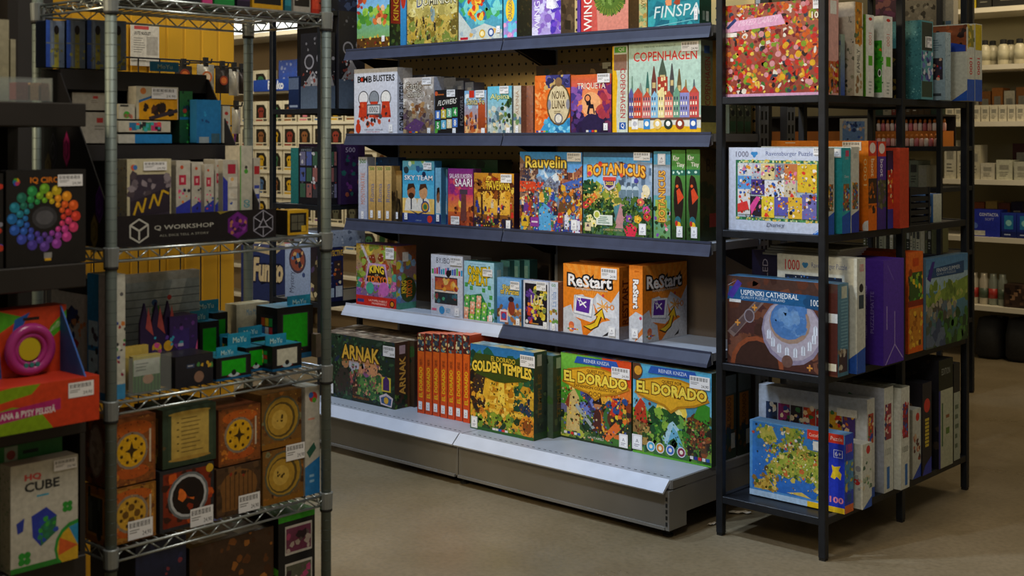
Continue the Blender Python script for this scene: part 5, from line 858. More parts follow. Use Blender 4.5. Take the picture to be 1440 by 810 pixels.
def a(A):
    A.bg('#3a5a34', '#5a98c8'); A.R(0, .8, 1, 1, '#5a8ab0', '#4a80b0'); A.R(0, .62, 1, .8, '#88aabc', '#a0bccc'); A.P([(0, .55), (.5, .66), (1, .74), (1, .5), (0, .42)], '#7a9440'); A.S(40, 0, .46, 1, .7, .03, .07, ['#8aa448', '#6a8438', '#a8b058', '#5a7434']); A.S(50, 0, .25, .7, .5, .03, .08, ['#6a6a5c', '#8a8878', '#4a4a44', '#a09a88', '#5a6a78']); A.S(60, .2, 0, 1, .35, .04, .09, ['#2a4a28', '#3a6a30', '#4a7a38', '#24402a']); A.S(24, 0, 0, .4, .25, .05, .1, ['#3a4a68', '#4a5a50', '#5a6a80'])
    A.P([(.06, .78), (.9, .78), (.9, .92), (.06, .88)], '#1f4a78'); A.P([(.02, .78), (.1, .74), (.2, .96), (.14, .96)], '#3a2a88'); A.T('FINNISH SUMMER', .24, .835, .8, .88, '#c8d4e0'); A.T('QUALITY PUZZLES', .24, .795, .7, .825, '#a8b8c8')
carton('puzzle_box', 'landscape puzzle box with green hills propped along the rack side', 'puzzle', -1.998, -1.962, Y0, Y1 - .002, RL[2] + .0005, Zat(365, -1.962, Y0) - RL[2], face='+X', body='#4a6a80', front=a, tilt=0)
carton('puzzle_box', 'pale edged puzzle box standing behind the landscape puzzle', 'puzzle', -2.06, -2.018, Y0 + .03, Y1 + .0, RL[2] + .0005, .31, face='+X', body='#8aa0a8', front=plain('#8aa4ac', '#a8bcc0', ['#6a8a98']))
carton('puzzle_box', 'navy puzzle box with white lettering at the back of the third tier', 'puzzle', RX0 + .02, RX0 + .16, 3.82, 3.86, RL[2] + .0005, .375, body='#1c1c38', front=lambda A: (A.bg('#1a1a38', '#24244a'), A.T('JUMBLED', .3, .5, .5, .92, '#a8a8c8', 90), A.E(.75, .62, .12, '#c87888')))
for k in range(4):
    carton('magazine_puzzle_box', 'flat silvery puzzle pack, %s up in the pile on the white 1000 puzzle' % ('first', 'second', 'third', 'topmost')[k], 'puzzle', -2.30 + .01 * k, -2.03 + .008 * k, 3.80, 4.0, .9505 + .0085 * k, .008, group='flat silvery packs', body='#8a8a80', top=plain('#8a8c80', '#a0a294', ['#c8c8b8', '#6a6a60', '#5a5a3a']))
# level 4
Xe = -1.955; X0 = XonY(1054.5, 3.735)
def a(A):
    A.bg('#4a8ac8', '#5a9ad8'); A.R(.03, .1, .97, .985, '#2a68c0', '#3a80d0'); LAND = ['#8aa038', '#a8b048', '#c8b850', '#6a8a30', '#98a040', '#b89a48', '#7a9040']
    A.P([(.1, .9), (.24, .96), (.3, .8), (.22, .7), (.12, .78)], '#b8b858'); A.P([(.36, .98), (.56, .96), (.52, .84), (.6, .74), (.74, .72), (.8, .6), (.92, .54), (.95, .3), (.8, .34), (.72, .24), (.66, .36), (.5, .36), (.42, .3), (.3, .34), (.2, .28), (.16, .4), (.26, .5), (.34, .62), (.42, .66), (.4, .8)], '#98a440'); A.P([(.05, .2), (.2, .26), (.3, .1), (.05, .1)], '#c8a848'); A.P([(.4, .12), (.56, .16), (.66, .1)], '#d0b858'); A.P([(.7, .1), (.97, .1), (.97, .3), (.82, .24)], '#a89a48')
    A.S(150, .18, .3, .95, .72, .014, .032, LAND + ['#5a4a28', '#d8c878', '#c86a38', '#3a5a28']); A.S(60, .34, .7, .6, .97, .014, .03, LAND + ['#e0e0d0', '#3a6a48']); A.S(40, .05, .1, .3, .3, .014, .032, ['#c8a848', '#8a6a30', '#d8c068', '#a8842c', '#4a6a28']); A.S(40, .7, .1, .96, .3, .014, .03, ['#b8a048', '#8a7a38', '#d8c878', '#7a8a38']); A.S(26, .04, .3, .96, .97, .01, .022, ['#d8e4f0', '#c84a38', '#e8d8a0', '#2a3a50']); A.S(20, .08, .72, .3, .95, .014, .03, LAND)
    A.fine(300, .18, .3, .95, .74, LAND + ['#5a5a20', '#d8c878', '#c85a30', '#3a5a28', '#e8e0c0'], .004, .012); A.fine(120, .05, .1, .96, .97, ['#d8c068', '#3a6a28', '#8a6a30', '#d8e4f0', '#c84a38'], .004, .01); A.R(0, 0, 1, .075, '#a8c8e8'); A.R(.62, .88, .99, 1, '#d83a2a'); A.T('Castorland', .64, .915, .78, .96, '#f0e0d8'); A.R(.62, .0, 1, .07, '#e8c020'); A.R(.68, .74, .84, .86, '#dce4ec')
def csp(A):
    A.bg('#2238b8', '#2a48c8'); A.R(0, 0, 1, .1, '#d86a30'); A.R(0, .28, 1, .66, '#4a8ab8'); A.S(30, 0, .28, 1, .66, .1, .2, ['#a8b048', '#3a70c0', '#c8b050', '#6a8a38']); A.T('1000', .15, .76, .85, .88, '#d84a58', bold=.02); A.R(.25, .14, .75, .24, '#1a4a90')
def cfront(A): a(A); A.R(.84, .07, 1, .88, '#2038c0'); A.P([(.86, .44), (.9, .42), (.92, .46), (.96, .42), (.97, .5), (.94, .54), (.96, .6), (.9, .58), (.87, .6), (.88, .52)], '#e8c828'); A.T('100', .85, .12, .99, .2, '#e88aa0', bold=.03); A.R(.89, .70, .98, .8, '#d8e0f0'); A.R(.895, .705, .975, .795, '#2038c0'); A.T('6+', .905, .72, .965, .78, '#e8ecf4'); A.T('Puzzle', .86, .915, .98, .965, '#f0e0d8')
carton('puzzle_box', 'blue puzzle box with an illustrated map of Europe', 'puzzle', X0, Xe, 3.735, YonX(1200, Xe), RL[3] + .0005, Zat(589.5, X0, 3.735) - RL[3], body='#6a98c8', front=cfront, right=csp)
rr(3, 1213, 1226, 626, .2, 'small white puzzle box with a three dimensional emblem', Xr=-1.935, body='#c8ccc8', front=lambda A: (A.bg('#c8ccc4', '#d0d4cc'), A.E(.9, .42, .06, '#c83a38'), A.E(.92, .62, .05, '#9a9aa0'), A.S(14, .8, .2, 1, .6, .02, .05, ['#8a9a88', '#c8b8a8', '#a0a4a8'])), right=lambda A: (A.bg('#d0d4cc'), A.E(.6, .9, .22, '#c83a38'), A.S(18, .1, .3, .9, .75, .08, .18, ['#6a9a68', '#a8b8a0', '#4a6a58', '#d0c8a8']), A.P([(0, 0), (1, 0), (1, .16)], '#2a58b8')))
def collage(A):
    A.bg('#b0bcd4', '#c0cad8')
    for k in range(7):
        for r in range(3): A.R(.07 + .12 * k, .1 + .25 * r, .18 + .12 * k, .33 + .25 * r, ['#8a2a6a', '#2a2430', '#b83a2c', '#a8242c', '#c8a030', '#4a3a8a', '#2a3a58'][(k + r * 3) % 7]); A.S(10, .075 + .12 * k, .11 + .25 * r, .175 + .12 * k, .32 + .25 * r, .012, .032, CROWD)
    A.R(.74, .8, .92, .88, '#dce0e4')
rr(3, 1219, 1230, 560, .4, 'white puzzle box with rows of bright comic panels', Xr=-1.98, X0=XonY(1067, YonX(1219, -1.98)), body='#bcc2cc', h=.335, front=collage, right=lambda A: (A.bg('#c8ccc8'), A.R(.15, .55, .85, .85, '#b84a38'), A.S(20, .15, .55, .85, .85, .1, .2, CROWD), A.R(0, 0, 1, .1, '#2a58b8')))
rr(3, 1243, 1256, 556, .4, 'white puzzle box with a tall red print beside the comic panels', Xr=-1.97, X0=XonY(1106, YonX(1243, -1.97)), h=.36, body='#c4c8c4', front=lambda A: (A.bg('#a8b0c0', '#b4bac8'), A.S(24, .1, .3, .9, .9, .03, .07, CROWD)), top=plain('#7a7c70', '#8a8c80', ['#5a5c54', '#a0a298']), right=lambda A: (A.bg('#c8ccc4', '#d0d4cc'), A.R(.12, .5, .8, .84, '#8a2a38'), A.S(30, .12, .5, .8, .84, .08, .16, ['#c83a4a', '#d8b8a8', '#2a3a78', '#b83040', '#e8d0c0']), A.T('1000', .15, .35, .75, .42, '#8a9088'), A.R(.3, .03, .6, .24, '#2a68b0')))
rr(3, 1267, 1279, 562, .36, 'second white puzzle box with a tall red print', Xr=-1.945, h=.352, body='#c4c8c4', front=plain('#c8ccc4', '#d0d4cc'), top=plain('#7a7c70', '#8a8c80', ['#5a5c54']), right=lambda A: (A.bg('#ccd0c8', '#d4d8d0'), A.R(.2, .5, .85, .84, '#8a2a38'), A.S(30, .2, .5, .85, .84, .08, .16, ['#c83a4a', '#3a58a8', '#2a3a78', '#b83040', '#e8d0c0']), A.T('1000', .15, .36, .8, .42, '#5a605a'), A.R(.45, .03, .75, .24, '#2a68b0')))
rr(3, 1283, 1295, 577, .3, 'white globe puzzle box with a red emblem', Xr=-1.975, body='#b8bcb8', front=plain('#c0c4bc'), right=lambda A: (A.bg('#b8bcb4', '#c4c8c0'), A.E(.6, .88, .22, '#c83a30'), A.S(14, .1, .25, .9, .6, .1, .25, ['#8a4a38', '#c8a888', '#5a3a38', '#a86a58']), A.P([(0, 0), (1, 0), (1, .2)], '#2a48a8')))
rr(3, 1297, 1310, 540, .34, 'black puzzle box with a lit yellow tower on its spine', Xr=-1.97, body='#181820', front=lambda A: (A.bg('#1c1a20', '#24222a'), A.S(20, .5, .3, 1, .8, .03, .08, ['#3a3038', '#6a4a30', '#28242c'])), right=lambda A: (A.bg('#1a1a24', '#24242e'), A.E(.5, .75, .34, '#c83a30'), [A.R(.3 - .02 * (k % 2), .3 + .04 * k, .7 + .02 * (k % 2), .33 + .04 * k, '#c8b038') for k in range(8)], A.P([(0, 0), (1, 0), (1, .18), (.3, .1)], '#2a38a0')))
rr(3, 1320, 1340, 508, .34, 'black topped box with a pale list on its side', Xr=-1.965, body='#16161a', front=plain('#18181e', '#202026', ['#2a2a30', '#38302a']), right=lambda A: (A.bg('#a8ac94', '#b4b8a0'), A.R(0, .72, 1, 1, '#14201a'), A.T('EDITION', .2, .86, .8, .92, '#8a9088'), A.R(.2, .2, .3, .6, '#4a6a48'), A.R(.5, .3, .75, .36, '#58783a'), A.R(.5, .45, .75, .48, '#8a5a38'), A.R(0, 0, .12, .72, '#2a2a78')))
rr(3, 1341, 1350, 512, .3, 'black and white box at the far end of the bottom tier', Xr=-1.975, body='#202024', front=plain('#202024'), right=lambda A: (A.bg('#98a090', '#a8b0a0'), A.R(0, .7, 1, 1, '#202428'), A.lines(5, .2, .1, .8, .6, '#5a6a58')))
for nm, px, py, s_ in (('paper_scrap', 1040, 722, .05), ('paper_scrap', 1003, 738, .03)):
    d_ = F * H / (py - HY); t_ = tt(px); P_ = (d_ * (C * t_ - S), d_ * (S * t_ + C))
    m = MB(); n_ = 6; vs = []
    for i in range(n_):
        for j in range(3): vs.append((s_ * (i / (n_ - 1) - .5) * 1.6, s_ * .5 * (j / 2 - .5), .002 + .006 * abs(math.sin(i * 1.3 + j))))
    m.add(vs, [(i * 3 + j, i * 3 + j + 3, i * 3 + j + 4, i * 3 + j + 1) for i in range(n_ - 1) for j in range(2)])
    tag(m.build(nm, mat('scrap_paper', '#c8c0b0', .8, 0, .1, 30), None, False, (P_[0], P_[1], 0), .6 + px), 'crumpled white paper scrap on the floor under the black rack' if s_ > .04 else 'tiny torn paper scrap on the floor by the black rack foot', 'paper')

# ---------------------------------------------------------------- small games on the chrome wire rack
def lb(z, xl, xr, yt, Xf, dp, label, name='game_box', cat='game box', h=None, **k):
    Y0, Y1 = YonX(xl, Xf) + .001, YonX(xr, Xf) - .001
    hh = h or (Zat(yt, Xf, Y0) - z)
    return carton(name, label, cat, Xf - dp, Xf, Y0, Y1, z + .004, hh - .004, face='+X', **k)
# lower shelf: mystery cube boxes
z3 = WL[3]
BR = ['#6a4020', '#8a5424', '#4a2c16', '#a86a2c']
def clock(c0, c1, disc, spokes):
    def f(A):
        A.bg(c0); A.S(50, 0, 0, 1, 1, .04, .1, BR + [c1]); A.R(.04, .04, .96, .96, c1); A.S(40, .06, .06, .94, .94, .03, .08, [c0, c1] + BR[:2]); A.E(.5, .82, .42, '#b85a1c', rv=.12); A.E(.5, .18, .36, '#b0521c', rv=.1)
        A.E(.48, .5, .36, '#8a7a68'); A.E(.48, .5, .31, disc); A.fine(150, .02, .02, .98, .98, BR + ['#3a2412', '#c8883a', '#e0a040']); A.E(.48, .5, .31, disc); A.fine(40, .25, .3, .7, .7, ['#8a6410', '#e8c048']); A.R(.86, .28, .9, .78, '#c8b8a0'); A.S(8, .08, .1, .2, .3, .03, .05, ['#c87828'])
        for q in range(8): A.E(.48 + .23 * math.cos(q * .785 + .39), .5 + .23 * math.sin(q * .785 + .39) * A.w / A.h, .035, '#4a3410', n=6)
        if spokes: [A.E(.48 + .12 * math.cos(q * 1.571), .5 + .12 * math.sin(q * 1.571) * A.w / A.h, .07, '#6a4a18', n=8) for q in range(4)]; A.E(.48, .5, .06, disc)
        else: A.P([(.48, .36), (.52, .47), (.62, .5), (.52, .53), (.48, .64), (.44, .53), (.34, .5), (.44, .47)], '#3a2a10')
    return f
def oval(A): A.bg('#7a4424', '#6a3a20'); A.S(40, 0, 0, 1, 1, .05, .12, BR); A.E(.5, .5, .3, '#8a7a70', rv=.4); A.E(.5, .5, .25, '#b8a8a0', rv=.36); A.S(16, .3, .2, .7, .8, .05, .1, ['#a89890', '#c8bcb4', '#98887c'])
def panel(A): A.bg('#a86a20'); A.S(30, 0, 0, 1, 1, .05, .1, BR); A.R(.14, .12, .86, .86, '#c88a30'); A.R(.2, .17, .8, .82, '#3a3a34'); A.S(10, .22, .2, .78, .8, .03, .06, ['#5a6058', '#2a2c28'], 'rect', 5)
z1 = Zat(688, -2.522, YonX(164, -2.522))
b1 = lb(z3, 151, 219.5, 0, -2.522, .105, 'amber mystery cube box with a spoked gear wheel', h=z1 - z3, body='#6a4420', front=clock('#8a5a1c', '#a8742c', '#c89a30', True), left=panel, st=(('front', .66, .2, 'price', 0, (.062, .042)),))
lb(z1, 152, 219, 592, -2.522, .105, 'mystery cube box with a yellow disc stacked above the gear wheel cube', body='#6a3a20', front=clock('#7a4420', '#8a4c20', '#d8a418', False), left=oval)
z1 = Zat(664, -2.522, YonX(225, -2.522))
def portal(A): A.bg('#2a2a2e'); A.R(.06, .06, .94, .94, '#7a2a14'); A.S(50, .06, .06, .94, .94, .04, .1, ['#a83a18', '#c8561c', '#6a2010', '#3a1c14']); A.E(.52, .52, .38, '#6a7074'); A.E(.52, .52, .34, '#b8bcc0'); A.E(.52, .52, .3, '#1c1414'); A.S(14, .34, .3, .72, .72, .05, .1, ['#c84818', '#8a2c14', '#241414', '#e07028']); A.E(.6, .62, .14, '#181012'); A.E(.92, .9, .07, '#c8a028')
lb(z3, 224, 301, 0, -2.520, .12, 'mystery cube box with a fiery red portal in a metal ring', h=z1 - z3, body='#242428', front=portal, left=plain('#2a2a30', '#303038'), st=(('front', .76, .13, 'price', 0, (.062, .042)),))
def scroll(A): A.bg('#2c3c2c', '#36483a'); A.S(24, 0, 0, 1, 1, .04, .09, ['#2a3a2c', '#40503c', '#56482c']); A.R(.1, .08, .94, .94, '#3a4a38'); A.R(.16, .12, .86, .9, '#b89a48', '#c8ac58'); A.E(.5, .9, .4, '#c8a850', rv=.035); A.E(.5, .12, .4, '#a8863c', rv=.035); [A.R(.26, .74 - .12 * k, .3, .76 - .12 * k, '#3a2c14') for k in range(5)]; A.lines(9, .34, .2, .76, .84, '#7a6430', .25)
lb(z1, 228, 304, 578, -2.520, .12, 'dark green mystery cube box with a parchment scroll', body='#2c3a2c', front=scroll, left=lambda A: (A.bg('#3a3420', '#4a3a20'), A.R(.2, .2, .85, .85, '#8a6a28'), A.S(12, .2, .2, .85, .85, .06, .12, BR), A.R(.2, .08, .8, .22, '#c8b058')))
z1 = Zat(661, -2.522, YonX(304, -2.522))
def door(A): A.bg('#4a3422'); A.S(40, 0, 0, 1, 1, .04, .1, ['#5a4028', '#3a2818', '#6a4c30']); A.E(.5, .56, .42, '#7a5228', rv=.36); A.R(.12, .1, .88, .56, '#7a5228'); [A.L(.2 + .1 * k, .12, .2 + .1 * k, .84, .02, '#4a3018') for k in range(7)]; A.S(6, .3, .75, .75, .88, .03, .045, ['#8a2a18', '#3a2414'])
lb(z3, 304, 367, 0, -2.522, .12, 'brown mystery cube box with a wooden tavern door', h=z1 - z3, body='#4a3424', front=door, st=(('front', .72, .18, 'price', 0, (.062, .042)),))
lb(z1, 307, 366.5, 577, -2.522, .12, 'mystery cube box with a yellow disc above the wooden door cube', body='#6a3a20', front=clock('#7a4420', '#8a4c20', '#d8a418', False))
def astro(A): A.bg('#7a5424'); A.S(40, 0, 0, 1, 1, .04, .1, BR + ['#7a7a58']); A.fine(160, 0, 0, 1, 1, BR + ['#3a2a14', '#c89a40', '#6a6a50']); A.E(.5, .52, .46, '#5a5a48'); A.E(.5, .52, .42, '#a8842c'); A.E(.48, .5, .36, '#5a4820'); A.E(.46, .5, .32, '#b08a30'); A.E(.44, .5, .2, '#c8a448'); A.S(7, .34, .4, .54, .6, .02, .035, ['#4a3814']); A.R(0, 0, 1, .1, '#8a5c1c')
z1 = Zat(637, -2.522, YonX(368, -2.522))
lb(z3, 369, 427, 0, -2.524, .11, 'bronze astrolabe mystery cube box at the bottom of its stack', h=z1 - z3, body='#6a4a20', front=astro)
o = lb(z1, 367.5, 424, 556, -2.524, .11, 'bronze astrolabe mystery cube box on top of its twin', body='#6a4a20', front=astro, st=(('front', .84, -.14, 'price', 0, (.06, .04)),))
lb(z3, 428.5, 450, 545, -2.520, .18, 'tall white smart game box with a blue lower corner', body='#98988c', front=lambda A: (A.bg('#b4b2a6', '#bcb8ac'), A.P([(0, 0), (1, 0), (1, .34), (0, .26)], '#2a78b8'), A.E(.55, .9, .28, '#c83a38'), A.E(.4, .92, .16, '#3a68b8'), A.E(.62, .87, .14, '#58a038'), A.P([(.1, .4), (.6, .48), (.75, .42), (.3, .34)], '#2a5a4a'), A.lines(1, .2, .68, .8, .72, '#c88a78'), A.lines(2, .3, .1, .7, .2, '#8ab8dc')), left=plain('#a8a498', '#b0aca0'))
# bottom shelf
z4 = WL[4]
lb(z4, 391, 443, 727, -2.55, .2, 'black and green toy box with three picture windows on the bottom tier', name='toy_box', cat='toy box', body='#1a1a1c', front=lambda A: (A.bg('#1c1c1e'), A.R(0, .94, 1, 1, '#3aa028'), [(A.R(.18, .66 - .31 * k, .92, .9 - .31 * k, '#c8c4bc'), A.R(.21, .68 - .31 * k, .89, .88 - .31 * k, ['#7a3a58', '#5a5a4a', '#58584c'][k]), A.S(12, .25, .68 - .31 * k, .85, .86 - .31 * k, .05, .12, ['#b84a78', '#3a2a30', '#c8b8b0', '#6a5a58'])) for k in range(3)]), left=lambda A: (A.bg('#151517'), A.P([(0, .6), (1, .5), (1, .56), (0, .68)], '#58b030')), top=plain('#2f8a24', '#3a9a2c'))
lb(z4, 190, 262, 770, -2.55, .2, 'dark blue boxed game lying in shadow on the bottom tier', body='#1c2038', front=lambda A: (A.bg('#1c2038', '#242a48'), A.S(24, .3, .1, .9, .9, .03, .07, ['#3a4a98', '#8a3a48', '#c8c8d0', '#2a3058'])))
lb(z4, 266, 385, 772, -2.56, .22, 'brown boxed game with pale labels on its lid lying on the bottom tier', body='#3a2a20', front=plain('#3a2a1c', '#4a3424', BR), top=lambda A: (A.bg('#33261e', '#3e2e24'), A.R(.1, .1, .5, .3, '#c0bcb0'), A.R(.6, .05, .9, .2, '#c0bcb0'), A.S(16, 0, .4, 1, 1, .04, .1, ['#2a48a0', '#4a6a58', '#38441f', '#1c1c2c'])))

# MoYu shelf
z2 = WL[2]
Y0 = YonX(150, -2.52)
carton('toy_box', 'tall blue sided toy box behind the front chrome post', 'toy box', XonY(123, Y0), -2.52, Y0, YonX(176, -2.52), z2 + .004, Zat(390, -2.52, Y0) - z2, face='+X', body='#b8b8b0', front=lambda A: (A.bg('#b8b8ac', '#c4c4b8'), A.R(0, 0, 1, .12, '#3a88b8'), A.E(.8, .84, .1, '#58585a'), A.S(18, .5, .14, 1, .75, .06, .14, ['#8a2a48', '#3a4a98', '#2a2a30', '#c87a38', '#4a8a4a', '#d8d8d0'])), left=lambda A: (A.bg('#2a78b8', '#3088c4'), A.R(.6, .06, 1, 1, '#c0c4c4'), A.R(.06, .42, .55, .62, '#a8c8dc'), A.R(.06, .18, .55, .38, '#a8c8dc'), A.S(8, .1, .2, .5, .6, .06, .12, ['#2a2a38', '#48485a'])))
carton('toy_box', 'white toy box with a red and blue robot print beside the blue sided box', 'toy box', XonY(70, Y0), XonY(123, Y0) - .004, Y0 + .004, Y0 + .05, z2 + .004, .262, face='+X', body='#b0aca8', left=lambda A: (A.bg('#b4aeac', '#c0bcb8'), A.R(.2, .86, .98, 1, '#2a2424'), A.S(26, .3, .2, .75, .75, .05, .12, ['#b83a30', '#2a3a78', '#3a2a38', '#c8885a', '#4a4a5c']), A.S(5, .7, .5, .95, .8, .03, .06, ['#d88a58'])))
lb(z2, 176, 281, 388, -2.765, .03, 'wide silver display card with slanted pale bands at the back', name='display_card', cat='display card', body='#8a9090', front=lambda A: (A.bg('#98a4a8', '#a8b4b8'), A.P([(.3, 0), (.5, 0), (.85, 1), (.65, 1)], '#c8d0d0'), A.P([(.1, 0), (.2, 0), (.55, 1), (.45, 1)], '#b8c2c4'), [A.R(0, .1 + .08 * k, 1, .11 + .08 * k, '#6a7478') for k in range(10)], A.R(.0, .92, 1, 1, '#b8b8b0'), A.E(.4, .62, .06, '#3a8a38'), A.E(.38, .7, .04, '#2a5a98'), A.E(.58, .74, .03, '#c83a38'), A.T('MoYu', .6, .44, .8, .54, '#2a90b0', bold=.02)))
for k in range(3):
    Xf = -2.60 - .012 * k; xl = 178 + 17 * k; Y0 = YonX(xl, Xf); m = MB(); zt = Zat(432 - k * 2, Xf, Y0) - z2
    m.prism([(0, 0.0), (.065, 0.0), (.075, zt * .35), (.03, zt * .62), (.012, zt), (0, zt * .75)], 0, -.008, .0, lin('#2a1c44'))
    o = m.build('card_pack', PLAIN, None, False, (Xf, Y0 + .035, z2 + .004)); 
    tag(o, 'dark purple pointed card pack with an orange dot, %s from the silver card edge' % ('first', 'second', 'third')[k], 'card pack', 'pointed purple card packs')
    A = Art(.07, zt); A.P([(.2, .7), (.5, .6), (.3, .95)], '#a84a48'); A.E(.62, .45, .18, '#c89a28'); A.S(10, .2, .1, .9, .6, .06, .14, ['#5a3a98', '#c84a90', '#3a2a68', '#38a0c0']); mm = MB(); A.emit(mm, (0, 0, 0), (0, 1, 0), (0, 0, 1), (1, 0, 0)); mm.build('cover_print', PRINT, o)
lb(z2, 238, 278, 446, -2.615, .06, 'purple game box with a pink corner standing behind the dark tin', body='#2a1c48', front=lambda A: (A.bg('#2c1c4c', '#3a2860'), A.R(.1, .3, .7, .8, '#3a2a70'), A.S(24, 0, 0, 1, 1, .05, .12, ['#4a2a7a', '#6a3a90', '#241640', '#3a98b0']), A.P([(.8, .2), (1, 0), (1, .6)], '#d85a90'), A.P([(.86, .1), (1, 0), (1, .3)], '#c8c030'), A.lines(1, .3, .5, .6, .6, '#b8b0c8')), left=plain('#241a3c', '#30224c'))
# clear tub of green cards
Yc = (YonX(181, -2.53) + YonX(241, -2.53)) / 2; wc = YonX(241, -2.53) - YonX(181, -2.53)
tub = thing('plastic_tub', 'clear plastic tub on the chrome shelf holding green cards', 'tub', (-2.585, Yc, z2 + .004))
M_clear = bpy.data.materials.new('clear_plastic'); M_clear.use_nodes = True
nt_ = M_clear.node_tree; tb = nt_.nodes.new('ShaderNodeBsdfTransparent'); tb.inputs[0].default_value = (.90, .93, .92, 1); mxs = nt_.nodes.new('ShaderNodeMixShader'); mxs.inputs[0].default_value = .14
pb_ = nt_.nodes['Principled BSDF']; pb_.inputs['Roughness'].default_value = .15; pb_.inputs['Base Color'].default_value = (.5, .52, .52, 1)
nt_.links.new(tb.outputs[0], mxs.inputs[1]); nt_.links.new(pb_.outputs[0], mxs.inputs[2]); nt_.links.new(mxs.outputs[0], nt_.nodes['Material Output'].inputs[0])
m = MB(); t_ = .0016; m.box(-.055, .055, -wc / 2, wc / 2, 0, t_)
for (x0, x1, y0, y1) in ((-.055, -.055 + t_, -wc / 2, wc / 2), (.055 - t_, .055, -wc / 2, wc / 2), (-.055, .055, -wc / 2, -wc / 2 + t_), (-.055, .055, wc / 2 - t_, wc / 2)): m.box(x0, x1, y0, y1, t_, .085)
m.build('tub_wall', M_clear, tub)
carton('card_pack', 'green card pack with a white label inside the clear tub', 'card pack', -2.562, -2.545, Yc - wc * .32, Yc + wc * .32, z2 + .0065, .082, face='+X', body='#a89a60', front=lambda A: (A.bg('#3a7a28', '#58983a'), [A.R(.04 + .12 * k, 0, .1 + .12 * k, .5, '#2a5a1c') for k in range(8)], A.E(.55, .34, .2, '#d89a78', rv=.14), A.R(.0, .86, 1, 1, '#c8b860'), A.R(.02, .45, .98, .9, '#d4d4cc'), A.lines(3, .1, .56, .6, .82, '#7a7a78', .3)))
carton('card_pack', 'yellow card pack behind the green one inside the clear tub', 'card pack', -2.60, -2.585, Yc - wc * .36, Yc + wc * .26, z2 + .0065, .098, face='+X', body='#b89a40', front=plain('#b89a40', '#c8b058'))
lb(z2, 246, 300, 503, -2.527, .11, 'dark tin shaped game box beside the clear tub', body='#1c1c22', front=lambda A: (A.bg('#1c1c24', '#26262e'), A.R(.3, .6, .5, .72, '#3a4a6a'), A.S(6, .6, .58, .95, .72, .04, .07, ['#c8a030', '#4a8a48', '#b84a38']), A.E(.62, .28, .13, '#8a6a58'), A.lines(1, .32, .63, .5, .7, '#b8b8c0')), left=plain('#18181e', '#222228'), top=plain('#22222a', '#2c2c34'))
def cube_box(xl, xr, yt, Xf, sgn, label, win='#18a818', zz=0.0):
    Y0, Y1 = YonX(xl, Xf), YonX(xr, Xf); h_ = Zat(yt, Xf, Y0) - z2 - zz; wd = Y1 - Y0; dp = min(wd, .09)
    def fr(A): A.bg('#141418'); A.R(.12, .2, .88, .88, '#2a2a30'); A.R(.16, .22, .84, .86, win); A.P([(.3, .16), (.5, .34), (.7, .16)], '#c03028'); A.E(.5, .2, .16, '#b8c8d0', rv=.09); A.R(0, 0, 1, .1, '#145a88'); A.E(.5, .3, .07, '#1c1c20')
    def lf(A): A.bg('#141418'); A.R(.2, .25, .8, .85, '#24242a'); [A.R(.25 + .18 * i, .3 + .17 * j, .41 + .18 * i, .45 + .17 * j, ['#d85a20', '#c83030', '#e8c030', '#2878c8', '#28a048', '#e8e8e8'][(i * 2 + j * 3) % 6]) for i in range(3) for j in range(3)]; A.R(0, 0, 1, .1, '#145a88')
    o = carton('cube_puzzle_box', label, 'cube puzzle', Xf - dp, Xf, Y0, Y1, z2 + .004 + zz, h_, face='+X', body='#17171b', front=fr, left=lf, top=plain('#1f6f8c', '#2a86a4'))
    if sgn:
        s0, s1, sy0, sy1 = sgn; a0, a1 = YonX(s0, Xf - .03), YonX(s1, Xf - .03); zt, zb = Zat(sy0, Xf - .03, a0), Zat(sy1, Xf - .03, a0); zb = min(zb, z2 + .004 + zz + h_)
        w_ = a1 - a0; m = MB(); m.box(-w_ / 2, w_ / 2, -.0008, .0008, 0, zt - zb, lin('#1f86a8')); 
        sg = m.build('brand_card', PLAIN, o, False, ((a0 + a1) / 2 - (Y0 + Y1) / 2, .03 - dp / 2, zb - (z2 + .004 + zz))); A = Art(w_, zt - zb); A.bg('#1c86aa', '#2494b8'); A.T('MoYu', .22, .32, .80, .72, '#b8dcd8', bold=.02); mm = MB(); A.emit(mm, (-w_ / 2, -.0008, 0), (1, 0, 0), (0, 0, 1), (0, -1, 0)); mm.build('lettering', PRINT, sg)
    return o
cube_box(304, 353, 507, -2.53, (304, 333, 489, 508), 'black cube puzzle box with a green window beside the dark tin')
cube_box(346, 374, 492, -2.575, (320, 352, 470, 490), 'black cube puzzle box half hidden behind the first green window cube')
cube_box(383, 424, 490, -2.535, (373, 402, 472, 491), 'black cube puzzle box with a pale window', win='#c8c8b8')
cube_box(281, 308, 456, -2.68, (267, 293, 438, 457), 'black cube puzzle box with green window near the purple game')
cube_box(299, 320, 443, -2.745, (272, 307, 424, 441), 'black cube puzzle box at the back by the silver card')
cube_box(390, 440, 436, -2.64, (404, 436, 417, 437), 'large black cube puzzle box with green window by the far post')
cube_box(322, 345, 478, -2.66, (309, 322, 470, 488), 'small black cube puzzle box wedged between taller cubes')
cube_box(352, 384, 478, -2.64, (335, 368, 461, 478), 'black cube puzzle box with blue card in the middle row')
lb(z2, 332, 379, 429, -2.76, .05, 'white puzzle box with blue and red shapes at the back', body='#a8a488', left=plain('#a8a488', '#b0ac94'), front=lambda A: (A.bg('#b8b49c', '#c0bca4'), A.P([(.5, .1), (.62, .7), (.78, .66), (.82, .1)], '#3038a0'), A.P([(.78, .1), (.9, .7), (1, .1)], '#b83038'), A.T('Mini Math', .3, .78, .7, .9, '#4a88b0')))
lb(z2, 444, 452, 470, -2.62, .1, 'slim tan box by the far chrome post', body='#6a5a48', front=plain('#5a5048', '#6a6054', ['#4a4038']))

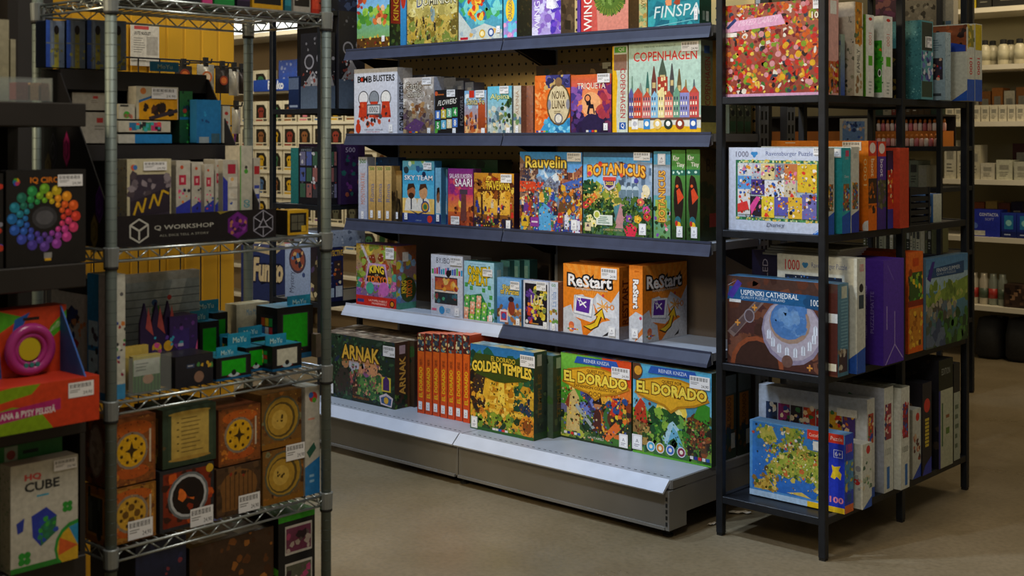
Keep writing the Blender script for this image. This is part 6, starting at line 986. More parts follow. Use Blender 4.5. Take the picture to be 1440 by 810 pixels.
# Q shelf: black tiered display with games
zq = WL[1] + .004; ya, yb = YonX(153, -2.515), YonX(388, -2.515); ye = YonX(272, -2.80)
disp = thing('tiered_display', 'black tiered dice display with sloped side and printed front on the chrome rack', 'display', (-2.66, (ya + yb) / 2, zq))
dl = (2.66, -(ya + yb) / 2, -zq)
M_card = mat('black_display_card', '#151318', .5, 0, .2, 20)
m = MB(); m.box(-2.519, -2.515, ya, yb, zq, Zat(305, -2.515, ya)); fp = m.build('front_panel', M_card, disp, False, dl)
A = Art(yb - ya, Zat(305, -2.515, ya) - zq)
hx = lambda u, v, r: [(u + r * math.cos(math.pi / 6 + q * math.pi / 3), v + r * A.w / A.h * math.sin(math.pi / 6 + q * math.pi / 3)) for q in range(6)]
A.bg('#1a161a', '#1d191d'); A.R(.0, 0, .02, 1, '#3a2f24')
A.P(hx(.165, .5, .062), '#b8b8b0'); A.P(hx(.165, .5, .053), '#1a161a'); A.L(.165, .5, .165, .2, .009, '#b8b8b0'); A.L(.165, .5, .118, .68, .009, '#b8b8b0'); A.L(.165, .5, .212, .68, .009, '#b8b8b0')
A.T('Q WORKSHOP', .25, .47, .60, .64, '#b0b0a8', bold=.01); A.T('ALL DICE TELL A STORY', .28, .27, .57, .34, '#98988f')
A.P(hx(.75, .5, .072), '#5a1a6a'); A.P(hx(.75, .5, .064), '#6a2080'); A.S(24, .70, .25, .80, .75, .008, .016, ['#4a1458', '#8a3a98', '#3a1048', '#a86a50'])
A.P(hx(.915, .5, .075), '#8a8a9a'); A.P(hx(.915, .5, .069), '#18161e'); [A.L(.915, .5, .915 + .068 * math.cos(math.pi / 6 + q * math.pi / 3), .5 + .068 * A.w / A.h * math.sin(math.pi / 6 + q * math.pi / 3), .005, '#a0a0b0') for q in range(6)]; A.P([(.88, .36), (.95, .36), (.915, .72)], '#9898a8'); A.P([(.892, .4), (.938, .4), (.915, .65)], '#18161e'); A.P([(.64, .9), (.70, 1), (.62, 1)], '#8a7a30')
mm = MB(); A.emit(mm, (-2.515, ya, zq), (0, 1, 0), (0, 0, 1), (1, 0, 0)); mm.build('front_print', PRINT, fp)
prof_s = [(-2.519, zq), (-2.519, zq + .085), (-2.62, 1.345), (-2.73, 1.50), (-2.815, 1.515), (-2.815, zq)]
for y in (ya, ye - .003):
    m = MB(); m.prism(prof_s, 1, y, y + .003); sp_ = m.build('side_panel', M_card, disp, False, dl)
    if y == ya:
        mm = MB(); A = Art(1, 1)
        for px, py, c, c2 in ((75, 212, '#1a1a22', '#4a4a5c'), (94, 210, '#c0307a', '#7a1a4c'), (140, 288, '#4a1a80', '#7a3ab0'), (133, 326, '#8a7a40', '#5a4c24'), (68, 238, '#6a5a30', '#3a3018')):
            X_ = XonY(px, ya); z_ = Zat(py, X_, ya); hw, hh = .014, .038
            for s_, cc, ex in ((1.12, c2, .0006), (1.0, c, .0009), (.6, c2, .0012), (.45, c, .0015)):
                if s_ == 1.12: mm = MB()
                mm.face([(X_ + a_ * hw * s_, ya - ex, z_ + b_ * hh * s_) for a_, b_ in ((0, -1), (1, -.45), (1, .45), (0, 1), (-1, .45), (-1, -.45))][::1], lin(cc))
            mm.build('dice_print', PRINT, sp_)
m = MB(); m.box(-2.80, -2.625, ya + .004, ye - .004, 1.325, 1.335); m.box(-2.63, -2.625, ya + .004, ye - .004, 1.30, 1.325); m.build('tier_board', M_card, disp, False, dl)
m = MB(); m.box(-2.814, -2.735, ya + .004, ye - .004, 1.495, 1.512); m.box(-2.738, -2.735, ya + .004, ye - .004, 1.465, 1.495); m.build('top_board', M_card, disp, False, dl)
m = MB(); m.box(-2.818, -2.815, ya, ye, zq, 1.515); m.build('back_board', M_card, disp, False, dl)
m = MB(); m.box(-2.62, -2.5195, ya + .004, yb, zq + .055, zq + .06); m.box(-2.622, -2.618, ya + .004, yb, zq, zq + .06); m.build('tray_floor', M_card, disp, False, dl)
zt = zq + .0565
def path(A): A.bg('#b8b090', '#c4bc9c'); A.R(.06, 0, .97, .74, '#3a3240'); A.S(18, .06, .4, .97, .74, .05, .12, ['#6a6068', '#4a4048', '#8a8088']); A.P([(.06, .28), (.97, .52), (.97, .1), (.06, 0)], '#2c2430'); [A.L(*q, .045, '#c8a020') for q in ((.15, .06, .24, .28), (.24, .28, .34, .1), (.34, .1, .42, .34), (.5, .16, .6, .4), (.6, .4, .7, .2), (.7, .2, .8, .46), (.8, .46, .95, .4))]; A.E(.14, .86, .06, '#c8583a'); A.E(.18, .86, .05, '#3a70b0')
lb(zt, 178, 241, 224, -2.545, .045, 'smart game box with a yellow track on dark tiles in the display', body='#a8a088', front=path, st=(('front', .62, .88, 'price', 0, (.06, .02)),), left=plain('#a8a088', '#b4ac94', ['#5a3a60', '#4a5a98', '#c8a038']))
def arrow(c): return lambda A: (A.bg('#b4b0a4', '#c0bcb0'), A.P([(0, 0), (1, 0), (1, .3), (0, .16)], '#3038a0'), A.R(.2, .56, .7, .74, '#b82a48'), A.R(.35, .61, .55, .69, '#d8a8a8'), A.S(10, .2, .12, .9, .5, .07, .15, [c, '#3058a8', '#d84a80', '#2a2430']), A.E(.4, .88, .12, '#c8583a'))
lb(zt, 247, 268, 226, -2.555, .05, 'white smart game with an orange piece in the display', body='#a8a49a', front=arrow('#d87828'), left=plain('#a8a49a', '#b0aca0'))
lb(zt, 269, 286, 228, -2.56, .05, 'white smart game with a pink arrow piece in the display', body='#a8a49a', front=arrow('#d83a88'))
lb(zt, 287, 301, 231, -2.545, .05, 'white smart game with a red cube badge in the display', body='#a8a49a', front=arrow('#d8483a'))
lb(zt, 302, 312, 224, -2.57, .05, 'narrow white and navy game in the display', body='#a8a49a', front=arrow('#38a048'))
lb(zt, 313, 336, 225, -2.55, .06, 'white smart game with a column of small pictures', body='#a8a49a', front=lambda A: (A.bg('#b4b0a4'), A.R(.3, .74, .8, .92, '#a82840'), A.P([(0, 0), (.3, 0), (.3, .6), (0, .7)], '#3038a0'), [A.R(.35, .06 + .22 * k, .9, .24 + .22 * k, '#d0ccc0') for k in range(3)], A.S(6, .4, .1, .85, .65, .08, .12, ['#d8a868', '#3a58a8', '#c8c0b0'], 'disc')))
lb(zt, 337, 355, 205, -2.54, .06, 'tall plain white game spine with green dots', body='#a8a69a', front=lambda A: (A.bg('#b0aea0', '#bcbaac'), A.E(.5, .62, .16, '#4a9a38'), A.E(.5, .68, .12, '#3a3a38'), A.T('GO', .3, .08, .8, .2, '#3a8a9a', 90, .03), A.R(.0, .02, .08, 1, '#58a048')), left=plain('#a8a498', '#b4b0a4'))
lb(zt, 356, 366, 222, -2.54, .06, 'white game spine with red squares at the end of the display', body='#a8a49a', front=lambda A: (A.bg('#b0aca0'), A.R(.1, .7, .9, .85, '#a82830'), A.R(.1, .1, .9, .5, '#3a48a0'), A.R(.15, .15, .85, .25, '#c8c8c0'), A.R(.15, .34, .85, .44, '#c8c8c0')))
Y0 = YonX(404, -2.53)
lb(zq - .004, 404, 434, 296, -2.53, .055, 'yellow and black boxed dice set beside the display', body='#c89a18', front=lambda A: (A.bg('#c89a1c', '#d0a420'), A.R(.1, .1, .9, .88, '#1c1a18'), A.R(.18, .2, .78, .8, '#5a5848'), A.L(.18, .5, .78, .5, .03, '#1c1a18'), A.L(.48, .2, .48, .8, .03, '#1c1a18'), A.R(.66, .12, .88, .36, '#d8b030')), left=plain('#1c1a18', '#2a2620'))
zt = 1.3355
lb(zt, 166, 242, 202.5, -2.64, .05, 'flat white box with blue band lying on the display tier', body='#a8a8a4', front=lambda A: (A.bg('#a8aca8'), A.R(.3, 0, 1, 1, '#1f78b8'), A.R(0, 0, .3, 1, '#b0b0a8')), h=.0245)
lb(zt + .026, 166, 240, 182, -2.64, .05, 'flat white box with coloured cube pictures on the display tier', body='#a8a69c', h=.030, front=lambda A: (A.bg('#b4b0a0', '#bcb8a8'), A.R(.2, .15, .35, .85, '#2a6a98'), A.R(.45, .12, .62, .88, '#2a8a68'), A.R(.62, .12, .82, .88, '#b83a68'), A.S(14, .2, .2, .85, .8, .02, .04, ['#3a3a98', '#d84a38', '#38a0a8', '#2a2a30'], 'rect')))
def tracks(A): A.bg('#b8b4a0', '#c0bca8'); A.P([(.06, 0), (.98, 0), (.98, .66), (.4, .66), (.06, .5)], '#d89a18'); A.P([(.06, .5), (.4, .68), (.36, .72), (.06, .58)], '#2a68a8'); A.S(14, .15, .15, .85, .45, .06, .12, ['#2a1c18', '#4a2c20', '#181818']); A.L(.3, .02, .98, .28, .08, '#3a3038'); A.E(.16, .86, .07, '#c8783a'); A.R(.42, .62, .68, .69, '#2a2418')
lb(zt + .057, 191, 251, 121, -2.70, .04, 'smart game box with yellow railway scene in the display', body='#b0ac98', front=tracks, st=(('front', .65, .8, 'price', 0, (.07, .026)),), left=plain('#a8a498', '#b0aca0'))
lb(zt + .057, 166, 190, 146, -2.69, .04, 'white smart game with a green blob in the display', body='#b0ac98', front=lambda A: (A.bg('#b4b0a0', '#bcb8a8'), A.E(.5, .28, .2, '#3a9a30'), A.S(6, .3, .1, .8, .3, .08, .14, ['#c86a58', '#8a5a48']), A.R(.1, .82, .6, .94, '#3a3a38')))
lb(zt, 252, 271, 128, -2.70, .04, 'green leaf printed game pack beside the railway game', body='#1c3a2c', front=lambda A: (A.bg('#14402c', '#2a6a3a'), A.S(20, 0, 0, 1, 1, .1, .25, ['#2a8a40', '#184a30', '#38a048', '#1a3a48', '#103028']), A.R(0, .45, 1, .5, '#1c6a98'), A.E(.4, .62, .15, '#a83a30')))
lb(zt, 276, 311, 140, -2.66, .03, 'blue rounded blister pack in the display', body='#1f6aa0', front=lambda A: (A.bg('#1c6aa4', '#2276b0'), A.S(5, .2, .2, .5, .8, .05, .1, ['#1a4a80', '#2a8ac0']), A.R(.6, .0, .95, .22, '#3a5a6a'), A.R(.1, .0, .5, .14, '#8a98a0')))
lb(zt, 312.5, 324, 149, -2.66, .03, 'white slim pack with red icons in the display', body='#a8a89c', front=lambda A: (A.bg('#acaca0', '#b8b8ac'), [A.E(.5, .3 + .25 * k, .25, '#a83a38', rv=.05) for k in range(3)], A.R(.2, .05, .8, .15, '#8a8a84')))
lb(1.512, 211, 251.5, 107, -2.738, .004, 'blue card sign lettered MoYu on the black top board', name='brand_sign', cat='sign', h=.028, body='#1f78a8', front=lambda A: (A.bg('#1c78ac', '#2484b8'), A.T('MoYu', .25, .28, .78, .72, '#a8c8c0', bold=.02)), bev=.0004)
for k in range(4):
    lb(1.512, 64 + 29 * k, 91 + 29 * k, 28, -2.76, .05, 'blue and olive doll pack, %s from the dark stand on the top board' % ('first', 'second', 'third', 'fourth')[k], name='toy_pack', cat='toy pack', group='blue doll packs on the display top', body='#2a3a5a', front=lambda A: (A.bg('#6a7c98', '#7c8ca8'), A.R(0, 0, .22, 1, '#3458c0', '#4068d0'), A.R(.45, 0, .7, .8, '#b0a840', '#8a8a50'), A.E(.57, .8, .14, '#241c1c', rv=.1), A.R(.3, 0, .36, 1, '#8a98b0'), A.S(10, .2, 0, 1, .4, .06, .12, ['#a8a858', '#5a6a88', '#7a7a48']), A.R(0, .5, 1, .53, '#7a8690')))
for k, (xl, xr, yt, zz, hh) in enumerate(((99, 160, 0, zt, .077), (101, 150, 0, zt + .078, .045))):
    lb(zz, xl, xr, yt, -2.745 , .045, ('white carton with a small red logo behind the chrome post', 'smaller white carton stacked on the display tier')[k], name='carton', cat='carton', h=hh, body='#a8a296', front=lambda A: (A.bg('#aca69a', '#b4aea2'), A.R(.6, .66, .75, .82, '#b83a38'), A.lines(2, .55, .4, .8, .6, '#8a847a')), left=plain('#a09a90', '#a8a298'))

# top shelf of the wire rack: only the feet of its boxes show
zt = WL[0]
TOPS = [(168, 205, '#242428', ['#3a3a40', '#1c1c20'], 'charcoal boxed game'), (207, 250, '#2a2a2c', ['#44443c', '#202022'], 'smoky grey boxed game'), (252, 283, '#20242a', ['#3a4048'], 'slate boxed game'), (284, 299, '#b83a78', ['#d85a90', '#8a2a58'], 'pink boxed game'), (301, 330, '#1f7a3c', ['#2a9a48', '#185a30'], 'green boxed game'), (333, 352, '#241c30', ['#3a2a48'], 'deep violet boxed game'), (354, 398, '#b88a18', ['#1c1a18', '#d8a828', '#2a2620'], 'yellow and black boxed game'), (400, 410, '#1a5a68', ['#2a7a88'], 'teal slim boxed game'), (412, 437, '#98948c', ['#24201c', '#4a7a38', '#c8c4b8'], 'pale boxed game with a dark triangle'), (438, 452, '#a83020', ['#c84830', '#2a2420'], 'red boxed game')]
for k, (xl, xr, c, cs, nm) in enumerate(TOPS):
    lb(zt, xl, xr, 0, -2.53, .2, nm + ' on the top tier of the chrome rack', h=.17 + .02 * (k % 3), body=c, front=(lambda c, cs: lambda A: (A.bg(c), A.R(.06, .08, .94, .94, cs[0]), A.S(16, .1, .1, .9, .9, .06, .14, cs + [c])))(c, cs), left=plain(c))

# ---------------------------------------------------------------- dark stand in the left corner
SX = -2.44; SY1 = YonX(121.5, SX)
st_ = thing('display_stand', 'dark brown shelf stand at the aisle end beside the chrome rack', 'shelving unit', (-2.62, SY1 - .4, 0))
sl = (2.62, -(SY1 - .4), 0)
M_stand = mat('dark_brown_laminate', '#1d1917', .5, 0, .2, 9)
SZ = [(1.375, 1.424), (1.040, 1.090), (.735, .775), (.43, .48)]
for z0, z1 in SZ:
    m = MB(); m.box(-2.80, SX, SY1 - .8, SY1, z0, z1, None, .002); m.build('shelf', M_stand, st_, False, sl)
m = MB(); m.box(-2.826, -2.80, SY1 - .8, SY1, 0, 1.95); m.build('back_panel', M_stand, st_, False, sl)
for y in (SY1 - .8, SY1 - .025):
    m = MB(); m.box(-2.80, -2.74, y, y + .024, 0, 1.95); m.build('upright', M_stand, st_, False, sl)
m = MB(); m.box(-2.80, -2.468, SY1 + .001, SY1 + .013, .0, .735); m.build('side_panel', M_stand, st_, False, sl)  # added dark board, darkens the gap where the yellow wall showed through
m = MB(); m.box(-2.80, SX - .02, SY1 - .8, SY1, 0, .08); m.build('plinth', M_stand, st_, False, sl)
def sb(z, xl, xr, yt, Xf, dp, label, **k):
    return lb(z - .003, xl, xr, yt, Xf, dp, label, **k)
def circle(A):
    A.bg('#1b1919', '#201e1e'); pal = ['#c83a28', '#d85a20', '#d88a1c', '#b8a01c', '#68a028', '#2a8a48', '#1f6a58', '#1f7a90', '#1f68a8', '#2a58b0', '#3a48a8', '#4a3a98', '#5a3a90', '#8a3a98', '#b83a88', '#c83a68']
    for ring_, n_, r_ in ((.40, 16, .062), (.31, 16, .045), (.24, 16, .034)):
        for q in range(n_):
            an = 2 * math.pi * (q + (.5 if ring_ == .31 else 0)) / n_; u, v = .47 + ring_ * math.cos(an), .5 + ring_ * .86 * math.sin(an) * A.w / A.h
            c = lin(pal[q % 16]); A.E(u, v, r_, c); A.E(u - r_ * .25, v + r_ * .25, r_ * .45, tuple(min(1, x * 1.6 + .02) for x in c[:3]) + (1,), n=8)
    A.E(.47, .5, .16, '#3a3a3e', rv=.12); A.E(.47, .5, .11, '#55555a', rv=.075); A.T('IQ CIRCUIT', .29, .855, .8, .925, '#d87a1c', bold=.02); [A.E(.12 + .022 * math.cos(q * 1.047), .88 + .02 * math.sin(q * 1.047), .024, ('#c83a28', '#d8a01c', '#58a028', '#1f7a90', '#3a48a8', '#b83a68')[q]) for q in range(6)]; A.R(.46, .07, .56, .13, '#8a8a88'); A.R(.47, .045, .55, .07, '#d8a828')
sb(SZ[1][1], 8, 121, 240, -2.452, .05, 'black puzzle box with a rainbow ring of coloured balls', body='#1a1818', front=circle, st=(('front', .79, .885, 'price', 0, (.055, .024)),))
sb(SZ[1][1], -60, 5, 245, -2.455, .05, 'black puzzle box with a sliver of orange beside the rainbow ring box', body='#1a1818', front=lambda A: (A.bg('#1c1a1a'), A.E(.94, .86, .06, '#c83a28'), A.S(16, .5, .2, .95, .7, .04, .08, ['#d87a1c', '#b83a28', '#8a8a98', '#3a48a8'], 'disc')))
for k, (xl, xr, yt) in enumerate(((-14, 13, 26), (14, 22.5, 55))):
    sb(SZ[0][1], xl, xr, yt, -2.56 - .02 * k, .1, ('tall cream carton on the dark stand top', 'slim cream carton beside the taller one on the dark stand')[k], name='carton', cat='carton', body='#8a8468', front=plain('#8a8468', '#98927a'))
m = MB(); y0, y1 = YonX(-40, -2.46), YonX(74, -2.46); t_ = .002; w_ = y1 - y0
tr = thing('acrylic_tray', 'clear acrylic tray of small packs on the dark stand top', 'tray', (-2.50, (y0 + y1) / 2, SZ[0][1] + .001))
m.box(-.04, .04, -w_ / 2, w_ / 2, 0, t_)
for (x0, x1, a_, b_) in ((-.04, -.04 + t_, -w_ / 2, w_ / 2), (.04 - t_, .04, -w_ / 2, w_ / 2), (-.04, .04, -w_ / 2, -w_ / 2 + t_), (-.04, .04, w_ / 2 - t_, w_ / 2)): m.box(x0, x1, a_, b_, t_, .05)
m.build('tray_wall', M_clear, tr)
for k in range(3):
    lb(SZ[0][1] + .001, (22, 42, 57)[k], (40, 55, 72)[k], 0, -2.475, .03, ('maroon', 'tan', 'brown')[k] + ' small pack inside the clear acrylic tray', name='small_pack', cat='pack', h=.04, body=('#5a2a2c', '#8a6a48', '#5a3c2c')[k], front=plain(('#5a2a2c', '#8a6a48', '#5a3c2c')[k], None, ['#7a4a3c', '#4a2a24']))
# red and lime fidget toy display
zt = SZ[2][1] + .001
yR = YonX(139.5, -2.365); yL = YonX(-40, -2.365)
tv = thing('toy_display', 'red and lime wedge shaped toy display with a pink ring', 'toy display', (-2.42, (yL + yR) / 2, zt)); tl = (2.42, -(yL + yR) / 2, -zt)
hT = Zat(527, -2.365, yR) - zt
m = MB(); m.box(-2.50, -2.365, yL, yR, zt, zt + hT, lin('#b8321c'), .001); fb = m.build('tray_box', PLAIN, tv, False, tl)
A = Art(yR - yL, hT); A.bg('#c03c1c', '#c8401f'); A.P([(0, 0), (.62, 0), (.5, .46), (.3, .58), (0, .4)], '#7a9a14'); A.P([(.0, .88), (.3, 1), (.52, 1), (.45, .8), (0, .6)], '#7a9a14'); A.P([(0, .2), (.68, .38), (.68, .62), (0, .46)], '#a82468'); A.T('ANA & PYSY PELISSÄ', .21, .33, .64, .50, '#d8d0d0', bold=.03, shear=.0, arc=0)
mm = MB(); A.emit(mm, (-2.365, yL, zt), (0, 1, 0), (0, 0, 1), (1, 0, 0)); mm.build('front_print', PRINT, fb)
yK = YonX(93, -2.47); hK = Zat(428, -2.47, yK) - zt
m = MB(); m.box(-2.52, -2.47, yL, yK, zt + hT * .2, zt + hK, lin('#b83820'), .001); kb = m.build('header_card', PLAIN, tv, False, tl)
A = Art(yK - yL, hK - hT * .2); A.bg('#b8381c', '#c0401f'); A.P([(0, .5), (.62, .92), (.4, 1), (0, 1)], '#4a9a20'); A.P([(.55, .9), (.68, .96), (.5, .6)], '#1f58a8'); A.P([(.8, .62), (1, .8), (1, .95), (.86, .8)], '#4a9a20'); A.T('BUMBLE', .82, .72, .98, .84, '#c8d8b0', shear=.1); A.R(.62, .88, .76, .91, '#241a1a'); A.P([(.3, 0), (1, .12), (.8, .3), (.5, .26)], '#8aa01c'); A.P([(.2, .1), (.45, .2), (.42, .6), (.2, .6)], '#1f58a8')
mm = MB(); A.emit(mm, (-2.47, yL, zt + hT * .2), (0, 1, 0), (0, 0, 1), (1, 0, 0)); mm.build('header_print', PRINT, kb)
m = MB(); m.prism([(-2.52, zt + hK), (-2.47, zt + hK), (-2.368, zt + hT), (-2.52, zt + hT)], 1, yR - .03, yR - .027, lin('#1f58a8')); m.build('side_cheek', PLAIN, tv, False, tl)
M_pink = mat('pink_plastic', '#a02c78', .25); yc_ = YonX(44, -2.45); zc = Zat(492, -2.45, yc_)
m = MB()
for R_, r_ in ((.043, .011), (.030, .007)):
    n1, n2 = 28, 8; vs, fs = [], []
    for i in range(n1):
        for j in range(n2):
            A1, A2 = 6.2832 * i / n1, 6.2832 * j / n2; vs.append((-2.455 + r_ * math.sin(A2), yc_ + (R_ + r_ * math.cos(A2)) * math.cos(A1), zc + (R_ + r_ * math.cos(A2)) * math.sin(A1)))
            fs.append((i * n2 + j, ((i + 1) % n1) * n2 + j, ((i + 1) % n1) * n2 + (j + 1) % n2, i * n2 + (j + 1) % n2))
    m.add(vs, fs)
m.tube((-2.468, yc_, zc), (-2.456, yc_, zc), .036, 20); rg = m.build('toy_ring', M_pink, tv, True, tl)
m = MB(); m.tube((-2.458, yc_ - .004, zc + .002), (-2.448, yc_ - .004, zc + .002), .023, 18); m.build('yellow_button', mat('yellow_plastic', '#b8a818', .3), rg)
m = MB(); [m.tube((-2.458, yc_ + q * .012, zc - .03), (-2.446, yc_ + q * .012, zc - .03), .005, 8) for q in (-1, 0, 1)]; m.build('bead_row', mat('teal_plastic', '#2a7a78', .3), rg)
sticker(fb, 'front', 0, 0, 0, 0, 0)  # placed below
s_ = fb.children[-1]; bpy.data.objects.remove(s_)
mm = MB(); A = sticker_mesh(False); A.w, A.h = .055, .03; A.emit(mm, (-2.364, yR - .068, zt + hT * .58), (0, 1, 0), (0, 0, 1), (1, 0, 0)); mm.build('price_sticker', STICK, fb)
# cube puzzle pack
zt = SZ[3][1] + .001
def hcube(A): A.bg('#b4b2a6', '#bebcb0'); A.R(0, 0, 1, .05, '#2a7a2c'); A.T('HQ', .2, .83, .45, .9, '#c84a48', bold=.05); A.T('CUBE', .2, .73, .72, .82, '#24262a', bold=.03, out='#8a9088', ob=.01); A.lines(1, .38, .66, .6, .7, '#3a98b8'); A.P([(.3, .5), (.52, .56), (.68, .46), (.66, .3), (.44, .2), (.32, .3)], '#2a3aa0'); A.P([(.44, .4), (.68, .46), (.66, .3), (.44, .2)], '#2a6a4a'); A.S(12, .42, .24, .68, .46, .03, .06, ['#3a9a3a', '#2a48a8', '#2a7a58']); A.P([(.08, .46), (.2, .5), (.18, .38), (.1, .36)], '#2a3a98'); clover(A, .84, .52, .05, '#2a8a30'); clover(A, .2, .12, .06, '#2a8a30'); A.E(1.0, .14, .36, '#2a8a34', rv=.24); A.E(1.0, .13, .32, '#c8a028', rv=.21); A.P([(1, .13), (.7, .07), (.72, .24)], '#c85a28'); A.P([(1, .13), (.86, .32), (1, .34)], '#2a88b8')
sb(zt, 14, 110, 657, -2.425, .045, 'white hanging puzzle pack with a blue and green cube', name='puzzle_pack', cat='puzzle pack', body='#a8a69a', front=hcube, left=plain('#8a8878', '#98968a', ['#3a6a38', '#5a5a58']), st=(('front', .8, .93, 'price', 0, (.05, .022)),))
sb(zt, -4, 88, 628, -2.475, .02, 'green puzzle hanger card behind the white cube pack', name='hanger_card', cat='card', body='#1c5a28', front=lambda A: (A.bg('#1a5a28', '#226a30'), A.R(.38, .9, .62, .93, '#0c1c10'), A.R(.1, .84, .3, .98, '#8a9a88'), A.E(.2, .91, .07, '#8a3a38')))
carton('game_box', 'dim violet boxed game in the gap behind the puzzle pack', 'game box', -2.72, -2.56, SY1 - .14, SY1 - .03, zt, .17, face='+X', body='#241c34', front=plain('#241c34', '#2c2440', ['#3a2e50', '#5a5a78']))

# ---------------------------------------------------------------- things between and behind the units
ORD = ('first', 'second', 'third', 'fourth', 'fifth', 'sixth', 'seventh', 'eighth', 'ninth', 'tenth', 'eleventh', 'twelfth', 'thirteenth', 'fourteenth', 'fifteenth', 'sixteenth')
# wire grid on the yellow partition, its bags and the notice
gx = -3.485; gy0, gy1 = 1.80, YEND - .02
gw = thing('grid_panel', 'black wire grid panel fixed to the yellow slatted wall', 'grid panel', (gx, (gy0 + gy1) / 2, 0)); m = MB()
y = gy0
while y < gy1: m.tube((0, y - (gy0 + gy1) / 2, .15), (0, y - (gy0 + gy1) / 2, 1.60), .0022, 5); y += .075
m.build('upright_wires', M_rubber, gw)['kind'] = 'stuff'
m = MB()
for k in range(8): z = .15 + k * 1.45 / 7; m.tube((.003, gy0 - (gy0 + gy1) / 2, z), (.003, gy1 - (gy0 + gy1) / 2, z), .0028, 5)
m.build('cross_wires', M_rubber, gw)['kind'] = 'stuff'
M_foil = mat('silver_foil_bag', '#b8b4a4', .25, .5, .3, 25, .4)
BAGS = [(246, 270, 92, 118, 'dark bag with a red print hanging under the grid top wire', '#3a2a24'), (277, 301, 90, 126, 'silver foil bag with a round orange print hanging on the grid', '#b8b4a0'), (303, 322, 95, 131, 'dark bag with a copper print hanging on the grid', '#3a2c24'), (322, 336, 97, 134, 'silver foil bag hanging near the yellow wall end', '#b0aea0'), (326, 338, 151, 188, 'silver foil bag hanging on the lower hook', '#b8b4a8'), (336, 344, 99, 132, 'charcoal bag hanging at the yellow wall end', '#2a2826')]
for k, (xl, xr, yt, yb_, lab, c) in enumerate(BAGS):
    Xb = -3.36; y0, y1 = YonX(xl, Xb), YonX(xr, Xb); zt, zb = Zat(yt, Xb, y0), Zat(yb_, Xb, y0); yc = (y0 + y1) / 2; w_ = y1 - y0
    b = thing('hanging_bag', lab, 'bag', (Xb, yc, zb)); vs = []; n = 7
    for i in range(n):
        for j in range(5):
            v = i / (n - 1); u = j / 4 - .5; bul = .012 * math.sin(math.pi * v) * (1 - (2 * u) ** 2)
            vs.append((bul, u * w_, v * (zt - zb)))
    for i in range(n):
        for j in range(5):
            v = i / (n - 1); u = j / 4 - .5; vs.append((-.5 * .012 * math.sin(math.pi * v) * (1 - (2 * u) ** 2) - .001, u * w_, v * (zt - zb)))
    q = n * 5; m = MB(); fs = [(i * 5 + j, i * 5 + j + 1, i * 5 + j + 6, i * 5 + j + 5) for i in range(n - 1) for j in range(4)]
    m.add(vs, fs + [tuple(q + a_ for a_ in reversed(f)) for f in fs]); m.build('pouch', M_foil if k in (1, 3, 4) else mat('dark_foil_bag', '#2c2420', .3, .3, .3, 25, .4), b, True)
    if k in (0, 1, 2):
        A = Art(w_, zt - zb); A.E(.45, .5, .3, '#b8683a' if k == 1 else '#8a3a24'); A.E(.45, .5, .2, '#d8c0a0' if k == 1 else '#c86a30'); mm = MB(); A.emit(mm, (.0125, -w_ / 2, 0), (0, 1, 0), (0, 0, 1), (1, 0, 0)); mm.build('label_print', PRINT, b)
    m = MB(); m.tube((-.125, 0, zt - zb + .01), (.03, 0, zt - zb + .004), .0025, 6); m.tube((.03, 0, zt - zb + .004), (.034, 0, zt - zb + .016), .0025, 6); m.box(-.004, .004, -.008, .008, zt - zb - .006, zt - zb + .022); m.build('hook', M_rubber, b)
Xp = -3.499; y0, y1 = YonX(183, Xp), YonX(223, Xp); z0, z1 = Zat(92, Xp, y0), Zat(32, Xp, y0); m = MB(); m.box(-.001, .001, 0, y1 - y0, 0, z1 - z0, lin('#c8c4b8')); po = m.build('paper_notice', PLAIN, None, False, (Xp + .002, y0, z0)); tag(po, 'white paper notice with a red headline pinned to the yellow wall', 'notice')
A = Art(y1 - y0, z1 - z0); A.bg('#c8c4b8', '#d0ccc0'); A.lines(1, .12, .85, .95, .95, '#c04a48', .8); A.T('UUTE NUOLET', .12, .73, .7, .81, '#2a2a2a', bold=.03); A.lines(7, .1, .3, .5, .68, '#8a8880', .35); A.R(.55, .26, .95, .70, '#a8a49a'); A.lines(2, .1, .1, .8, .22, '#8a8880', .35); mm = MB(); A.emit(mm, (.001, 0, 0), (0, 1, 0), (0, 0, 1), (1, 0, 0)); mm.build('notice_print', PRINT, po)

# puzzles on the far black rack
def kb(lv, xl, xr, yt, Yf, dp, label, X1=None, **k):
    X0 = XonY(xl, Yf); X1 = XonY(xr, Yf) if X1 is None else X1
    return carton('puzzle_box', label, 'puzzle', X0, X1, Yf, Yf + dp, RL[lv] + .0005, Zat(yt, X0, Yf) - RL[lv], **k)
def wiz(A): A.bg('#16161c', '#1e1e26'); [A.R(.06 + .24 * (i % 4), .12 + .28 * (i // 4), .26 + .24 * (i % 4), .36 + .28 * (i // 4), ['#3a5a48', '#6a6a88', '#8a5a58', '#4a5a98', '#3a3a40'][(i * 7) % 5]) for i in range(12)]; A.S(24, .05, .12, .95, .9, .03, .06, ['#b8b8c0', '#4a4a58', '#28282e', '#8a3a38']); A.T('1000 PUZZLE', .1, .93, .5, .97, '#8a98a8')
def wiz2(A): A.bg('#1a1a20', '#222228'); A.R(0, 0, 1, .3, '#5a6a80', '#48566a'); A.E(.35, .62, .2, '#8a8a94'); A.E(.35, .62, .15, '#2a2a30'); A.E(.8, .66, .15, '#8a8a94'); A.P([(.1, .3), (.5, .5), (.9, .3)], '#8a8a90'); A.S(20, .1, .28, .9, .5, .03, .07, ['#a8a8b0', '#3a3a42', '#7a3a34']); A.S(10, .1, .75, .9, .95, .03, .06, ['#6a6a70', '#38383e'])
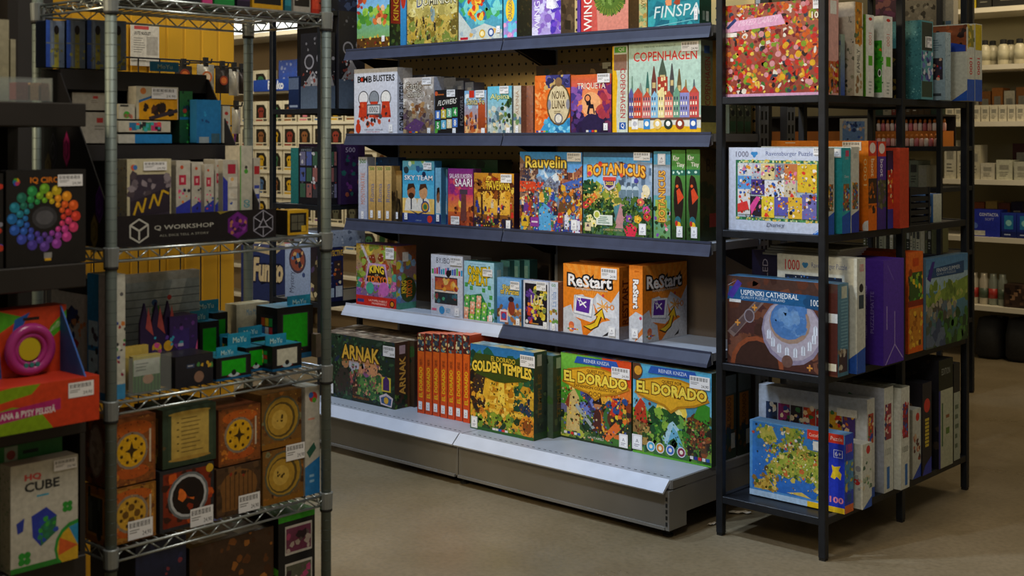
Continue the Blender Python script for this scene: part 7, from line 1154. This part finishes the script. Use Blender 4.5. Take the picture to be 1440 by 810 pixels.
kb(0, 406, 420, 108, 3.745, .04, 'small dark blue puzzle box beside the tall black puzzles', body='#1a2848', front=lambda A: (A.bg('#14244a', '#1c3058'), A.R(0, .6, 1, .95, '#5a6a88'), A.R(.1, .05, .9, .12, '#8a98b0')))
kb(0, 423, 455, 48, 3.745, .06, 'black wizard themed puzzle box on the far rack', X1=-4.60, body='#16161c', front=wiz2, right=wiz2)
carton('puzzle_box', 'second black puzzle box with pale art on the far rack', 'puzzle', -4.90, -4.585, 3.815, 3.975, RL[0] + .0005, .46, body='#16161c', right=wiz2)
kb(1, 409, 419, 208, 3.745, .04, 'teal puzzle spine on the far rack', body='#1f6a68', front=plain('#1f6464', '#287472', ['#184e50']))
kb(1, 420, 455, 207, 3.745, .07, 'navy puzzle box with nine tile pictures on the far rack', X1=-4.60, body='#141828', front=wiz, right=wiz)
carton('puzzle_box', 'dark violet puzzle box behind the nine tile puzzle', 'puzzle', -4.90, -4.585, 3.825, 3.975, RL[1] + .0005, .285, body='#281838', right=lambda A: (A.bg('#2a1a40', '#3a2450'), A.T('500', .2, .86, .6, .94, '#a8a0b8'), A.S(24, .1, .1, .9, .8, .05, .12, ['#1f5a58', '#5a2a6a', '#8a4a38', '#28183a'])))
kb(2, 401, 436, 343, 3.745, .07, 'pale blue puzzle box with a round crest on the far rack', body='#98a8c0', front=lambda A: (A.bg('#8a9cbc', '#98a8c4'), A.E(.5, .72, .34, '#4a3a48'), A.E(.5, .72, .28, '#8a4a3a'), A.S(12, .3, .6, .7, .85, .05, .1, ['#4a78a8', '#c8a068', '#2a2a38']), A.T('Mystery', .18, .1, .42, .5, '#48506a', 90), A.E(.75, .45, .06, '#3a4a78'), A.P([(0, 1), (.3, 1), (0, .9)], '#d0d4dc')))
kb(2, 437, 455, 347, 3.745, .10, 'dark blue detective game box on the far rack', X1=-4.59, body='#1c1c34', front=lambda A: (A.bg('#3a3420', '#241c28'), A.S(20, 0, 0, 1, .9, .1, .2, ['#8a7a58', '#b8a880', '#2a2418', '#4a3a5a'])), right=lambda A: (A.bg('#1a1e40', '#20244c'), A.T('DETECTIVE', .0, .84, .98, .95, '#c8a030', bold=.03), A.lines(6, .06, .3, .4, .75, '#5a6a98', .4), A.R(.45, .4, .9, .75, '#3a2a28'), A.S(12, .45, .3, .95, .75, .05, .1, ['#c8a068', '#8a3a28', '#d8c8a0', '#2a2438', '#b85a28']), A.R(.1, .08, .45, .25, '#98a8b8'), A.R(.55, .08, .95, .28, '#b0b8c0')))
carton('puzzle_box', 'pale grey puzzle box lying on the detective game', 'puzzle', -4.84, -4.59, 3.75, 3.98, .851, .075, body='#7a8496', right=lambda A: (A.bg('#8490a4', '#98a2b4'), A.S(14, .05, .1, .95, .9, .02, .05, ['#5a6478', '#b8c0cc']))).location.z = Zat(347, XonY(437, 3.745), 3.745) + .002
carton('puzzle_box', 'dark game box on the high tier of the far rack', 'puzzle', -4.93, -4.63, 3.75, 4.1, 1.9505, .16, body='#141c30', front=plain('#141c34', '#1c2848', ['#3a4a70']), right=plain('#141c34', '#1c2848', ['#3a4a70']))

# white figure wall with lit soffit
FY = 5.62
fw = thing('figure_shelving', 'white wall shelving stacked with boxed vinyl figures', 'shelving unit', (-7.0, FY + .2, 0)); fl = (7.0, -FY - .2, 0)
FZ = [.18, .40, .58, .76, .94, 1.115, 1.29, 1.47, 1.70]
m = MB(); m.box(-8.4, -5.6, FY + .22, FY + .26, 0, 2.6); m.build('back_panel', mat('beige_panel', '#a08c70', .7, 0, .05, 3), fw, False, fl)
for z in FZ:
    m = MB(); m.box(-8.4, -5.6, FY, FY + .22, z - .018, z); m.build('shelf', M_white, fw, False, fl)
for x in (-8.42, -5.6):
    m = MB(); m.box(x, x + .02, FY, FY + .26, 0, 2.05); m.build('side_panel', M_white, fw, False, fl)
sf = tag(link('light_soffit', None, None, (-7.0, FY - .15, 2.08)), 'white glowing light box along the top of the figure wall', 'light box')
m = MB(); m.box(-1.6, 1.5, -.02, .35, 0, .03); m.box(-1.6, 1.5, -.02, .35, .33, .36); m.box(-1.6, 1.5, .31, .35, .03, .33); m.build('housing', M_white, sf)
m = MB(); m.box(-1.59, 1.49, -.012, .0, .03, .33); m.build('diffuser', mat('lit_diffuser', (.85, .93, 1.0, 1), .5, emit=1.0), sf)
figc = [('#c8a028', 'yellow'), ('#8a3a30', 'red'), ('#4a6a98', 'blue'), ('#58584a', 'grey'), ('#6a3a7a', 'purple'), ('#8a5a38', 'brown'), ('#3a6a4a', 'green'), ('#c87888', 'pink')]
random.seed(5)
FIGM = []
for c, nm in figc:
    mb = MB(); wd, dp, h_ = .16, .09, .155; mb.box(-wd / 2, wd / 2, -dp / 2, dp / 2, 0, h_, lin('#c8c0a8'), .001); body = mb.mesh('figure_box', PLAIN)
    A = Art(wd, h_); A.bg('#cfc8b0', '#d8d2bc'); A.P([(.12, .2), (.88, .2), (.88, .62), (.7, .84), (.12, .84)], '#2a2620'); A.E(.48, .55, .22, c, rv=.17); A.R(.32, .22, .64, .42, c); A.E(.4, .53, .05, '#141414'); A.E(.57, .53, .05, '#141414'); A.R(.1, .06, .6, .14, c); A.R(.66, .05, .92, .16, '#4a4640')
    mm = MB(); A.emit(mm, (-wd / 2, -dp / 2, 0), (1, 0, 0), (0, 0, 1), (0, -1, 0)); cov = mm.mesh('window_print', PRINT)
    A = Art(dp, h_); A.bg('#b8b098', '#c4bca4'); A.E(.5, .6, .3, c, rv=.22); A.R(.1, .1, .9, .2, c); mm = MB(); A.emit(mm, (wd / 2, -dp / 2, 0), (0, 1, 0), (0, 0, 1), (1, 0, 0)); FIGM.append((body, cov, mm.mesh('side_print', PRINT), nm))
for r, z in enumerate(FZ):
    if r < 2: continue
    for k in range(10):
        if r == 8 and k > 2: continue
        x = -8.0 + k * .172 + random.uniform(-.004, .004)
        body, cov, sd, nm = FIGM[random.randrange(8)]
        o = link('figure_box', body, None, (x, FY + .055, z + .0005)); link('window_print', cov, o); link('side_print', sd, o)
        tag(o, 'boxed vinyl figure with %s print, %s along the %s tier of the figure wall' % (nm, ORD[k], ORD[r]), 'toy figure', 'boxed figures on the white wall shelving')
x0, x1 = XonY(354, FY - .03), XonY(409, FY - .03); zz = Zat(129, x0, FY - .03); m = MB(); hs = Zat(113, x0, FY - .03) - zz
sg = thing('shelf_sign', 'blue sign strip with white lettering on the figure wall', 'sign', ((x0 + x1) / 2, FY - .012, zz)); w_ = x1 - x0
m.box(-w_ / 2, w_ / 2, -.004, .004, 0, hs, lin('#2a48a0')); m.build('sign_board', PLAIN, sg); A = Art(w_, hs); A.bg('#2444a0', '#2c4eac'); A.T('Funko', .38, .12, .78, .9, '#d8e0f0', bold=.04); mm = MB(); A.emit(mm, (-w_ / 2, -.004, 0), (1, 0, 0), (0, 0, 1), (0, -1, 0)); mm.build('lettering', PRINT, sg)
carton('storage_box', 'blue carton on the highest tier of the figure wall', 'carton', XonY(392, FY + .03), XonY(424, FY + .03), FY + .03, FY + .2, 1.7005, .22, body='#2a48a0', front=plain('#2444a0', '#4a60b0', ['#3858b8', '#8a98c8']))
x0, x1 = XonY(339, 5.45), XonY(401, 5.45)
carton('display_box', 'large blue display box lettered in cream script standing before the figure wall', 'display box', x0, x1, 5.45, 5.59, 0.0, Zat(344, x0, 5.45), body='#2a3a78', front=lambda A: (A.bg('#26346c', '#2e3e7e'), A.P([(.3, .94), (.75, .9), (.9, .98), (.3, 1)], '#c8bca0'), A.T('Funko', .28, .56, .95, .86, '#d8ccb0', bold=.05, out='#182048', shear=.02)))

# dark rack and white wall shelving at the back right
QX0, QX1, QY = -3.95, -2.72, (6.2, 6.6)
steel_rack('black steel rack of paints and books in front of the white wall shelving', QX0, QX1, QY, [1.75, 1.31, 1.10, .76, .4], 2.3)
for rrow, z in ((0, 1.3105), (1, 1.391)):
    if rrow: 
        m = MB(); m.box(-3.95 + .02, QX1 - .02, 6.29, 6.42, 1.3105, 1.39); tag(m.build('riser_step', mat('orange_riser', '#b86a20', .5, 0, .1, 9)), 'orange riser step under the back row of paint bottles', 'riser')
    for k in range(15):
        x = -3.12 + k * .026; y = 6.24 + .10 * rrow; m = MB()
        m.lathe([(.010, 0), (.0115, .004), (.0115, .036), (.006, .044)], 0, 0, 0, 8); b = m.build('paint_bottle', mat('white_pink_paint', ('#d8c8c0', '#c86a70', '#d8a098')[k % 3], .4) if False else mat('paint_%d' % (k % 3), ('#d8ccc4', '#c46a74', '#d8a8a0')[k % 3], .4), None, True, (x, y, z))
        m = MB(); m.lathe([(.0075, .042), (.0075, .056), (.004, .064)], 0, 0, 0, 8); m.build('cap', mat('orange_cap', '#c8782c', .4), b, True)
        tag(b, 'small %s paint bottle with orange cap, %s in the %s row' % (('white', 'rose', 'peach')[k % 3], ORD[k], ('front', 'raised')[rrow]), 'paint bottle', 'paint bottles on the dark rack')
random.seed(11)
def row(z, y, x0, x1, wmin, wmax, hmin, hmax, dp, pal, lab, grp, cat='box', name='carton'):
    x = x0; k = 0
    while x < x1:
        w_ = random.uniform(wmin, wmax); h_ = random.uniform(hmin, hmax); c, nm = random.choice(pal); c2 = random.choice(['#3a3a38', '#8a8a80', '#c8c4b8', c])
        if x + w_ > x1: break
        carton(name, lab % (nm, ORD[k % 16]), cat, x + .001, x + w_ - .001, y, y + dp, z + .0005, h_, group=grp, body=c, front=(lambda c, c2: lambda A: (A.bg(c), A.R(.15, .55, .85, .85, c2), A.lines(3, .2, .15, .8, .45, c2, .4)))(c, c2), bev=.0008); x += w_; k += 1
row(1.10, 6.22, -3.05, -2.76, .03, .05, .11, .15, .15, [('#8a8a7a', 'grey'), ('#6a7264', 'sage'), ('#9a9684', 'stone'), ('#4a5050', 'slate')], '%s boxed kit, %s along the middle of the dark rack', 'boxed kits on the dark rack')
row(.76, 6.22, -3.15, -2.74, .014, .026, .12, .16, .15, [('#8a8a74', 'grey'), ('#56583c', 'olive'), ('#a09c84', 'sand'), ('#2c2c24', 'dark')], '%s book spine, %s in the row on the dark rack', 'book spines on the dark rack', 'book', 'book')
row(1.475, 6.30, -3.12, -2.76, .03, .05, .09, .13, .1, [('#4a3a28', 'brown'), ('#2c3c30', 'bottle green'), ('#6a2c24', 'rust'), ('#8a8470', 'tan')], '%s small box, %s along the ledge above the paints', 'small boxes above the paints')
m = MB(); m.box(QX0 + .03, QX1 - .02, 6.29, 6.45, 1.465, 1.475); m.box(QX0 + .03, QX1 - .02, 6.44, 6.45, 1.3105, 1.465); tag(m.build('ledge_board', M_stand), 'dark ledge board above the paint bottles', 'board')
carton('puzzle_box', 'white puzzle box with a blue crowd picture on the paint rack', 'puzzle', XonY(1181, 6.24), XonY(1219, 6.24), 6.24, 6.28, 1.3105, Zat(167, XonY(1181, 6.24), 6.24) - 1.31, body='#b8b4a8', front=lambda A: (A.bg('#c0bcae'), A.R(.1, .1, .92, .9, '#6a8ab8'), A.S(30, .1, .12, .9, .88, .04, .09, ['#3a58a0', '#c8d0e0', '#8a98b8', '#2a3a68', '#c8a888'])))
carton('puzzle_box', 'grey stone patterned puzzle box on top of the paint rack', 'puzzle', XonY(1270, 6.24), XonY(1317, 6.24), 6.24, 6.3, 1.7505, .42, body='#7a7468', front=lambda A: (A.bg('#6a6458', '#8a8474'), A.S(80, 0, 0, 1, 1, .04, .1, ['#8a8474', '#5a5448', '#9a9484', '#3a362e'])))
carton('puzzle_box', 'pale puzzle box with two small pictures on top of the paint rack', 'puzzle', XonY(1319, 6.24), XonY(1346, 6.24) - .02, 6.24, 6.3, 1.7505, .40, body='#98948a', front=lambda A: (A.bg('#8a887e', '#98968a'), A.R(.1, .3, .45, .5, '#3a4a3a'), A.R(.5, .3, .85, .5, '#4a6a88')))
carton('puzzle_box', 'dark puzzle box with a violet sunset on top of the paint rack', 'puzzle', XonY(1226, 6.24), XonY(1262, 6.24), 6.24, 6.3, 1.7505, .42, body='#2a2028', front=lambda A: (A.bg('#241c20', '#5a3a4a'), A.S(20, 0, .5, 1, 1, .1, .2, ['#6a3a58', '#4a2a3c', '#8a5a58']), A.P([(.1, .2), (.5, .55), (.9, .2)], '#181410')))

PY = 7.62
pw = thing('wall_shelving', 'white wall shelving of care products along the back wall', 'shelving unit', (-2.6, PY + .25, 0)); pl = (2.6, -PY - .25, 0)
PZ = [.33, .75, 1.10, 1.455, 1.80, 2.15]
m = MB(); m.box(-3.75, -1.4, PY + .40, PY + .44, 0, 2.7); m.build('back_panel', mat('khaki_panel', '#8a8262', .7, 0, .06, 3), pw, False, pl)
for z in PZ:
    m = MB(); m.box(-3.75, -1.4, PY, PY + .40, z - .03, z); m.build('shelf', M_white, pw, False, pl)
for x in (-3.77, -1.4):
    m = MB(); m.box(x, x + .02, PY, PY + .44, 0, 2.7); m.build('side_panel', M_white, pw, False, pl)
def PXb(px, y=PY + .05): return XonY(px, y)
for k, px in enumerate((1385, 1396, 1411, 1421, 1434, 1446)):
    m = MB(); m.lathe([(.030, 0), (.033, .006), (.033, .11), (.018, .128)], 0, 0, 0, 12); b = m.build('bottle', mat('milky_bottle', '#b8b29a', .35), None, True, (PXb(px, PY + .08 + .07 * (k % 2)), PY + .08 + .07 * (k % 2), PZ[4] + .0005))
    m = MB(); m.lathe([(.02, .126), (.02, .152), (.012, .156)], 0, 0, 0, 10); m.build('cap', M_rubber, b); m = MB(); m.lathe([(.0334, .03), (.0334, .09)], 0, 0, 0, 12); m.build('paper_label', mat('bottle_label', '#a8a48c', .6), b, True)
    tag(b, 'milky bottle with black cap, %s along the upper wall shelf' % ORD[k], 'bottle', 'milky bottles on the wall shelf')
def wb(z, y, xl, xr, h_, c, lab, fr=None, name='carton', cat='box', dp=.12, **k): return carton(name, lab, cat, XonY(xl, y), XonY(xr, y), y, y + dp, z + .0005, h_, body=c, front=fr or (lambda A: (A.bg(c), A.R(.2, .5, .8, .75, '#8a887c'), A.lines(3, .2, .15, .8, .42, '#6a685e', .4))), **k)
for k in range(10): wb(PZ[3], PY + .03, 1330 + 12.4 * k, 1341 + 12.4 * k, .10, '#c4beaa', 'small white carton with dark print, %s in the front row of the wall shelf' % ORD[k], group='small white cartons in a row')
for k in range(7): wb(PZ[3], PY + .18, 1344 + 17 * k, 1359 + 17 * k, .19 + .02 * (k % 2), ('#a86a30', '#c4beaa', '#8a5a2c')[k % 3], '%s carton behind the white row, %s along the shelf' % (('amber', 'cream', 'brown')[k % 3], ORD[k]), group='taller cartons behind the white row')
for k, (xl, xr, h_, c, lab) in enumerate(((1328, 1344, .24, '#bab6a4', 'slim pale carton beside the steel post on the middle wall shelf'), (1346, 1362, .20, '#b8b29c', 'plain cream carton on the middle wall shelf'), (1363, 1378, .21, '#b0aa94', 'second plain cream carton on the middle wall shelf'), (1379, 1398, .10, '#b8b4a4', 'low white printed carton on the middle wall shelf'), (1401, 1423, .12, '#b4b4a0', 'white carton with black top corner on the middle wall shelf'), (1426, 1450, .11, '#a8a898', 'pale tray of red tubes on the middle wall shelf'))):
    wb(PZ[2], PY + .04, xl, xr, h_, c, lab)
wb(PZ[2], PY + .2, 1424, 1452, .22, '#3a1c1c', 'dark maroon carton behind the pale tray')
def blue(A): A.bg('#2430a0', '#2c3ab0'); A.T('CONTACTA', .3, .76, .95, .88, '#c8d0e8', bold=.03); A.T('SOFT', .5, .6, .8, .7, '#a8b0d8'); A.R(.1, .04, .5, .22, '#c0c0b8'); A.E(.15, .4, .1, '#5a78c8')
wb(PZ[1], PY + .03, 1365, 1406, .165, '#2430a0', 'bright blue carton lettered in white on the wall shelf', blue)
for k in range(2): wb(PZ[1], PY + .03, (1408, 1430)[k], (1429, 1452)[k], .15, '#1f3a90', 'blue cleaner carton with teal window, %s beside the bright blue one' % ORD[k], lambda A: (A.bg('#1c2c78', '#24389a'), A.R(.2, .35, .8, .9, '#2a78a8'), A.E(.5, .6, .2, '#8ac8c8'), A.R(0, 0, 1, .25, '#1a2460'), A.lines(1, .2, .08, .8, .18, '#a8b4d8')), group='blue cleaner cartons')
for k in range(4): wb(PZ[1], PY + .2, 1368 + 18 * k, 1384 + 18 * k, .2 + .01 * (k % 2), ('#8a4a28', '#a88a48', '#6a3a2a', '#241c30')[k], '%s carton behind the blue packs' % ('rust', 'ochre', 'umber', 'midnight')[k])
for k, px in enumerate((1370, 1384, 1397, 1410)):
    m = MB(); m.lathe([(.026, 0), (.028, .004), (.028, .15), (.02, .165), (.02, .19)], 0, 0, 0, 12); b = m.build('spray_can', mat('can_%d' % (k // 2), ('#c4bca8', '#8a9084')[k // 2], .3, .2), None, True, (PXb(px, PY + .09), PY + .09, PZ[0] + .0005))
    m = MB(); m.lathe([(.0285, .04), (.0285, .10)], 0, 0, 0, 12); m.build('band', mat('can_band_%d' % (k % 2), ('#a83028', '#4a5a48')[k % 2], .4), b, True); tag(b, '%s spray can on the low wall shelf, %s from the rack' % (('cream', 'cream', 'silver', 'silver')[k], ORD[k]), 'spray can', 'spray cans')
wb(PZ[0], PY + .03, 1412, 1450, .14, '#3a2a22', 'dark brown patterned carton on the low wall shelf', lambda A: (A.bg('#3a2a22'), A.S(24, 0, 0, 1, 1, .05, .1, ['#5a4434', '#8a6a50', '#241a16'], 'rect')))
wb(PZ[5], PY + .05, 1374, 1394, .2, '#242420', 'black framed box on the highest wall shelf'); wb(PZ[5], PY + .05, 1396, 1450, .22, '#1c1c1a', 'wide black framed box on the highest wall shelf'); wb(PZ[5], PY + .05, 1358, 1372, .2, '#b8a428', 'yellow box on the highest wall shelf')
for k, (xl, xr, yt) in enumerate(((1366, 1404, 445), (1408, 1446, 447))):
    y = PY + .02; x0, x1 = XonY(xl, y), XonY(xr, y); w_ = x1 - x0; b = thing('holdall_bag', ('black fabric bag on the floor under the wall shelving', 'black fabric bag with pale zip beside the other bag')[k], 'bag', ((x0 + x1) / 2, y + .14, 0)); m = MB(); vs, fs = [], []; n = 16; hh = Zat(yt, x0, y)
    for i in range(6):
        for j in range(n):
            a_ = 6.2832 * j / n; p = [0, .4, .5, .5, .42, .0][i]; zz = [0, .0, .12, .6, .95, 1][i] * hh; cx, sy = math.cos(a_), math.sin(a_); q = (abs(cx) ** 4 + abs(sy) ** 4) ** .25; vs.append((p * w_ * cx / q * .98, p * .26 * sy / q, zz))
    fs = [(i * n + j, i * n + (j + 1) % n, (i + 1) * n + (j + 1) % n, (i + 1) * n + j) for i in range(5) for j in range(n)]; m.add(vs, fs); m.build('bag_body', mat('black_nylon', '#1a1a1a', .7, 0, .3, 60, .3), b, True); m = MB(); m.box(-w_ * .3, w_ * .3, -.01, .01, hh * .965, hh * .985); m.build('zip', mat('zip_grey', '#6a6a66', .4), b)
